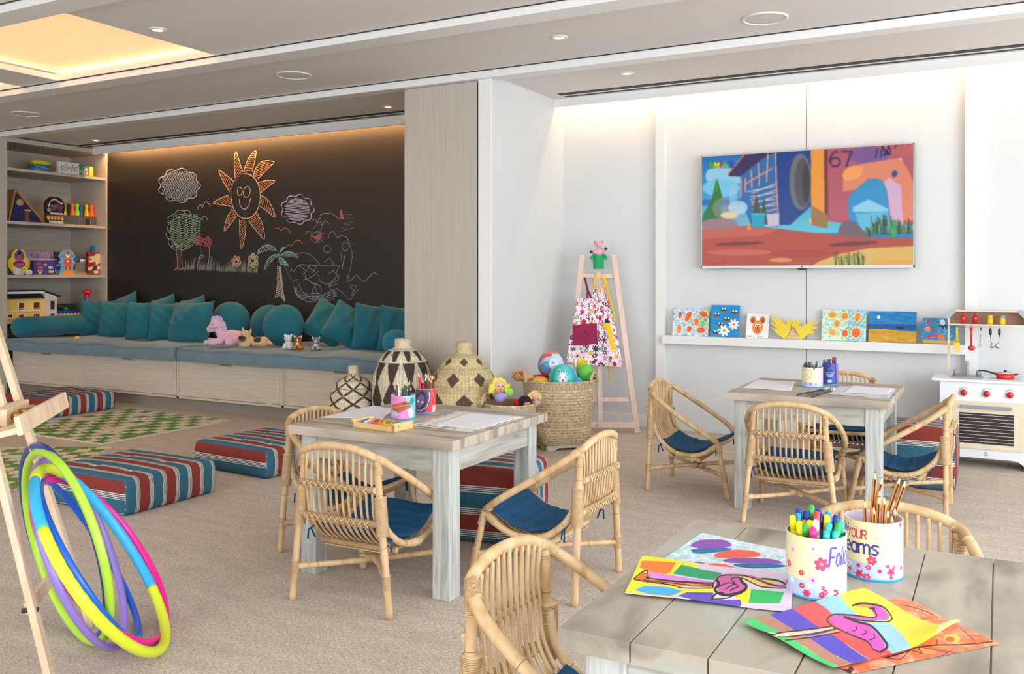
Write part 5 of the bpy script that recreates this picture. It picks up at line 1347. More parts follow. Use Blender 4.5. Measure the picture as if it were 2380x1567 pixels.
utensil(-.035, 'grey metal toy turner hanging from the play kitchen shelf', Mut, 'turner'); utensil(.022, 'dark handled toy spoon hanging between the turner and the last spoon', Mut, 'spoonl', M_dark); utensil(.072, 'dark handled toy spoon hanging last on the right of the kitchen hooks', Mut, 'spoon', M_dark)
t = kt('toy_saucepan', .105, .11, .556, 'red toy saucepan with lid and long black handle on the play kitchen hob', 'toy pan')
MB().lathe([(0, 0), (.048, 0), (.052, .006), (.052, .034), (.049, .034)], 30).build('pot', Mr, t); MB().lathe([(.053, .034), (.054, .037), (.03, .044), (0, .046)], 30).build('lid', pbr('pan_lid', (214, 200, 204), .15, .6), t); MB().ball((0, 0, .05), (.010, .010, .006), 12, 8).build('lid_knob', M_dark, t)
MB().tube([(-.05, 0, .026), (-.075, 0, .034), (-.11, -.005, .044), (-.15, -.01, .046)], [.006, .006, .005, .003], 8, flat=.6).build('long_handle', M_dark, t); MB().tube([(.05, 0, .028), (.062, 0, .03), (.072, 0, .034)], .005, 8).build('side_grip', M_dark, t)

# ================================================================ things on the tables
def cup(name, px, py, r, hgt, c, label, grp='tins of pens and pencils', base=None):
    p = atz(px, py, TH); t = empty(name, (p[0], p[1], TH), 0, label, 'pencil tin', grp)
    ph = math.atan2(-p[1], -p[0])
    f = lambda u, v: (r * np.cos(ph + 2 * math.pi * (u - .5)), r * np.sin(ph + 2 * math.pi * (u - .5)), .004 + (1 - v) * (hgt - .004))
    paint('printed_wrap', c, f, M_vcg, t, closed=True)
    MB().lathe([(r - .0015, hgt - .0002), (r - .0015, .004), (0, .004)], 40, cap=False).build('lining', pbr('tin_lining', (214, 210, 232), .5), t)
    MB().lathe([(0, 0), (r + .001, 0), (r + .001, .004), (r, .005), (0, .005)], 40).build('base_rim', base or pbr('blue_tin_rim', (60, 160, 210), .35), t)
    MB().lathe([(r, hgt - .001), (r + .0008, hgt), (r - .0022, hgt), (r - .0015, hgt - .001)], 40, cap=False).build('top_rim', pbr('cream_rim', (236, 228, 196), .4), t)
    return np.array([p[0], p[1]])
CRM, BLU, PK = (238, 228, 184), (186, 206, 240), (226, 60, 112)
def dreamcv(r, kind):
    W = 2 * math.pi * r; c = Cv(W, .115, CRM, 1150); md = W / 2
    A = lambda deg: md + r * R(deg)
    c.rect(0, .083, W, .115, BLU); g = random.Random(3 + kind)
    for i in range(26):
        x, y = g.uniform(0, W), g.uniform(.086, .112); c.flower(x, y, g.choice([.004, .006, .008]), 6, g.choice([(226, 60, 112), (200, 40, 90), (240, 246, 252), (225, 238, 250), (222, 180, 232)]), (250, 200, 200), g.uniform(0, 1))
    if kind == 1:
        c.flower(A(10), .048, .0135, 6, (222, 76, 122), (246, 160, 130), .3); c.flower(A(-28), .069, .006, 6, (210, 70, 80), (246, 170, 140)); c.flower(A(-6), .080, .009, 10, (226, 190, 232), (200, 60, 120)); c.flower(A(-5), .020, .007, 8, (226, 200, 236), (120, 90, 160)); c.flower(A(-62), .06, .008, 6, (222, 76, 122), (246, 160, 130)); c.flower(A(-50), .03, .006, 8, (226, 190, 232), (200, 60, 120)); c.flower(A(-18), .106, .008, 6, PK, (200, 50, 80)); c.flower(A(-75), .1, .006, 6, PK, (200, 50, 80))
        c.text('Follow', A(24), .018, .034, (84, 78, 180), .0044, slant=.25, sx=.52)
    else:
        c.text('Follow', A(-126), .004, .022, (84, 84, 178), .0026, slant=.2, sx=.8)
        c.text('YOUR', A(-58), .018, .0165, (200, 48, 78), .0026, slant=.05, sx=.82)
        c.text('Dreams', A(-100), .036, .0285, (64, 58, 140), .0044, sx=.87)
        pts = cr([(A(-50), .0), (A(-40), .012), (A(-20), .016), (A(10), .012), (A(38), .018), (A(46), .035), (A(42), .056), (A(22), .066), (A(10), .060)], 6); c.line([(p[0], p[1]) for p in pts], .0006, (130, 120, 130))
        c.line([(A(35 + 11 * math.cos(a)), .044 + .0105 * math.sin(a)) for a in np.linspace(0, 6.3, 24)], .0006, (130, 120, 130))
        c.line([(A(8), .056), (A(4), .050), (A(0), .053), (A(8), .066), (A(14), .052), (A(11), .049), (A(8), .056)], .0008, (190, 180, 220))
        c.flower(A(-3), .076, .010, 6, (222, 60, 110), (246, 150, 120), .2); c.ell(A(6), .030, .0035, .003, (232, 180, 210)); c.flower(A(64), .006, .006, 6, PK, PK); c.line([(A(58), .075), (A(58), .114)], .0006, (120, 130, 150))
        for a, y, s_ in ((-28, .106, .009), (-30, .09, .005), (12, .096, .005), (36, .098, .009), (66, .094, .005)): c.flower(A(a), y, s_, 5, PK, (190, 40, 80), .4)
    return c
p1 = cup('pencil_tin', 1897, 1375, .0548, .115, dreamcv(.055, 1), 'cream and blue flowered tin full of felt-tip pens on the foreground table')
p2 = cup('pencil_tin', 2030, 1333, .0552, .115, dreamcv(.055, 2), 'cream and blue tin of orange pencils on the foreground table')
TIPS = {}
def stick(name, base, tip, r, parts, label, cat, grp, hexa=False):
    """parts: (name, material, f0, f1, r0, r1) along the stick"""
    base = np.array(base, float); tip = np.array(tip, float); d = tip - base
    t = empty(name, base, 0, label, cat, grp)
    TIPS[t.name] = tip
    for nm, m, f0, f1, r0, r1 in parts: MB().tube([d * f0, d * f1], [r * r0, r * r1], 6 if hexa else 10).build(nm, m, t)
    return t
g = random.Random(21)
pc = {'yellow': (244, 232, 20), 'green': (50, 176, 80), 'dark blue': (20, 70, 160), 'light blue': (40, 150, 210), 'red': (232, 60, 60), 'turquoise': (40, 200, 190), 'pink': (244, 50, 140), 'white': (240, 236, 220), 'orange': (240, 130, 50), 'purple': (110, 110, 200)}
seq = [('yellow', -.043, .008, .028), ('green', -.034, .026, .026), ('dark blue', -.022, .036, .034), ('dark blue', -.008, .034, .030), ('green', .004, .040, .040), ('dark blue', .016, .034, .034), ('light blue', .032, .026, .03), ('dark blue', .042, .010, .028), ('turquoise', .046, -.006, .022),
       ('yellow', -.036, -.010, .022), ('green', -.026, -.014, .018), ('orange', -.022, .004, .02), ('yellow', -.014, -.004, .022), ('pink', -.016, -.030, .016), ('white', -.006, -.016, .026), ('red', .003, .006, .036), ('dark blue', .014, .014, .03), ('yellow', .022, .004, .030), ('purple', .030, .012, .026),
       ('turquoise', .016, -.024, .022), ('turquoise', .006, -.040, .012), ('green', .036, -.016, .02), ('turquoise', .024, -.036, .010), ('light blue', -.03, .016, .03), ('green', .030, -.030, .016)]
Rv = np.array([YC, YS]); Fv = np.array([-YS, YC])
for i, (cn, a, f, hh) in enumerate(seq):
    m = pbr('pen_' + cn.replace(' ', '_'), pc[cn], .3); q = p1 + Rv * a + Fv * f; q0 = p1 + Rv * a * .72 + Fv * f * .72
    L_ = .115 + hh
    stick('felt_tip_pen', (q0[0], q0[1], TH + .006), (q[0], q[1], TH + L_), .0062, [('barrel', m, 0, .80, 1, 1), ('cap', m, .80, .985, 1.08, .95), ('cap_tip', m, .985, 1.0, .9, .45)], '%s felt-tip pen in the left foreground tin' % cn, 'felt-tip pen', 'felt-tip pens in the left foreground tin')
M_po = pbr('pencil_orange', (240, 140, 30), .35); M_pk2 = pbr('pencil_dark_stripe', (50, 40, 36), .4); M_pw = pbr('pencil_cut_wood', (226, 196, 158), .6); M_pl = pbr('graphite', (60, 60, 64), .4)
pcs = [(-.022, -.02, -.026, -.02, .155), (-.010, -.026, -.013, -.034, .146), (-.012, .0, .012, .02, .203), (.0, -.012, .006, -.010, .160), (.006, -.02, .012, -.024, .163), (.010, -.030, .010, -.046, .142), (.014, -.034, .018, -.048, .132), (.0, .01, .018, .012, .168), (-.02, .01, .030, .03, .190), (-.012, .0, .068, .03, .190), (-.006, -.01, .075, .02, .186), (.02, 0, .040, -.01, .137), (-.004, .02, .014, .0, .158)]
for i, (a0, f0, a1, f1, z) in enumerate(pcs):
    q0 = p2 + Rv * a0 + Fv * f0; q = p2 + Rv * a1 + Fv * f1; k = np.linalg.norm([a1 - a0, f1 - f0, z]); wf_ = 1 - .018 / k
    t = stick('pencil', (q0[0], q0[1], TH + .006), (q[0], q[1], TH + z), .0038, [('shaft', M_po, 0, wf_, 1, 1), ('sharpened_wood', M_pw, wf_, .975, 1, .3), ('lead', M_pl, .975, 1, .3, .08)], 'orange striped pencil in the right foreground tin', 'pencil', 'orange pencils in the right foreground tin', True)
    d = np.array([q[0] - q0[0], q[1] - q0[1], z - .006]); o = np.array([-Fv[0], -Fv[1], 0]) * .0031
    MB().tube([o, o + d * wf_], .0016, 5).build('painted_stripe', M_pk2, t)
# middle table tins
def swirl(r, H_, bg, shapes, res=700):
    W = 2 * math.pi * r; c = Cv(W, H_, bg, res); A = lambda d: W / 2 + r * R(d)
    for s in shapes:
        k = s[0]
        if k == 'e': c.ell(A(s[1]), H_ * s[2], s[3], s[4], s[5], s[6] if len(s) > 6 else 0)
        elif k == 'p': c.poly([(A(x), H_ * y) for x, y in s[1]], s[2])
        elif k == 'l': c.line([(A(x), H_ * y) for x, y in s[1]], s[2], s[3])
        elif k == 'f': c.flower(A(s[1]), H_ * s[2], s[3], 6, s[4], s[5])
    return c
c = swirl(.052, .10, (222, 130, 190), [('p', [(10, .0), (180, 0), (180, 1), (30, 1), (18, .6)], (126, 196, 214)), ('p', [(-60, .42), (10, .22), (32, .28), (38, .5), (-20, .72), (-58, .62)], (176, 92, 62)), ('l', [(-55, .52), (25, .38)], .002, (220, 150, 110)), ('e', -48, .78, .018, .012, (150, 206, 226)), ('e', -10, .86, .02, .012, (232, 150, 206)), ('e', 45, .25, .012, .016, (40, 150, 140), .5), ('e', 8, .34, .010, .004, (30, 70, 80), .3), ('e', 40, .75, .016, .02, (216, 232, 246)), ('l', [(0, .08), (10, .02), (20, .1), (30, .03)], .002, (240, 220, 240)), ('f', -20, .92, .008, (240, 120, 180), (250, 230, 240)), ('l', [(-70, .2), (-66, .34), (-58, .24), (-56, .4)], .002, (244, 226, 244)), ('p', [(-180, 0), (-70, 0), (-80, 1), (-180, 1)], (206, 120, 186))])
q1 = cup('pencil_tin', 937, 972, .052, .10, c, 'pink and turquoise patterned tin of coloured pencils on the middle table')
c = swirl(.045, .105, (212, 60, 66), [('p', [(-95, 0), (28, 0), (22, .6), (-10, .98), (-95, 1)], (84, 66, 98)), ('e', -30, .48, .026, .042, (60, 46, 72), .3), ('e', -34, .5, .018, .030, (120, 100, 140), .3), ('l', [(18, .1), (20, .4), (4, .75), (-30, .92), (-60, .9)], .003, (206, 196, 220)), ('p', [(-60, .45), (-38, .52), (-56, .6)], (240, 236, 246)), ('p', [(-20, .5), (-30, .56), (-12, .58)], (240, 236, 246)), ('e', 52, .85, .014, .02, (250, 190, 160)), ('l', [(36, .1), (58, .5)], .0015, (250, 220, 210))])
q2 = cup('pencil_tin', 990, 958, .045, .105, c, 'dark purple and red patterned tin of coloured pencils on the middle table')
cps = [('dark red', (140, 40, 44)), ('black', (44, 44, 50)), ('white', (222, 222, 230)), ('green', (40, 120, 80)), ('dark blue', (46, 50, 110)), ('purple', (100, 70, 130)), ('brown', (130, 84, 60)), ('dark green', (30, 80, 60)), ('red', (210, 50, 60)), ('pink', (226, 80, 130)), ('grey', (120, 120, 130))]
def cpencils(p, r, lst, where, grp, hz, seed):
    g = random.Random(seed)
    for i, k in enumerate(lst):
        cn, cc = cps[k]; a, f = r[i]; q0 = p + Rv * a * .5 + Fv * f * .5; q = p + Rv * a + Fv * f; z = hz + g.uniform(-.018, .016)
        m = pbr('coloured_pencil_' + cn.replace(' ', '_'), cc, .35)
        stick('coloured_pencil', (q0[0], q0[1], TH + .006), (q[0], q[1], TH + z), .0040, [('shaft', m, 0, .87, 1, 1), ('sharpened_wood', M_pw, .87, .97, 1, .35), ('lead', m, .97, 1, .35, .1)], '%s coloured pencil point up in %s' % (cn, where), 'coloured pencil', grp, True)
cpencils(q1, [(-.036, .0), (-.026, -.01), (-.018, -.03), (-.006, .02), (.004, .01), (.012, .02), (.020, .0), (.026, .02), (.034, .0), (.022, -.022), (.008, .0)], [0, 1, 2, 3, 4, 5, 6, 7, 4, 5, 3], 'the pink tin', 'coloured pencils in the pink tin', .150, 1)
cpencils(q2, [(-.036, .01), (-.030, -.014), (-.02, .01), (-.012, -.012), (-.004, .02), (.004, .0), (.01, .02), (.016, -.01), (.022, .012), (.03, .0), (.036, .012), (.026, -.02), (-.024, .02), (.0, -.02)], [9, 8, 0, 8, 7, 0, 2, 6, 3, 6, 0, 6, 8, 1], 'the dark patterned tin', 'coloured pencils in the dark tin', .163, 2)
# far table tins
c = swirl(.055, .10, CRM, [('p', [(-180, .76), (180, .76), (180, 1), (-180, 1)], BLU), ('p', [(38, 0), (100, 0), (100, .8), (34, .8)], (226, 196, 226)), ('l', [(-60, .2), (-30, .1), (-6, .2), (0, .45), (-20, .6), (-50, .66), (-64, .5), (-40, .4), (-10, .5)], .0012, (150, 140, 130)), ('f', -8, .84, .008, (190, 90, 140), (240, 200, 220)), ('f', 20, .86, .006, (200, 110, 170), (240, 200, 220)), ('f', -40, .84, .006, (150, 130, 200), (240, 240, 250)), ('f', 10, .05, .006, (150, 50, 80), (150, 50, 80))])
r1_ = cup('pencil_tin', 1888, 899, .055, .108, c, 'cream flowered tin of pens on the far table')
c = swirl(.042, .115, (66, 62, 150), [('e', -2, .55, .020, .012, (120, 160, 220)), ('p', [(-45, .72), (40, .72), (44, 1), (-48, 1)], (40, 90, 170)), ('l', [(-30, .15), (-10, .3), (10, .15), (30, .3)], .003, (60, 130, 220)), ('p', [(48, 0), (90, 0), (90, 1), (52, 1)], (130, 110, 190)), ('l', [(60, .3), (64, .6)], .004, (220, 70, 100)), ('e', -2, .84, .012, .008, (200, 226, 250)), ('p', [(-90, 0), (-52, 0), (-56, 1), (-90, 1)], (90, 76, 160)), ('l', [(-35, .45), (0, .38), (32, .45)], .003, (150, 190, 240))])
r2_ = cup('pencil_tin', 1929, 893, .043, .115, c, 'tall dark blue patterned tin of pens on the far table')
ps = [('dark purple', (84, 60, 100)), ('brown', (90, 60, 60)), ('green', (60, 170, 90)), ('pink', (226, 120, 190)), ('dark blue', (30, 70, 140)), ('purple', (140, 70, 170)), ('turquoise', (60, 190, 170)), ('red', (206, 40, 70)), ('teal', (20, 110, 120)), ('blue', (60, 110, 200)), ('grey', (130, 130, 140)), ('pale yellow', (230, 226, 170))]
def pens(p, r, lst, where, grp, hz, seed):
    g = random.Random(seed)
    for i, k in enumerate(lst):
        cn, cc = ps[k]; a, f = r[i]; q0 = p + Rv * a * .5 + Fv * f * .5; q = p + Rv * a + Fv * f; z = hz + g.uniform(-.012, .012); m = pbr('pen2_' + cn.replace(' ', '_'), cc, .3)
        stick('marker_pen', (q0[0], q0[1], TH + .006), (q[0], q[1], TH + z), .0055, [('barrel', m, 0, .8, 1, 1), ('cap', m, .8, 1, 1.1, .9)], '%s marker pen standing in %s' % (cn, where), 'marker pen', grp)
pens(r1_, [(-.044, .0), (-.034, .012), (-.026, -.01), (-.016, .012), (-.006, 0), (.004, .01), (.012, .02), (.020, -.01), (.032, 0), (.042, .01)], [0, 1, 0, 1, 10, 2, 3, 4, 11, 10], 'the cream tin on the far table', 'marker pens in the cream tin', .13, 3)
pens(r2_, [(-.034, .0), (-.026, .012), (-.018, -.006), (-.008, .01), (.002, -.01), (.008, .014), (.016, -.006), (.024, .01), (.032, .0), (.0, .02)], [4, 0, 5, 8, 6, 7, 7, 8, 9, 5], 'the tall dark blue tin', 'marker pens in the dark blue tin', .142, 4)

def sheet(corners, z, mat, label, cat='paper', c=None, lift=0, name='paper_sheet', zc=None, grp=None, wav=.0012):
    """quad lying on a table: corners TL,TR,BR,BL as seen"""
    zz = zc or [z] * 4; P = [atz(x, y, q) for (x, y), q in zip(corners, zz)]; ctr = sum(P) / 4
    def f(u, v):
        o = []
        for k in range(3):
            o.append((P[0][k] * (1 - u) + P[1][k] * u) * (1 - v) + (P[3][k] * (1 - u) + P[2][k] * u) * v - ctr[k])
        if zc:  # keep the sheet down except near the raised corner
            o[2] = z - ctr[2] + 0 * u
            for (cu, cv), q in zip(((0, 0), (1, 0), (1, 1), (0, 1)), zz):
                if q > z: o[2] = o[2] + (q - z) * np.exp(-(((u - cu) / .16) ** 2 + ((v - cv) / .30) ** 2))
        o[2] = o[2] + wav * (np.sin(u * 9 + v * 4) + np.sin(v * 8 - u * 3) + 1.6) * .5
        return o[0], o[1], o[2]
    if c is None: c = Cv(1, 1, (238, 238, 243), 24)
    o = paint(name, c, f, mat, loc=ctr, solid=.0006); return tag(o, label, cat, grp)
sheet([(869, 943.5), (916, 951), (888, 975), (742, 971)], TH + .0009, M_vc, 'blank white sheet at the left side of the middle table'); 
c = Cv(1, .7, (228, 228, 218), 130)
g = random.Random(8)
for i in range(16):
    x = g.uniform(.02, .95); c.rect(x, .62, x + .05, .67, g.choice([(206, 130, 120), (110, 160, 180), (228, 228, 218)])); y = g.uniform(.02, .6); c.rect(.93, y, .98, y + .06, g.choice([(216, 150, 140), (140, 170, 186)])); c.rect(.02, y, .06, y + .06, g.choice([(216, 150, 140), (140, 170, 186)]))
sheet([(1062, 957), (1222, 970), (1098, 1005), (953, 989)], TH + .0009, M_vc, 'printed placemat with coloured squares under the right sheet of the middle table', 'placemat', c, name='placemat')
sheet([(1089, 960), (1214, 969), (1112, 998), (1003, 989)], TH + .0028, M_vc, 'blank white sheet on the coloured placemat of the middle table')
sheet([(1759, 883), (1849, 888), (1838, 909), (1725, 902)], TH + .0009, M_vc, 'blank white sheet at the left side of the far table')
c = Cv(1, .7, (214, 218, 222), 60); speck(c, [(190, 196, 206), (220, 214, 210)], 50, 3, .02, .06)
sheet([(1950, 898), (2084, 904), (2064, 927), (1925, 917)], TH + .0009, M_vc, 'greyish printed placemat at the right side of the far table', 'placemat', c, name='placemat')
sheet([(1982, 897), (2078, 903), (2064, 917), (1959, 913)], TH + .0028, M_vc, 'blank white sheet at the right side of the far table')
# crayon box
pA, pB, pC = atz(817, 995, TH), atz(915, 1008, TH), atz(952, 999, TH)
ax = pB - pA; Lx = np.linalg.norm(ax[:2]); an = math.atan2(ax[1], ax[0]); Ly = .115
t = empty('crayon_box', (pA[0], pA[1], TH), an, 'small open wooden box of coloured crayons on the middle table', 'crayon box')
M_box = pbr('box_pine', (226, 190, 130), .5, var=.1, scale=(30, 6, 30))
MB().bx(0, Lx, 0, Ly, 0, .006).build('box_floor', M_box, t)
for nm, a in (('side_wall', (0, Lx, 0, .007, 0, .026)), ('side_wall', (0, Lx, Ly - .007, Ly, 0, .026))): MB().bx(*a).build(nm, M_box, t)
for nm, a in (('end_wall', (0, .010, 0, Ly, 0, .036)), ('end_wall', (Lx - .010, Lx, 0, Ly, 0, .036))): MB().bx(*a).build(nm, M_box, t)
cc_ = [('blue', (60, 130, 190)), ('white', (226, 226, 220)), ('pink', (222, 120, 130)), ('red', (206, 60, 50)), ('orange', (240, 130, 50)), ('yellow', (244, 190, 50)), ('green', (90, 180, 60)), ('light green', (160, 200, 60)), ('dark blue', (30, 80, 120)), ('peach', (240, 170, 130))]
ca, sa = math.cos(an), math.sin(an)
for i in range(20):
    cn, cl = cc_[i % 10]; lx = .022 + (i % 10) * (Lx - .044) / 9; ly = Ly / 2; lay = i // 10
    m = pbr('crayon_' + cn.replace(' ', '_'), cl, .5); rot = .25 * (1 if lay else -.12) + g.uniform(-.1, .1); hl = .040
    z = .0125 + .012 * lay; c0 = np.array([pA[0] + ca * lx - sa * ly, pA[1] + sa * lx + ca * ly, TH + z])
    d = np.array([math.cos(an + P2 + rot * 2), math.sin(an + P2 + rot * 2), 0]) * hl
    stick('crayon', c0 - d, c0 + d, .0055, [('wrapper', m, .0, .86, 1, 1), ('wax_tip', m, .86, 1, .85, .35)], '%s crayon lying in the wooden box' % cn, 'crayon', 'crayons in the wooden box')
q0, q = atz(866, 982, TH + .036), atz(921, 991, TH + .034)
stick('coloured_pencil', q0, q, .004, [('shaft', M_po, 0, .88, 1, 1), ('sharpened_wood', M_pw, .88, 1, 1, .2)], 'orange pencil lying on top of the crayons', 'coloured pencil', None, True)
# paint brushes
M_bh = pbr('black_brush_handle', (34, 36, 42), .25, coat=.5); M_bf = pbr('brush_ferrule', (190, 190, 186), .25, 1.0); M_bb = pbr('brush_bristle', (226, 214, 186), .8)
for (a, b_, r, lb) in (((1853, 918), (1927, 902), .0055, 'slim black paint brush nearest the cream tin'), ((1874, 921), (1925, 903), .003, 'thinnest black paint brush, in the middle of the three'), ((1887, 922), (1941, 903), .0065, 'thickest black paint brush with fan of pale bristles')):
    q0, q = atz(*a, TH + .007), atz(*b_, TH + .010)
    stick('paint_brush', q0, q, r, [('handle', M_bh, 0, .78, .75, 1), ('ferrule', M_bf, .78, .86, 1, 1.05), ('bristles', M_bb, .86, 1, 1.2, .7)], lb + ' on the far table', 'paint brush', 'paint brushes on the far table')

# ---- paintings on the foreground table (drawn in the coordinates of a detail view)
def pmap(ox, oy, s, corners, W, Hh):
    hm = homog(corners, [(0, 0), (W, 0), (W, Hh), (0, Hh)])
    return lambda P: hm(np.array([[ox + x * s, oy + y * s] for x, y in P]))
def sm(pts, n=5, closed=True): return [(p[0], p[1]) for p in cr(pts, n, closed)]
CA = [(1632, 1240), (1868, 1288), (1836, 1338), (1538, 1303)]; c = Cv(.42, .30, (224, 232, 240), 800)
c.map = None; speck(c, [(150, 210, 210), (196, 226, 230), (236, 232, 242), (170, 216, 222)], 500, 6, .004, .014); c.map = pmap(1440, 1230, .17647, CA, .42, .30)
c.poly(sm([(980, 225), (1100, 165), (1300, 165), (1500, 175), (1620, 240), (1500, 275), (1200, 275)]), (140, 78, 178)); c.poly(sm([(1020, 280), (1200, 268), (1500, 270), (1640, 290), (1500, 320), (1150, 335)]), (32, 112, 166))
c.poly(sm([(1400, 360), (1550, 310), (1800, 305), (1970, 345), (1930, 400), (1500, 405)]), (240, 96, 76)); c.poly(sm([(1540, 430), (1700, 410), (2100, 420), (2190, 465), (1900, 480), (1600, 468)]), (134, 80, 172)); c.poly(sm([(1680, 490), (1900, 478), (2200, 480), (2190, 510), (1900, 535), (1720, 520)]), (30, 102, 160))
c.poly(sm([(1320, 490), (1450, 480), (1600, 500), (1700, 545), (1500, 530)]), (240, 100, 80)); c.poly(sm([(1080, 465), (1200, 455), (1320, 495), (1150, 485)]), (134, 80, 172)); c.noise(5, 2, 1)
sheet(CA, TH + .0009, M_vc, 'abstract painting with purple, red and blue strokes under the flamingo painting', 'painting', c, name='childs_painting', grp='paintings on the foreground table')
CB = [(1493, 1294), (1846, 1337), (1838, 1424), (1452, 1381)]; c = Cv(.40, .28, (222, 206, 228), 950); c.map = pmap(1440, 1230, .17647, CB, .40, .28)
Y_ = (248, 228, 40); c.poly([(290, 350), (800, 430), (1120, 480), (1000, 560), (700, 640), (900, 800), (1320, 800), (1320, 860), (900, 860), (700, 920), (60, 840)], Y_); c.poly([(60, 840), (300, 350), (340, 700), (300, 870)], Y_); c.poly(sm([(1640, 640), (1900, 660), (2100, 730), (2000, 800), (1700, 700)]), (236, 216, 80)); c.poly([(1660, 730), (1750, 820), (1760, 980), (1640, 990), (1560, 900)], Y_)
c.poly([(300, 445), (780, 465), (700, 600), (620, 620), (420, 590), (270, 535)], (236, 124, 50)); c.poly([(860, 490), (1410, 600), (1290, 700), (1240, 700), (740, 610)], (32, 158, 110)); c.poly(sm([(400, 590), (800, 640), (1300, 730), (1200, 760), (500, 670)]), (216, 140, 214)); c.poly([(360, 755), (660, 770), (880, 830), (760, 890), (700, 905), (400, 870), (210, 820)], (72, 178, 238))
c.poly([(940, 850), (1290, 860), (1290, 960), (1640, 940), (1650, 1010), (1600, 1055), (1300, 1000), (1000, 960), (820, 905)], (98, 78, 190)); c.poly([(1770, 820), (2180, 850), (2120, 985), (1740, 980)], (44, 186, 100))
PKf, BK = (206, 96, 168), (40, 28, 36)
c.poly(sm([(1330, 700), (1400, 650), (1600, 640), (1660, 720), (1700, 800), (1640, 880), (1450, 900), (1340, 820)]), PKf); c.line(sm([(1330, 700), (1400, 640), (1600, 630), (1800, 660), (1960, 740), (2100, 770), (2200, 760)], 6, False), 36, PKf)
c.poly([(200, 670), (330, 590), (380, 600), (420, 660), (330, 700)], (240, 110, 44)); c.line([(330, 690), (700, 720), (1280, 780)], 46, (240, 130, 60))
for p, w_ in (([(190, 670), (250, 625), (330, 580), (380, 575), (400, 640), (440, 665), (1290, 745)], 16), ([(200, 680), (700, 740), (900, 790), (1290, 805)], 14), ([(330, 680), (900, 740), (1000, 770), (1290, 770)], 10), ([(420, 690), (700, 700), (1280, 760)], 8),
              ([(1280, 800), (1290, 740), (1340, 680), (1400, 640), (1560, 632), (1700, 645), (1860, 700), (2000, 750), (2100, 765)], 18), ([(1330, 700), (1360, 760), (1310, 820), (1360, 870), (1460, 890), (1600, 870), (1690, 830), (1710, 780), (1660, 740), (1640, 690)], 34), ([(1560, 740), (1520, 700), (1560, 670), (1660, 680), (1780, 740), (1900, 790), (2100, 800), (2200, 790)], 16), ([(1900, 680), (1980, 680), (2120, 700), (2210, 750)], 26),
              ([(1360, 790), (1480, 745), (1570, 760)], 14), ([(1450, 820), (1560, 760), (1600, 790)], 14), ([(1500, 840), (1620, 790)], 14), ([(1260, 950), (1330, 870), (1420, 870)], 24), ([(1260, 950), (1450, 930), (1560, 890)], 16)): c.line(sm(p, 4, False), w_, BK)
c.noise(3, 2, 2)
sheet(CB, TH + .0030, M_vc, 'flamingo painting on yellow with colour blocks, left of the pen tin', 'painting', c, name='childs_painting', grp='paintings on the foreground table', wav=.0022)
CD = [(2104, 1391), (2322, 1498), (1980, 1567), (1762, 1452)]; c = Cv(.30, .36, (238, 130, 84), 800); speck(c, [(250, 170, 120), (236, 104, 60), (240, 190, 160), (230, 120, 80), (216, 130, 110)], 320, 7, .005, .02); c.map = pmap(1720, 1360, .2605, CD, .30, .36)
c.ell(1900, 490, 70, 40, (250, 200, 80)); c.ell(1880, 500, 40, 24, (226, 100, 60)); c.ell(1800, 620, 60, 26, (206, 110, 100))
for p, w_ in (([(2250, 515), (2000, 540), (1780, 550), (1600, 570), (1450, 620), (1300, 660)], 10), ([(1760, 505), (1750, 550), (1600, 575), (1620, 620)], 9), ([(1600, 570), (2000, 620), (2150, 600)], 6), ([(1980, 400), (2060, 470), (2100, 520)], 7), ([(1440, 190), (1530, 210), (1700, 260), (1780, 310)], 7), ([(1300, 660), (1430, 670), (1520, 600), (1620, 625)], 6), ([(880, 760), (960, 780), (1000, 750)], 40), ([(1900, 580), (1780, 640)], 5)): c.line(sm(p, 4, False), w_, (70, 50, 54))
sheet(CD, TH + .0009, M_vc, 'orange autumn branch painting lying under the second flamingo painting', 'painting', c, name='childs_painting', grp='paintings on the foreground table')
CC = [(2009, 1370), (2233, 1447), (1936, 1554), (1728, 1450)]; c = Cv(.36, .42, (244, 228, 60), 900); c.map = pmap(1720, 1360, .2605, CC, .36, .42)
bands = [((40, 345), (830, 745), (70, 196, 110)), ((130, 310), (980, 745), (180, 128, 108)), ((260, 265), (1130, 720), (80, 70, 190)), ((480, 205), (1380, 640), (238, 84, 84)), ((700, 165), (1530, 600), (140, 200, 224)), ((900, 110), (1700, 500), (242, 226, 60))]
ed = [((30, 345), (830, 745)), ((140, 312), (920, 745)), ((260, 270), (1080, 725)), ((470, 215), (1230, 660)), ((690, 165), (1450, 580)), ((880, 115), (1540, 560)), ((1110, 40), (1980, 335))]
for k, cl in enumerate([(72, 200, 112), (182, 130, 110), (84, 74, 192), (238, 86, 86), (146, 202, 224), (244, 228, 64)]):
    (a, b_), (d, e) = ed[k], ed[k + 1]; n_ = 9; m1 = [(a[0] + (b_[0] - a[0]) * t_ / n_ + (rnd.uniform(-14, 14) if k else 0), a[1] + (b_[1] - a[1]) * t_ / n_) for t_ in range(n_ + 1)]; c.poly(m1 + [(e[0] + 30, e[1] + 20), (d[0] + 0, d[1] - 10)], cl)
c.poly(sm([(1180, 300), (1320, 270), (1500, 430), (1560, 540), (1480, 570), (1380, 480), (1240, 380)]), (160, 208, 226)); c.poly([(1800, 260), (1980, 335), (1740, 500), (1760, 420)], (246, 242, 160))
PK2 = (224, 86, 190)
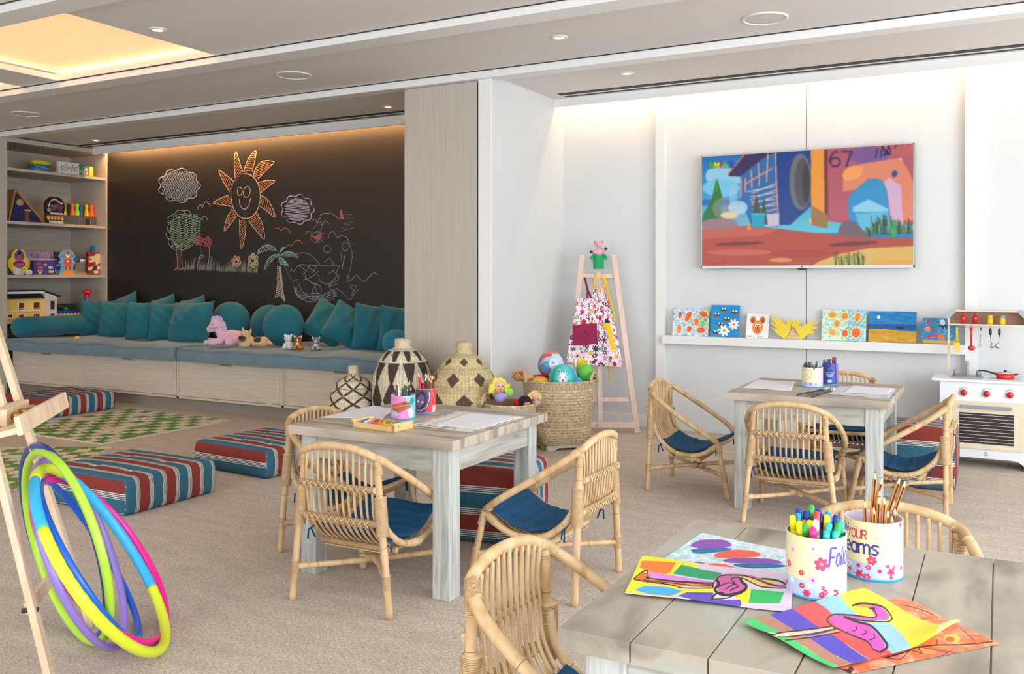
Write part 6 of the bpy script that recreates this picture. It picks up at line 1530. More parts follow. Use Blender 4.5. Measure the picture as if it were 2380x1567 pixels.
c.poly(sm([(830, 260), (960, 265), (1140, 320), (1260, 420), (1310, 490), (1260, 540), (1200, 520), (1160, 470), (1000, 420), (880, 350), (820, 300)]), PK2); c.line(sm([(880, 265), (1040, 262), (1180, 262), (1260, 235), (1270, 200), (1240, 175)], 6, False), 34, PK2); c.poly(sm([(1170, 165), (1270, 165), (1335, 215), (1310, 255), (1230, 250)]), PK2); c.poly([(1020, 178), (1100, 158), (1170, 162), (1170, 185)], (244, 150, 60))
c.poly([(830, 345), (520, 410), (350, 440), (240, 440), (330, 490), (540, 440), (850, 375)], (240, 206, 180)); c.poly([(880, 375), (700, 430), (420, 500), (380, 505), (560, 470), (900, 400)], (250, 170, 110))
for p, w_ in (([(200, 435), (280, 460), (360, 435), (520, 400), (830, 345)], 14), ([(330, 485), (450, 470), (700, 410), (860, 370)], 12), ([(400, 510), (540, 480), (760, 430), (900, 400)], 12), ([(780, 290), (830, 250), (1000, 245), (1180, 250), (1225, 230), (1200, 190), (1160, 180)], 12), ([(780, 290), (840, 350), (1000, 420), (1150, 465), (1200, 520), (1260, 545)], 12), ([(940, 262), (1060, 300), (1180, 330), (1290, 430), (1330, 490), (1270, 545)], 22), ([(1010, 178), (1100, 155), (1260, 155), (1330, 190), (1360, 240), (1300, 275), (1100, 285), (960, 265)], 13), ([(1045, 345), (1050, 370), (1015, 388)], 9), ([(1125, 375), (1145, 390), (1100, 415)], 9), ([(1205, 400), (1215, 430), (1170, 450)], 9)): c.line(sm(p, 4, False), w_, (44, 34, 50))
c.ell(1200, 176, 12, 7, (30, 20, 30)); c.noise(4, 2, 3)
sheet(CC, TH + .0050, M_vc, 'second flamingo painting on striped watercolour with one curled yellow corner', 'painting', c, name='childs_painting', zc=[TH + .005, TH + .035, TH + .005, TH + .005], grp='paintings on the foreground table', wav=.003)

# ================================================================ aprons and pig puppet on the far easel
dE = -YS * cE[0] + YC * cE[1]
def dep(z): return dE + .28 * z / 1.37 - .045
def apcv(W, Hh, seed, pocket=None, extra=None):
    c = Cv(W, Hh, (244, 232, 238), 1.15); g = random.Random(seed)
    cols = [(222, 60, 130), (120, 40, 90), (200, 40, 70), (70, 40, 90), (240, 160, 50), (226, 130, 190), (60, 60, 80), (150, 160, 170), (236, 190, 170)]
    pts = []
    for _ in range(900):
        x, y, r = g.uniform(0, W), g.uniform(0, Hh), g.choice([22, 30, 17, 12, 8])
        if all((x - a) ** 2 + (y - b) ** 2 > ((r + q) * .92) ** 2 for a, b, q in pts):
            pts.append((x, y, r)); cl = g.choice(cols)
            if r > 20: c.flower(x, y, r, g.choice([6, 8]), cl, g.choice([(250, 220, 180), cl, (60, 40, 70)]), g.uniform(0, 1), .2 if g.random() < .6 else .36)
            elif r > 11:
                if g.random() < .3: c.ell(x, y, r, r, (60, 60, 80)); c.ell(x, y, r * .7, r * .7, (220, 220, 226)); c.ell(x, y, r * .4, r * .4, (60, 60, 80))
                else: c.flower(x, y, r, 6, cl, (250, 230, 220), g.uniform(0, 1), .4)
            else: c.ell(x, y, r * .7, r * .7, cl)
    if pocket: pocket(c)
    return c
def apron(name, left, right, top, label, cv, d0, straps, mat_s):
    ys = [p[1] for p in left]; y0, y1 = ys[0], ys[-1]; ctr = aty(1380, 760, 6.3); ctr = atd(1385, 760, dep(.8))
    t = empty(name, ctr, 0, label, 'apron', 'flowered aprons on the easel')
    lx = np.array(left, float); rx = np.array(right, float)
    def f(u, v):
        y = y0 + (y1 - y0) * v; xl = np.interp(y, lx[:, 1], lx[:, 0]); xr = np.interp(y, rx[:, 1], rx[:, 0]); yr = y + (right[-1][1] - y1) * v * u + (right[0][1] - y0) * (1 - v) * u
        px = 1290 + (xl + (xr - xl) * u) * .319; py = 520 + yr * .319
        z0 = CH + (HY - py) / F_ * 6.75; d = dE + .28 * z0 / 1.37 - d0 - .018 * v * np.sin(u * 9 + 1) - .03 * v * v * np.sin(u * math.pi)
        X = (-YS + YC * (px - CX) / F_) * d; Y = (YC + YS * (px - CX) / F_) * d; Z = CH + (HY - py) / F_ * d
        return X - ctr[0], Y - ctr[1], Z - ctr[2]
    paint('cloth', cv, f, M_vcc, t, solid=.002)
    for nm, pts, w_ in straps:
        P = [atd(1290 + x * .319, 520 + y * .319, dep(1.0) - d0 * .6) - ctr for x, y in pts]
        MB().tube(resamp(cr(P, 5), .015), w_, 8, flat=.35).build(nm, mat_s, t)
    return t, ctr
M_yel = pbr('yellow_cotton', (250, 196, 30), .85); M_mar = pbr('maroon_cotton', (142, 34, 78), .85)
def pk2(c): pass
apron('flowered_apron', [(278, 470), (270, 560), (262, 700), (250, 850), (250, 1000), (255, 1030)], [(352, 466), (398, 580), (432, 720), (462, 850), (488, 1000), (492, 1045)], 0,
      'flowered apron with yellow straps, the one hanging behind on the right', apcv(250, 560, 4, lambda c: c.poly([(120, 250), (205, 250), (215, 440), (175, 440), (165, 330)], (250, 196, 30))), .040,
      [('strap', [(290, 472), (285, 420), (300, 392), (330, 400)], .010), ('strap', [(345, 468), (372, 440), (358, 400), (335, 392)], .009), ('waist_tie', [(352, 400), (378, 470), (402, 560), (425, 640), (436, 720)], .009), ('waist_tie', [(385, 1040), (398, 1080), (394, 1130)], .006)], M_yel)
t, ctr = apron('flowered_apron', [(160, 548), (150, 620), (128, 740), (104, 860), (82, 1000), (86, 1012)], [(268, 545), (292, 660), (310, 800), (322, 930), (296, 1010), (292, 1020)], 0,
      'flowered apron with a maroon pocket, hanging in front on the left', apcv(230, 480, 9), .07,
      [('strap', [(215, 392), (228, 440), (238, 490), (236, 545)], .009), ('strap', [(262, 545), (250, 505), (240, 490)], .009)], M_mar)
c = Cv(186, 150, (146, 30, 78), 1.2); c.ell(96, 62, 7, 9, (96, 24, 56)); c.ell(96, 50, 3, 6, (96, 24, 56)); c.line([(55, 88), (138, 80)], 5, (104, 26, 58)); c.line([(70, 98), (128, 94)], 3, (104, 26, 58))
def fp(u, v):
    x = 126 + (305 - 126) * u + (2 + 4 * u) * v; y = 742 - 18 * u + (148 + 4 * u) * v; px = 1290 + x * .319; py = 520 + y * .319; z0 = CH + (HY - py) / F_ * 6.75; d = dE + .28 * z0 / 1.37 - .105
    return (-YS + YC * (px - CX) / F_) * d - ctr[0], (YC + YS * (px - CX) / F_) * d - ctr[1], CH + (HY - py) / F_ * d - ctr[2]
paint('pocket', c, fp, M_vcc, t, solid=.002)
pg0 = atd(1391, 624, dep(1.2) + .045)
pg = empty('pig_puppet', pg0, YAW, 'pink pig hand puppet in a green cup, on top of the easel mast', 'puppet')
M_gf = pbr('green_felt', (44, 166, 104), .95); M_pf = pbr('pink_felt', (244, 176, 200), .95); M_pd = pbr('deep_pink_felt', (222, 120, 154), .95); M_hf = pbr('dark_hoof_felt', (90, 44, 62), .9)
MB().lathe([(.040, -.005), (.042, .0), (.044, .05), (.046, .105), (.043, .108), (.02, .10), (0, .10)], 26, cap=False).build('green_cup', M_gf, pg)
for s in (-1, 1): MB().prism([(s * .028, .118), (s * .052, .112), (s * .070, .085), (s * .060, .062), (s * .046, .075), (s * .040, .1)][::s], -.006, .006, Matrix.Translation((0, -.03, 0)) @ Matrix.Rotation(P2, 4, 'X')).build('cup_flap', M_gf, pg, bevel=.002)
remesh(MB().ball((0, 0, .125), (.034, .026, .036)).ball((0, 0, .158), (.02, .018, .016)).tube([(-.02, 0, .140), (-.045, -.012, .125), (-.056, -.022, .128)], [.015, .014, .014], 10).tube([(.02, 0, .14), (.042, -.012, .138), (.052, -.022, .152)], [.015, .014, .014], 10).build('body', M_pf, pg), .004, 4)
remesh(MB().ball((0, -.002, .190), (.032, .027, .029)).ball((-.004, -.028, .183), (.015, .013, .012)).build('head', M_pf, pg), .004, 4)
for s in (-1, 1):
    MB().prism([(s * .010, .208), (s * .034, .222), (s * .036, .198), (s * .024, .196)][::s], -.004, .004, Matrix.Translation((0, -.006, 0)) @ Matrix.Rotation(P2, 4, 'X')).build('ear', M_pd, pg, bevel=.002)
    MB().cyl((s * (.060 if s < 0 else .055), -.034, .130 if s < 0 else .155), (s * (.060 if s < 0 else .055), -.038, .130 if s < 0 else .155), .0125, .0125, 16).build('hoof', M_hf, pg)
    MB().ball((s * .012 - .003, -.027, .197), .0028, 8, 6).build('eye', M_black, pg)
MB().prism([(-.040, .170), (-.010, .160), (.028, .152), (.032, .166), (.006, .164), (-.034, .180)], -.004, .004, Matrix.Translation((0, -.026, 0)) @ Matrix.Rotation(P2, 4, 'X')).build('neckerchief', pbr('dotted_kerchief', (190, 206, 204), .9, var=.4, scale=(300, 300, 300)), pg)

# ================================================================ contents of the big basket
def ballcv(r, fn, bg): W = 2 * math.pi * r; c = Cv(W, math.pi * r, bg, 620); fn(c, W, math.pi * r); return c
def sph(name, p, r, c, label, cat, grp, mat=M_vcg, tilt=(0, 0)):
    ph = math.atan2(-p[1], -p[0])
    f = lambda u, v: (r * np.sin(math.pi * np.clip(v, .001, .999)) * np.cos(ph + 2 * math.pi * (u - .5)), r * np.sin(math.pi * np.clip(v, .001, .999)) * np.sin(ph + 2 * math.pi * (u - .5)), r * np.cos(math.pi * v))
    return tag(paint(name, c, f, mat, loc=p, closed=True), label, cat, grp)
bc = np.array(BB)
def bp(px, py, r, off): # a ball in the basket; off = depth offset from the basket centre
    d = -YS * bc[0] + YC * bc[1] + off; return atd(px, py, d), r
def f1(c, W, Hh):
    for k, cl in enumerate([(196, 220, 236), (90, 130, 180), (206, 90, 80), (200, 216, 232), (70, 120, 180), (230, 150, 90)]): c.rect(W * (k + .0) / 6, 0, W * (k + 1) / 6, Hh, cl)
    c.ell(W * .48, Hh * .50, W * .13, Hh * .24, (176, 206, 228)); c.ell(W * .46, Hh * .55, W * .11, Hh * .17, (96, 150, 196)); c.ell(W * .53, Hh * .45, W * .06, Hh * .14, (206, 226, 238)); c.rect(W * .5, Hh * .40, W * .54, Hh * .44, (120, 140, 160)); c.rect(0, 0, W, Hh * .19, (214, 120, 90)); c.ell(W * .5, Hh * .78, W * .2, Hh * .06, (190, 60, 60)); c.rect(0, Hh * .92, W, Hh, (190, 190, 196))
p, r = bp(1282, 848, .098, .04); sph('beach_ball', p, r, ballcv(r, f1, (200, 216, 230)), 'large pale blue and red beach ball, highest in the big basket', 'ball', 'balls in the big basket')
def f2(c, W, Hh):
    k = W / 2; c.rect(0, 0, W * .36, Hh, (226, 190, 190)); c.rect(W * .30, 0, W * .40, Hh, (40, 172, 150)); c.rect(W * .40, 0, W * .62, Hh, (70, 206, 200)); c.rect(W * .62, 0, W * .70, Hh, (60, 170, 216)); c.rect(W * .70, 0, W * .8, Hh, (230, 190, 190)); c.rect(W * .8, 0, W, Hh, (60, 180, 200))
    c.line([(W * .62, Hh * .2), (W * .62, Hh)], .003, (60, 60, 70)); wb = (240, 240, 242)
    c.poly([(k - .028, Hh * .40), (k + .022, Hh * .40), (k + .030, Hh * .8), (k - .036, Hh * .8)], wb); c.ell(k - .003, Hh * .46, .030, .042, wb); 
    for s in (-1, 1): c.poly([(k - .003 + s * .014, Hh * .34), (k - .003 + s * .036, Hh * .22), (k - .003 + s * .036, Hh * .35)], wb); c.poly([(k - .003 + s * .022, Hh * .33), (k - .003 + s * .034, Hh * .255), (k - .003 + s * .033, Hh * .34)], (50, 44, 50)); c.ell(k - .003 + s * .020, Hh * .44, .008, .005, (60, 50, 60), s * .3)
    c.poly([(k - .012, Hh * .49), (k + .006, Hh * .49), (k - .003, Hh * .515)], (40, 34, 40)); c.line([(k - .014, Hh * .56), (k - .003, Hh * .575), (k + .008, Hh * .56)], .0035, (40, 34, 40)); c.line([(k - .003, Hh * .51), (k - .003, Hh * .57)], .0025, (40, 34, 40))
p, r = bp(1309, 880, .100, -.12); sph('llama_ball', p, r, ballcv(r, f2, (70, 200, 190)), 'turquoise beach ball printed with a white llama face, in the big basket', 'ball', 'balls in the big basket')
def f3(c, W, Hh):
    for i in range(40):
        f = i / 40; cl = np.array([(246, 70, 60), (250, 170, 40), (200, 236, 40), (60, 220, 60)]); q = f * 3; a = int(min(q, 2)); cc = cl[a] * (1 - (q - a)) + cl[a + 1] * (q - a); c.rect(0, Hh * (.05 + .5 * f), W, Hh * (.05 + .5 * (f + .04)), cc)
    c.rect(0, 0, W, Hh * .1, (246, 70, 60))
p, r = bp(1256, 897, .070, -.07); sph('rainbow_ball', p, r, ballcv(r, f3, (60, 220, 60)), 'rainbow coloured ball low in the big basket, left of the llama ball', 'ball', 'balls in the big basket')
p, r = bp(1361, 868, .064, -.02); o = MB().ball((0, 0, 0), r, 32, 22).build('green_ball', pbr('green_foam_ball', (104, 202, 74), .55), loc=tuple(p)); tag(o, 'plain bright green ball by the right handle of the big basket', 'ball', 'balls in the big basket')
p, r = bp(1342, 892, .046, -.13); o = MB().ball((0, 0, 0), r, 24, 16).build('small_blue_ball', pbr('blue_print_ball', (50, 170, 220), .3, var=.3, scale=(60, 60, 60)), loc=tuple(p)); tag(o, 'small light blue ball between the llama ball and the green ball', 'ball', 'balls in the big basket')
p, r = bp(1352, 850, .06, .10); t = empty('yarn_pack', p, YAW + .2, 'yellow tangled yarn in a clear white edged pack, behind the green ball', 'yarn pack')
b = MB(); [b.tube([(.034 * math.cos(a + k) * (1 - k * .03), -.012 + .010 * math.sin(3 * a + k), .045 * math.sin(a + k * .7) * (1 - k * .05)) for a in np.linspace(0, 6.0, 16)], .006, 6) for k in range(8)]; b.build('yarn', pbr('yellow_yarn', (246, 216, 20), .8), t)
b = MB(); b.bx(-.055, -.038, -.01, .02, -.06, .05).bx(.040, .056, -.01, .02, -.06, .04).bx(-.05, .05, .02, .024, -.06, .05); b.build('pack', M_white, t)
p, r = bp(1205, 876, .05, .02); t = empty('straw_doll', p, YAW, 'straw haired bundle flopping over the left edge of the big basket', 'straw doll'); g = random.Random(3)
b = MB()
for k in range(150):
    a, e = g.uniform(0, 6.28), g.uniform(-.6, 1.4); d = np.array([math.cos(a) * math.cos(e), math.sin(a) * math.cos(e), math.sin(e)]); o_ = np.array([g.uniform(-.02, .03), 0, 0])
    b.tube([o_ + d * .02, o_ + d * .034 + (0, 0, .004), o_ + d * g.uniform(.042, .052) - (0, 0, .003)], [.0022, .002, .0012], 4)
b.ball((0, 0, 0), .032, 14, 10); b.build('straw_hair', pbr('golden_straw', (226, 172, 90), .85, var=.2, scale=(80, 80, 80)), t)
remesh(MB().ball((.075, .0, -.008), (.045, .035, .030)).ball((.045, 0, -.01), (.03, .03, .03)).build('body', pbr('peach_cloth', (228, 176, 140), .9), t), .005, 4)

# ---- dolls in the smaller basket
dc = np.array(DB); dd = -YS * dc[0] + YC * dc[1]
def doll(px, py, off, hr, hair, face, label, curls, tilt, eye=True, body=None):
    p = atd(px, py, dd + off); t = empty('rag_doll', p, YAW + .25, label, 'doll', 'dolls in the smaller basket'); g = random.Random(int(px))
    hd = empty('head_dummy', (0, 0, 0)) if False else None
    o = MB().ball((0, 0, 0), (hr, hr * .95, hr * 1.08), 26, 18).build('head', pbr('doll_skin', (240, 186, 156), .8), t)
    b = MB()
    for s in (-1, 1): b.ball((s * hr * .32, -hr * .93, hr * .12), (hr * .09, hr * .05, hr * .1), 10, 8)
    b.build('eye', pbr('doll_eye', (50, 50, 70), .3), o)
    MB().tube([(-.22 * hr, -hr * .93, -hr * .36), (0, -hr * .97, -hr * .44), (.22 * hr, -hr * .93, -hr * .36)], hr * .035, 6).build('mouth', pbr('doll_mouth', (206, 90, 90), .7), o)
    MB().ball((0, -hr * .97, -hr * .1), hr * .08, 8, 6).build('nose', pbr('doll_skin', None), o)
    b = MB()
    for k in range(curls):
        a = g.uniform(-.5, math.pi + .5); y = g.uniform(-.5, .9) * hr; R_ = hr * g.uniform(1.0, 1.16); c0 = (R_ * math.cos(a), y * .9 + hr * .1, R_ * math.sin(a) * 1.05); b.ball(c0, hr * g.uniform(.2, .32), 10, 8)
    for s in (-1, 1):
        for k in range(curls // 2):
            c0 = (s * hr * g.uniform(1.0, 1.55), g.uniform(-.4, .5) * hr, hr * g.uniform(-.95, .25)); b.ball(c0, hr * g.uniform(.2, .34), 10, 8)
    b.ball((0, hr * .3, hr * .12), (hr * 1.08, hr * .95, hr * 1.1), 16, 12)
    remesh(b.build('hair', hair, t), hr * .09, 2)
    if body: remesh(MB().ball((.01, .01, -hr * 1.7), (hr * .95, hr * .8, hr * .9)).ball((hr * .9, -.01, -hr * 1.5), (hr * .45, hr * .4, hr * .5)).build('dress', body, t), .005, 3)
    return t
t = doll(1160, 898, .0, .042, pbr('lemon_yarn_hair', (240, 238, 90), .9, bump=1, scale=(120, 120, 120)), None, 'rag doll with bright yellow curly hair and purple dress in the smaller basket', 44, 0, body=pbr('lilac_dress', (176, 160, 216), .9))
t = doll(1243, 921, -.02, .027, pbr('pale_yellow_yarn_hair', (246, 222, 130), .9, bump=1, scale=(120, 120, 120)), None, 'small rag doll with pale yellow hair leaning over the right rim of the smaller basket', 26, 0, body=pbr('pink_dress', (240, 180, 190), .9))
p = atd(1220, 933, dd - .07); t = empty('masked_doll', p, YAW, 'doll lying down with black hood and tan face patch, in the smaller basket', 'doll', 'dolls in the smaller basket')
MB().ball((0, 0, 0), (.044, .036, .038), 22, 16).build('hood', pbr('black_felt', (26, 26, 34), .9), t); MB().ball((.010, -.018, -.012), (.027, .022, .018), 16, 12).build('face', pbr('tan_felt', (206, 142, 76), .9), t)
MB().ball((-.055, .005, -.012), (.022, .025, .022), 14, 10).build('red_collar', pbr('red_felt', (176, 20, 40), .9), t)
p = atd(1183, 912, dd + .01); tag(MB().ball((0, 0, 0), (.03, .03, .032), 20, 14).build('lime_ball', pbr('lime_felt', (150, 224, 80), .9), loc=tuple(p)), 'lime green felt ball beside the doll with curly yellow hair', 'ball')

# ================================================================ plush toys on the mattress
def plush(px, py, Y, yaw, name, label, k=1.0):
    X = aty(px, py, Y)[0]; t = empty(name, (X, Y, ZM + .008), yaw, label, 'plush toy', 'plush toys on the bench'); t.scale = (k, k, k); return t
fur = lambda n, c, **q: pbr(n, c, .95, var=.12, scale=(60, 60, 60), bump=.9, bscale=(260, 260, 260), sheen=.4, **q)
M_un = fur('lilac_pink_plush', (232, 188, 214)); M_ul = fur('lavender_fluff', (206, 190, 226))
t = plush(522, 795, 5.93, YAW, 'plush_unicorn', 'lilac pink plush unicorn lying down with a purple horn', .95)
# faces left; x to the right along the body
b = MB(); b.ball((.06, 0, .075), (.115, .07, .072)).ball((.13, .0, .07), (.075, .075, .068)).tube([(-.02, 0, .10), (-.05, 0, .15), (-.06, -.005, .19)], [.055, .045, .04], 14).ball((-.075, -.01, .20), (.062, .05, .055)).ball((-.125, -.015, .155), (.045, .036, .034)).ball((-.10, -.012, .175), (.05, .04, .045))
b.tube([(-.0, -.045, .05), (-.07, -.07, .035), (-.12, -.075, .03)], [.038, .032, .03], 12).tube([(.0, .045, .05), (-.08, .05, .035), (-.15, .04, .03)], [.038, .032, .03], 12).tube([(.14, -.05, .05), (.09, -.1, .035), (.04, -.1, .03)], [.045, .035, .03], 12)
remesh(b.build('body', M_un, t), .006, 5)
b = MB(); g = random.Random(4)
for k in range(46): a = k / 45; b.ball((-.10 + .10 * a + g.uniform(-.01, .01), g.uniform(-.022, .022), .245 - .10 * a * a + .02 * math.sin(a * 3) + g.uniform(-.008, .012)), g.uniform(.014, .024), 8, 6)
b.build('mane', M_ul, t)
b = MB(); [b.ball((-.115 - .02 * (i % 3), -.078 + .02 * (i // 3 % 2), .028 + .008 * (i % 2)), .022, 10, 8) for i in range(6)]; [b.ball((-.15 - .01 * (i % 2), .04, .028 + .01 * (i % 3)), .022, 10, 8) for i in range(4)]; b.build('fluffy_hoof', M_ul, t)
MB().tube([(-.10, -.01, .24), (-.115, -.012, .262), (-.13, -.014, .285)], [.014, .010, .002], 10).build('horn', pbr('purple_satin', (96, 60, 140), .25, .4), t)
MB().ball((-.095, -.052, .205), .007, 10, 8).build('eye', pbr('brown_bead', (60, 30, 40), .1), t); MB().tube([(-.15, -.036, .17), (-.10, -.062, .165), (-.05, -.052, .172)], .003, 6).build('bridle', pbr('lilac_ribbon', (170, 140, 190), .6), t)
MB().prism([(-.055, .235), (-.03, .265), (-.035, .225)], -.008, .008, Matrix.Translation((0, -.03, 0)) @ Matrix.Rotation(P2, 4, 'X')).build('ear', M_un, t, bevel=.003)
M_dg = fur('tan_plush', (222, 186, 136)); M_db = fur('dark_brown_plush', (56, 46, 40))
t = plush(580, 797, 5.86, YAW - .1, 'plush_dog', 'tan plush shepherd puppy with dark muzzle and pricked ears, beside the unicorn', .86)
b = MB(); b.ball((.08, .01, .055), (.10, .06, .05)).ball((.14, .02, .055), (.06, .06, .055)).tube([(.0, 0, .07), (-.02, -.01, .10)], [.05, .045], 12).ball((-.03, -.02, .125), (.056, .05, .048)).tube([(.02, -.05, .035), (-.04, -.07, .03), (-.06, -.075, .026)], [.032, .028, .028], 10).tube([(.02, .04, .035), (-.08, .0, .03), (-.10, -.02, .026)], [.03, .028, .026], 10).tube([(.15, .03, .06), (.2, .02, .05), (.24, .0, .035)], [.03, .022, .012], 10)
remesh(b.build('body', M_dg, t), .006, 5)
MB().ball((-.052, -.065, .098), (.038, .040, .028), 16, 12).build('muzzle', M_db, t); MB().ball((-.062, -.102, .112), .010, 10, 8).build('nose', M_black, t)
for x, z, rr_ in ((-.055, .185, -.25), (.012, .175, .3)):
    e = MB().prism([(x - .022, z - .03), (x + math.sin(rr_) * .04, z + .03), (x + .024, z - .028)], -.006, .006, Matrix.Translation((0, -.025, 0)) @ Matrix.Rotation(P2, 4, 'X')).build('ear', M_dg, t, bevel=.005); MB().prism([(x - .012, z - .026), (x + math.sin(rr_) * .03, z + .014), (x + .014, z - .025)], -.004, .0, Matrix.Translation((0, -.034, 0)) @ Matrix.Rotation(P2, 4, 'X')).build('inner_ear', pbr('pink_ear', (226, 160, 140), .9), e)
for x in (-.05, -.012): MB().ball((x, -.066, .135), .0055, 8, 6).build('eye', M_black, t)
MB().ball((.095, -.012, .078), (.045, .052, .036), 16, 12).build('saddle_patch', M_db, t)
def sitting(t, m, me_, ears, inner, chest=None, snout=None, mark=None):
    b = MB(); b.ball((0, .01, .045), (.040, .036, .048)).ball((0, -.004, .108), (.040, .034, .034)).tube([(-.022, -.02, .06), (-.028, -.038, .012)], [.016, .014], 10).tube([(.022, -.02, .06), (.028, -.038, .012)], [.016, .014], 10).ball((-.036, -.01, .02), (.022, .032, .02)).ball((.036, -.01, .02), (.022, .032, .02))
    remesh(b.build('body', m, t), .0045, 4)
    for s in (-1, 1):
        if ears == 'round': e = MB().ball((s * .032, .0, .138), (.014, .008, .014), 12, 8).build('ear', m, t)
        else: e = MB().prism([(s * .016, .128), (s * .040, .152), (s * .040, .122)][::s], -.004, .004, Matrix.Translation((0, -.006, 0)) @ Matrix.Rotation(P2, 4, 'X')).build('ear', inner, t, bevel=.002)
        MB().ball((s * .015, -.036, .115), .0042, 8, 6).build('eye', M_black, t)
    MB().ball((0, -.036, .100), (.014, .010, .011), 12, 8).build('muzzle', snout, t); MB().ball((0, -.046, .104), .0035, 8, 6).build('nose', M_black, t)
    if chest: MB().prism([(-.016, .078), (.016, .078), (0, .045)], -.003, .004, Matrix.Translation((0, -.027, 0)) @ Matrix.Rotation(P2, 4, 'X')).build('chest_patch', chest, t, bevel=.002)
M_wp = fur('white_plush', (226, 232, 232))
t = plush(670, 802, 5.84, YAW - .25, 'plush_bear', 'little white plush bear sitting left of the tiger', .88); sitting(t, M_wp, None, 'round', M_wp, None, M_wp)
def stripe_fur(name, c1, c2, sc):
    m = ramp2(name, [(0.44, c1), (0.52, c2)], sc, .95, .4, 2.0); return m
M_ti = stripe_fur('tiger_plush', (90, 50, 26), (212, 138, 66), (24, 24, 90)); M_ze = stripe_fur('grey_striped_plush', (44, 50, 58), (176, 182, 188), (24, 24, 90))
t = plush(693, 804, 5.83, YAW, 'plush_tiger', 'little orange plush tiger with dark stripes sitting beside the white bear', .86); sitting(t, M_ti, None, 'point', M_wp, pbr('cream_felt', (240, 220, 200), .9), pbr('cream_felt', None))
t = plush(735, 806, 5.83, YAW, 'plush_kitten', 'little grey striped plush kitten sitting apart, rightmost of the toys', .82); sitting(t, M_ze, None, 'point', M_wp, pbr('white_felt', (226, 230, 232), .9), M_wp)
p = aty(179, 776, 5.86); o = MB().box((0, 0, .008), (.045, .03, .016), rz=.4).box((.01, 0, .018), (.02, .02, .01), rz=.2).build('yellow_toy_block', pbr('yellow_toy', None), loc=(p[0], 5.86, ZM + .008)); tag(o, 'tiny yellow toy piece lying alone on the left mattress', 'toy')

# ================================================================ toys in the bookcase (shelves face +x)
Z1, Z2, Z3, Z4 = 2.3135, 1.7665, 1.2135, .7425
def sy(px, X=-8.97): return atx(px, 500, X)[1]
def sz(px, py, X=-8.97): return atx(px, py, X)[2]
def shelfthing(name, px0, px1, X, z, label, cat, grp=None):
    y0, y1 = sy(px0, X), sy(px1, X); return empty(name, (X, (y0 + y1) / 2, z), P2, label, cat, grp), (y1 - y0) / 2
# local x runs along the shelf (towards the wall), local -y faces the room
def card(t, name, W, Hh, cv, mat=M_vc, y=0.0, outline=None, thick=.04, side=None):
    if outline is None:
        MB().bx(-W, W, y + .001, y + thick, 0, Hh).build('box_body', side or M_white, t)
        paint(name, cv, lambda u, v: ((u - .5) * 2 * W, y - .0005 + 0 * u, (1 - v) * Hh), mat, t)
    else:
        f = outline
        paint(name, cv, lambda u, v: ((u - .5) * 2 * W * f(v), y + 0 * u, (1 - v) * Hh), mat, t, solid=thick)
t, h = shelfthing('toy_bucket', 68, 116, -9.12, Z1, 'blue oval bucket with yellow lid and orange handle on the top shelf', 'bucket')
b = MB(); 
def oval(prof, n=30): 
    b = MB(); V = []
    for r, z in prof:
        for j in range(n): a = 2 * math.pi * j / n; V.append((r * h * math.cos(a), r * .085 * math.sin(a), z))
    b._add(V, [(i * n + j, i * n + (j + 1) % n, (i + 1) * n + (j + 1) % n, (i + 1) * n + j) for i in range(len(prof) - 1) for j in range(n)] + [tuple(range(n))[::-1], tuple((len(prof) - 1) * n + j for j in range(n))], True); return b
oval([(.78, 0), (.84, .01), (.97, .09)]).build('tub', pbr('sky_blue_plastic', (20, 140, 196), .4), t); oval([(1.0, .088), (1.02, .1), (.98, .125), (.9, .13)]).build('lid', pbr('lime_yellow_plastic', (214, 214, 30), .4), t)
MB().tube(cr([(-h * 1.0, -.02, .11), (-h * .8, -.075, .07), (0, -.1, .045), (h * .8, -.075, .045), (h * 1.0, -.02, .06)], 6), .007, 8).build('handle', pbr('orange_plastic', (232, 120, 50), .4), t)
c = Cv(1, .58, (228, 230, 228), 70); speck(c, [(30, 30, 30)], 26, 5, .015, .035, 1.0); c.rect(.2, .16, .85, .4, (228, 230, 228)); c.text('DOMINO', .14, .18, .20, (60, 60, 64), .02, sx=.85)
t, h = shelfthing('domino_box', 137, 184, -8.98, Z1, 'white spotted domino game box on the top shelf', 'game box'); card(t, 'printed_front', h, .135, c)
c = Cv(1, .62, (46, 130, 92), 60); c.rect(.72, 0, 1, .62, (170, 210, 70)); c.rect(.2, .12, .6, .32, (100, 160, 190)); c.rect(.3, .34, .66, .5, (216, 70, 110)); c.ell(.32, .2, .06, .06, (40, 60, 90)); c.ell(.5, .2, .06, .06, (220, 230, 235)); c.ell(.56, .42, .06, .06, (240, 220, 220)); c.ell(.12, .36, .07, .07, (120, 190, 200)); speck(c, [(220, 220, 90), (240, 240, 200)], 12, 7, .01, .03)
t, h = shelfthing('picture_box', 184, 217, -8.98, Z1, 'green picture game box beside the domino box on the top shelf', 'game box'); card(t, 'printed_front', h, .118, c)
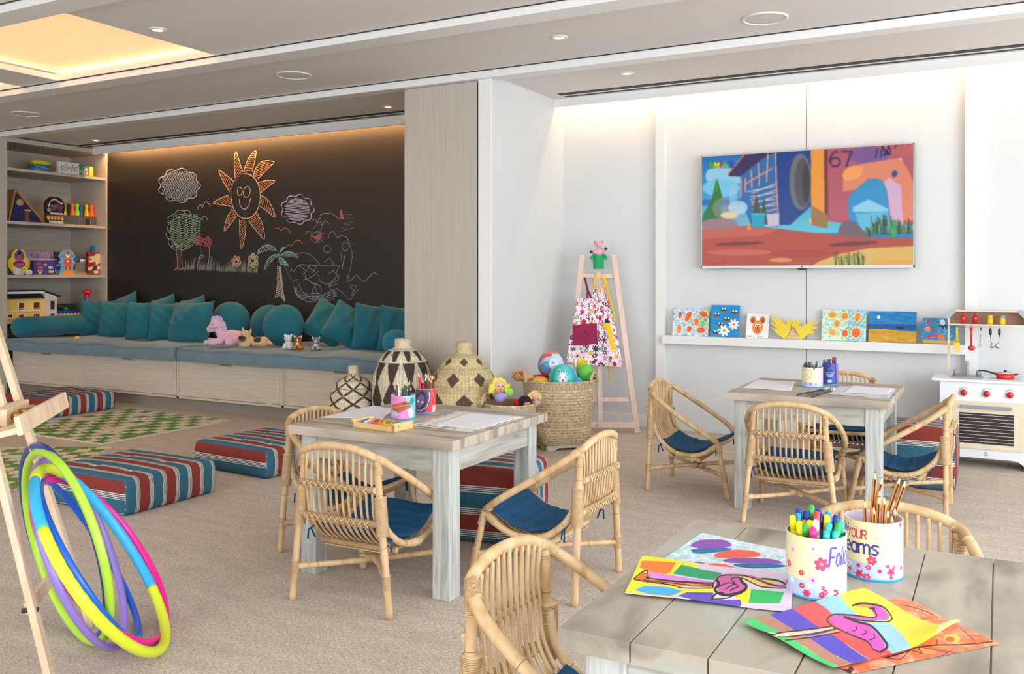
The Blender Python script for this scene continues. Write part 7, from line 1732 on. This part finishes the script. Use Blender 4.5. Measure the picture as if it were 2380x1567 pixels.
# gabled toy house
t, h = shelfthing('toy_gabled_house', 20, 101, -9.02, Z2, 'dark blue steep roofed wooden toy house on the second shelf', 'toy house')
hh = .31; ap = -h * .62
b = MB(); b.prism([(-h * .88, 0), (h * .92, 0), (ap, hh)], -.15, -.0, Matrix.Rotation(P2, 4, 'X')); b.build('gable_wall', pbr('navy_paint', (34, 40, 88), .6), t)
def slab(p, q, th, y0, y1, nm, m):
    p, q = np.array(p), np.array(q); d = q - p; n = np.array([-d[1], d[0]]) / np.linalg.norm(d) * th; MB().prism([tuple(p), tuple(q), tuple(q + n), tuple(p + n)], -y1, -y0, Matrix.Rotation(P2, 4, 'X')).build(nm, m, t)
Mo = pbr('oak_roof_edge', (196, 142, 80), .6)
slab((h, 0), (ap, hh + .02), -.014, -.01, .16, 'roof', Mo); slab((ap, hh + .02), (-h * .96, 0), -.014, -.01, .16, 'roof', Mo)
c = Cv(1, 1, (34, 40, 88), 40); b = MB(); b.tube([(-h * .38 + .035 * math.cos(a), -.004, .205 + .03 * math.sin(a)) for a in np.linspace(0, 6.28, 20)][:-1], .006, 6, closed=True); b.ball((-h * .38, -.002, .205), (.03, .003, .025), 16, 8); b.build('round_window', pbr('carved_disc', (206, 170, 120), .6, var=.4, scale=(120, 120, 120)), t)
b = MB(); b.bx(-h * .1, h * .13, -.012, -.001, 0, .12); dd_ = b.build('door', pbr('brown_door', (130, 86, 60), .6, var=.3, scale=(90, 90, 90)), t); MB().bx(-h * .12, h * .2, -.02, -.001, .12, .135).build('door_sign', pbr('cream_sign', (216, 200, 150), .6), t)
c = Cv(1, 1.35, (30, 24, 26), 70)
c.line(sm([(.15, .5), (.25, .2), (.5, .12), (.72, .26), (.9, .3)], 5, False), .07, (230, 226, 220)); c.ell(.45, .38, .2, .2, (176, 110, 70)); c.ell(.42, .3, .22, .12, (50, 30, 40)); c.ell(.75, .5, .16, .2, (120, 60, 90)); c.ell(.35, .62, .2, .1, (70, 90, 90)); c.ell(.15, .68, .1, .1, (220, 140, 140)); c.rect(.18, .78, .95, .88, (232, 220, 210)); c.rect(0, .9, 1, 1.16, (60, 40, 36))
for i in range(5): c.ell(.1 + i * .2, 1.05, .09, .12, (240, 160, 50)); c.ell(.1 + i * .2, 1.1, .04, .07, (250, 220, 120))
c.rect(.1, 1.2, 1, 1.35, (232, 226, 216)); speck(c, [(40, 30, 30), (200, 190, 180), (150, 60, 50)], 34, 8, .012, .03)
t, h = shelfthing('round_puzzle_box', 104, 148, -8.96, Z2, 'round topped black puzzle box with flames painted below, second shelf', 'puzzle box'); card(t, 'printed_shape', h, .285, c, outline=lambda v: np.interp(v, [0, .05, .15, .3, .5, .62, .8, 1], [.35, .6, .88, 1, .97, .88, .92, .8]), thick=.04)
t, h = shelfthing('grey_toy_case', 147, 227, -9.06, Z2, 'dark grey flat toy case under the coloured skittles, second shelf', 'toy case')
b = MB(); b.bx(-h, h, 0, .16, 0, .105); b.build('case_body', pbr('slate_plastic', (84, 88, 96), .5), t, bevel=.004); b = MB(); b.bx(h * .30, h * .55, -.004, .002, 0, .075); b.build('dark_opening', M_dark, t); b = MB(); b.bx(-h * .08, -h * .04, -.003, .0, 0, .105).bx(h * .55, h * .585, -.003, 0, 0, .075); b.build('light_edge', pbr('pale_edge', (170, 176, 184), .5), t)
for px, X, cn, cl, wh in ((149, -9.15, 'yellow', (206, 206, 50), 'leftmost, half hidden by the puzzle box'), (159, -9.17, 'dark blue', (30, 70, 110), 'between the puzzle box and the orange one'), (168, -9.11, 'orange', (240, 110, 50), 'left of the lime one'), (179, -9.09, 'lime green', (150, 230, 20), 'brightest, in the middle of the row'), (188, -9.17, 'bright blue', (20, 110, 180), 'peeking out behind the lime one'), (201, -9.12, 'golden yellow', (236, 190, 20), 'left of the rightmost orange one'), (213, -9.10, 'red orange', (250, 110, 40), 'rightmost on the grey case')):
    t = empty('toy_skittle', (X, sy(px, X), Z2 + .106), 0, '%s skittle, %s' % (cn, wh), 'toy skittle', 'skittles on the grey case')
    MB().lathe([(.028, 0), (.031, .01), (.026, .04), (.017, .075), (.016, .095), (.022, .112), (.022, .128), (.012, .14), (0, .142)], 20).build('pin_body', pbr('skittle_' + cn.replace(' ', '_'), cl, .35), t)
# third shelf
c = Cv(1, 1, (244, 206, 60), 90); c.ell(.5, .22, .34, .24, (92, 90, 186)); c.ell(.5, .3, .12, .2, (186, 90, 60)); c.ell(.5, .14, .16, .08, (40, 40, 50)); c.ell(.5, .4, .15, .14, (216, 90, 60)); c.ell(.5, .58, .3, .13, (120, 50, 130)); c.ell(.5, .6, .22, .06, (206, 70, 150)); c.ell(.5, .8, .2, .12, (80, 170, 100)); c.ell(.5, .85, .08, .08, (240, 210, 80))
for a in range(14): c.ell(.5 + .43 * math.cos(a), .5 + .42 * math.sin(a), .02, .02, (60, 50, 60))
t, h = shelfthing('dancer_puzzle_box', 17, 67, -8.98, Z3, 'round yellow and purple puzzle box with a dancer, left end of the third shelf', 'puzzle box'); card(t, 'printed_shape', h, .265, c, outline=lambda v: np.interp(v, [0, .05, .15, .3, .4, .5, .7, .88, 1], [.25, .45, .62, .66, .9, 1, .92, .6, .35]), thick=.04)
c = Cv(1, .3, (170, 150, 190), 160); speck(c, [(210, 200, 220), (130, 110, 160), (90, 70, 110), (190, 190, 200)], 260, 11, .006, .018); c.poly([(.75, 0), (1, 0), (1, .3), (.8, .3)], (70, 30, 70)); speck(c, [(200, 220, 190), (120, 150, 110)], 60, 12, .004, .012); c.line([(0, .1), (.85, .1)], .008, (225, 225, 230)); c.line([(0, .2), (.8, .19)], .008, (210, 210, 220))
t, h = shelfthing('long_puzzle_box', 52, 146, -9.20, Z3, 'long silver lilac box standing behind the others on the third shelf', 'puzzle box'); card(t, 'printed_front', h, .255, c)
c = Cv(1, .5, (76, 66, 152), 130)
for x, y, rx, ry, cl in ((.15, .1, .07, .05, (226, 70, 110)), (.22, .24, .07, .05, (240, 90, 90)), (.38, .14, .05, .04, (180, 200, 60)), (.55, .24, .07, .045, (200, 220, 220)), (.87, .14, .09, .045, (210, 240, 240)), (.57, .38, .07, .05, (220, 220, 40))): c.ell(x, y, rx, ry, cl); c.poly([(x + rx * .7, y), (x + rx * 1.4, y - ry), (x + rx * 1.4, y + ry)], cl); c.ell(x - rx * .5, y - ry * .2, .008, .008, (30, 30, 50))
for x, cl in ((.22, (220, 220, 60)), (.8, (130, 220, 200))):
    for a in (-.5, 0, .5): c.line([(x, .5), (x + .09 * math.sin(a * 2), .32)], .03, cl)
t, h = shelfthing('fish_puzzle_box', 78, 147, -9.02, Z3, 'indigo puzzle box printed with colourful fish, on the third shelf', 'puzzle box'); card(t, 'printed_front', h, .150, c, side=pbr('indigo_card', (76, 66, 152), .6))
c = Cv(1, 1.65, (110, 170, 210), 80); c.poly([(.5, .05), (.1, .45), (.9, .45)], (60, 130, 180)); c.poly([(.25, .15), (.38, .22), (.62, .22), (.75, .15), (.72, .42), (.5, .55), (.28, .42)], (228, 96, 80)); c.poly([(.35, .36), (.65, .36), (.5, .54)], (246, 240, 230)); c.ell(.4, .32, .05, .03, (250, 250, 250)); c.ell(.6, .32, .05, .03, (250, 250, 250)); c.poly([(.2, .6), (.8, .6), (.72, 1.0), (.28, 1.0)], (226, 82, 50)); c.ell(.5, .74, .07, .07, (240, 230, 200)); c.poly([(.28, 1.0), (.72, 1.0), (.8, 1.2), (.2, 1.2)], (240, 60, 60)); c.poly([(.0, .7), (.2, .6), (.25, .9)], (160, 170, 220)); c.poly([(1, .8), (.8, .62), (.8, .9)], (160, 170, 220)); c.poly([(.5, .98), (.05, 1.65), (.98, 1.65)], (246, 150, 60)); c.poly([(.3, 1.05), (.45, 1.2), (.3, 1.4)], (90, 90, 130)); c.poly([(.7, 1.05), (.55, 1.2), (.72, 1.4)], (90, 90, 130))
t, h = shelfthing('hero_puzzle_box', 136, 173, -8.96, Z3, 'tall shaped puzzle box with an orange and blue masked figure, third shelf', 'puzzle box'); card(t, 'printed_shape', h, .27, c, outline=lambda v: np.interp(v, [0, .08, .25, .38, .5, .62, .75, 1], [.45, .72, 1, .75, 1.0, .72, .70, 1.0]), thick=.04)
for px, w_, cl, nm in ((41, .048, (226, 70, 100), 'red'), (67, .036, (60, 110, 150), 'blue and red')):
    t = empty('lattice_ball', (-8.945, sy(px, -8.945), Z3 + w_ * .72), 0, 'small white lattice ball with %s core, third shelf' % nm, 'toy ball', 'lattice balls on the third shelf')
    MB().ball((0, 0, 0), (w_ * .82, w_ * .9, w_ * .66), 16, 12).build('core', pbr('lattice_core_' + nm.replace(' ', '_'), cl, .6, var=.4, scale=(60, 60, 60)), t); b = MB()
    for k in range(7): zc_ = (k - 3) / 3.6; rr_ = w_ * math.sqrt(max(.05, 1 - zc_ ** 2)); b.tube([(rr_ * .92 * math.cos(a), rr_ * math.sin(a), w_ * .72 * zc_) for a in np.linspace(0, 6.28, 21)[:-1]], .003, 5, closed=True)
    for k in range(8): a0 = k * math.pi / 8; b.tube([(w_ * .92 * math.cos(a) * math.cos(a0), w_ * math.cos(a) * math.sin(a0), w_ * .71 * math.sin(a)) for a in np.linspace(0, 6.28, 21)[:-1]], .003, 5, closed=True)
    b.build('lattice', M_white, t)
t, h = shelfthing('marker_tube', 172, 205, -9.08, Z3, 'white tube with a blue cap lying on wooden blocks, third shelf', 'tube'); z_ = sz(190, 606, -9.08) - Z3
MB().cyl((-h * .3, 0, z_), (h, 0, z_), .018, .018, 16).build('tube_body', M_white, t); MB().cyl((-h, 0, z_), (-h * .3, 0, z_), .020, .020, 16).build('cap', pbr('deep_blue_cap', (10, 110, 170), .4), t)
MB().bx(-h, h, -.02, .1, 0, z_ - .019).build('clear_block_tray', pbr('frosted_tray', (136, 134, 128), .3), t)
for i in range(5):
    tag(MB().bx(-.022, .0, -.03, .03, 0, .024).build('wooden_block', pbr('plain_wood_block', (176, 150, 122), .6), loc=(-8.98 - .004 * i, sy(176 + (i % 4) * 7.4, -8.98), Z3 + (0.0245 if i == 4 else 0))), 'small plain wooden block before the red game box', 'wooden block', 'wooden blocks on the third shelf')
c = Cv(1, 1.5, (156, 44, 40), 60); c.poly([(.05, .3), (.5, .22), (.55, .6), (.05, .7)], (222, 206, 160)); c.poly([(.45, .12), (.9, .08), (.95, .5), (.5, .9)], (226, 210, 166)); c.poly([(.0, 1.0), (1, .85), (1, 1.08), (.0, 1.2)], (222, 214, 196)); c.ell(.4, 1.15, .14, .3, (60, 60, 40), .5); c.ell(.5, 1.3, .2, .1, (220, 220, 210)); c.ell(.3, 1.35, .1, .1, (70, 110, 60)); c.rect(.1, .4, .22, .52, (90, 90, 80))
t, h = shelfthing('red_game_box', 205, 240, -9.0, Z3, 'dark red upright game box with cream panels, right end of third shelf', 'game box'); card(t, 'printed_front', h, .255, c, side=pbr('dark_red_card', (140, 38, 36), .6))
c = Cv(1, 1.8, (50, 110, 150), 50); speck(c, [(80, 140, 170), (30, 80, 110)], 40, 15, .02, .05); c.rect(.72, 0, .78, 1.8, (180, 210, 220))
t, h = shelfthing('blue_book', 213, 246, -9.08, Z3, 'tall blue book standing behind the dark red game box', 'book'); card(t, 'printed_cover', h, .33, c, side=pbr('blue_card', (50, 120, 160), .6), thick=.03)
# bottom shelf
t, h = shelfthing('dolls_house', 17, 133, -9.02, Z4 - .0, 'yellow two storey dolls house with dark roof on the bottom shelf', 'dolls house')
wr = h * .46; zt4 = sz(80, 690, -9.02) - Z4
MB().bx(-h - .02, wr, .0, .02, 0, zt4 - .02).build('yellow_wall', pbr('butter_yellow', (240, 206, 100), .6), t); MB().bx(-h - .02, wr, -.004, .004, .088, .093).build('floor_band', M_white, t)
b = MB(); b.prism([(wr, 0), (h * .98, 0), (h * .98, zt4 + .0), (wr, zt4 + .05)], -.12, .0, Matrix.Rotation(P2, 4, 'X')); b.build('white_wing', pbr('pale_grey_wall', (206, 206, 206), .5), t)
M_roof = pbr('slate_roof', (46, 52, 62), .5); MB().box((-.04 + (wr - h) / 2 + .0, .04, zt4 + .02), (h + wr + .06, .14, .012), rx=.5).build('roof', M_roof, t)
def slab2(p, q, th, nm): 
    p, q = np.array(p), np.array(q); d = q - p; n = np.array([-d[1], d[0]]) / np.linalg.norm(d) * th; MB().prism([tuple(p), tuple(q), tuple(q + n), tuple(p + n)], -.14, .01, Matrix.Rotation(P2, 4, 'X')).build(nm, M_roof, t)
slab2((wr - .01, zt4 + .062), (h * 1.14, zt4 - .005), .012, 'roof'); slab2((-h - .02, zt4 + .062), (wr, zt4 + .062), .012, 'roof'); MB().bx(-h, wr, -.005, .0, zt4 + .035, zt4 + .058).build('gutter', M_white, t)
M_rw = pbr('red_brown_window', (120, 50, 36), .4)
for x0_, x1_, z0_, z1_ in ((-.56, -.38, .105, .178), (.02, .26, .105, .178), (-.56, -.38, 0, .055), (.02, .26, 0, .055), (-.98, -.82, .03, .06)):
    f = MB().bx(x0_ * h - .008, x1_ * h + .008, -.004, .001, z0_ - .006, z1_ + .006).build('window', M_white, t); MB().bx(x0_ * h, x1_ * h, -.006, -.003, z0_, z1_).build('pane', M_rw, f)
for z0_, z1_ in ((.10, .19), (0, .05)): MB().bx(h * .72, h * .88, -.004, .001, z0_, z1_).build('window', M_dark, t)
b = MB(); b.bx(-.60 * h, .30 * h, -.04, .0, .088, .094).bx(-.60 * h, .30 * h, -.042, -.038, .118, .122); [b.bx(-.6 * h + i * .9 * h / 9 - .0015, -.6 * h + i * .9 * h / 9 + .0015, -.042, -.038, .09, .12) for i in range(10)]; b.build('balcony', M_white, t)
t, h = shelfthing('toy_tank', 131, 183, -9.10, Z4 + .045, 'clear lidded toy box with green creatures and a blue base, bottom shelf', 'toy box')
MB().bx(-h, h, 0, .12, 0, .032).build('blue_base', pbr('royal_blue', (20, 80, 180), .4), t); b = MB(); b.bx(-h, h, .0, .12, .105, .112); b.bx(-h, -h + .004, 0, .12, .03, .105).bx(h - .004, h, 0, .12, .03, .105); b.build('smoky_case', pbr('smoky_plastic', (96, 100, 92), .2), t)
b = MB(); g = random.Random(6)
for k in range(9): b.tube([(g.uniform(-h * .8, h * .8), g.uniform(.02, .1), .035), (g.uniform(-h * .8, h * .8), g.uniform(.02, .1), .06), (g.uniform(-h * .8, h * .8), g.uniform(.02, .1), .075)], .006, 6)
b.build('twigs', pbr('olive_twigs', (90, 96, 60), .7), t); MB().ball((0, .03, .05), (.03, .02, .022), 14, 10).build('green_rock', pbr('green_rock', (30, 140, 80), .5), t)
MB().bx(-h, h, .11, .12, .03, .105).build('back_pane', pbr('smoky_plastic', None), t)
t, h = shelfthing('scalloped_tray', 129, 205, -9.06, Z4, 'pale wooden tray with scalloped edge under the clear toy box', 'wooden tray')
MB().bx(-h, h, 0, .2, 0, .040).build('tray_body', pbr('pale_tray_wood', (222, 186, 138), .6), t); b = MB()
for k in range(9): b.cyl((-h + (k + .5) * 2 * h / 9, -.001, .034), (-h + (k + .5) * 2 * h / 9, .006, .034), .016, .016, 14)
b.build('scallops', pbr('pale_tray_wood', None), t)
t = empty('stacking_tower', (-8.98, sy(203, -8.98), Z4), 0, 'tower of bright stacking cups with a red mushroom top, bottom shelf', 'stacking toy')
z = 0.0
for nm, cl, r0, r1, hh_ in (('yellow_cup', (230, 226, 60), .042, .040, .02), ('turquoise_cup', (40, 170, 200), .040, .038, .05), ('teal_cup', (30, 180, 170), .038, .034, .065), ('magenta_cup', (200, 20, 130), .034, .031, .045), ('purple_cup', (110, 80, 200), .031, .029, .045), ('red_cup', (210, 20, 50), .029, .027, .045)):
    MB().lathe([(r0, 0), (r0, .004), (r1, hh_), (0, hh_)], 22, c=(0, 0, z)).build(nm, pbr('cup_' + nm, cl, .25, coat=.3), t); z += hh_
MB().lathe([(.052, 0), (.054, .006), (.040, .03), (.016, .042), (0, .044)], 22, c=(0, 0, z)).build('mushroom_top', pbr('cup_red_cup', None), t)

# ---- labels of look-alikes: told apart by their place in the row
ORD = ['first', 'second', 'third', 'fourth', 'fifth', 'sixth', 'seventh', 'eighth', 'ninth', 'tenth', 'eleventh', 'twelfth', 'thirteenth', 'fourteenth']
def lateral(o):
    p = TIPS.get(o.name); p = np.array(p if p is not None else o.location); d = -YS * p[0] + YC * p[1]; return (YC * p[0] + YS * p[1]) / d
by = {}
for o in SC.objects:
    if o.parent is None and 'label' in o: by.setdefault(o['label'], []).append(o)
for lb, L in by.items():
    if len(L) > 1:
        L.sort(key=lateral)
        for i, o in enumerate(L):
            w_ = 'leftmost' if i == 0 else 'rightmost' if i == len(L) - 1 else ORD[i] + ' from the left'
            o['label'] = w_ + ' ' + lb
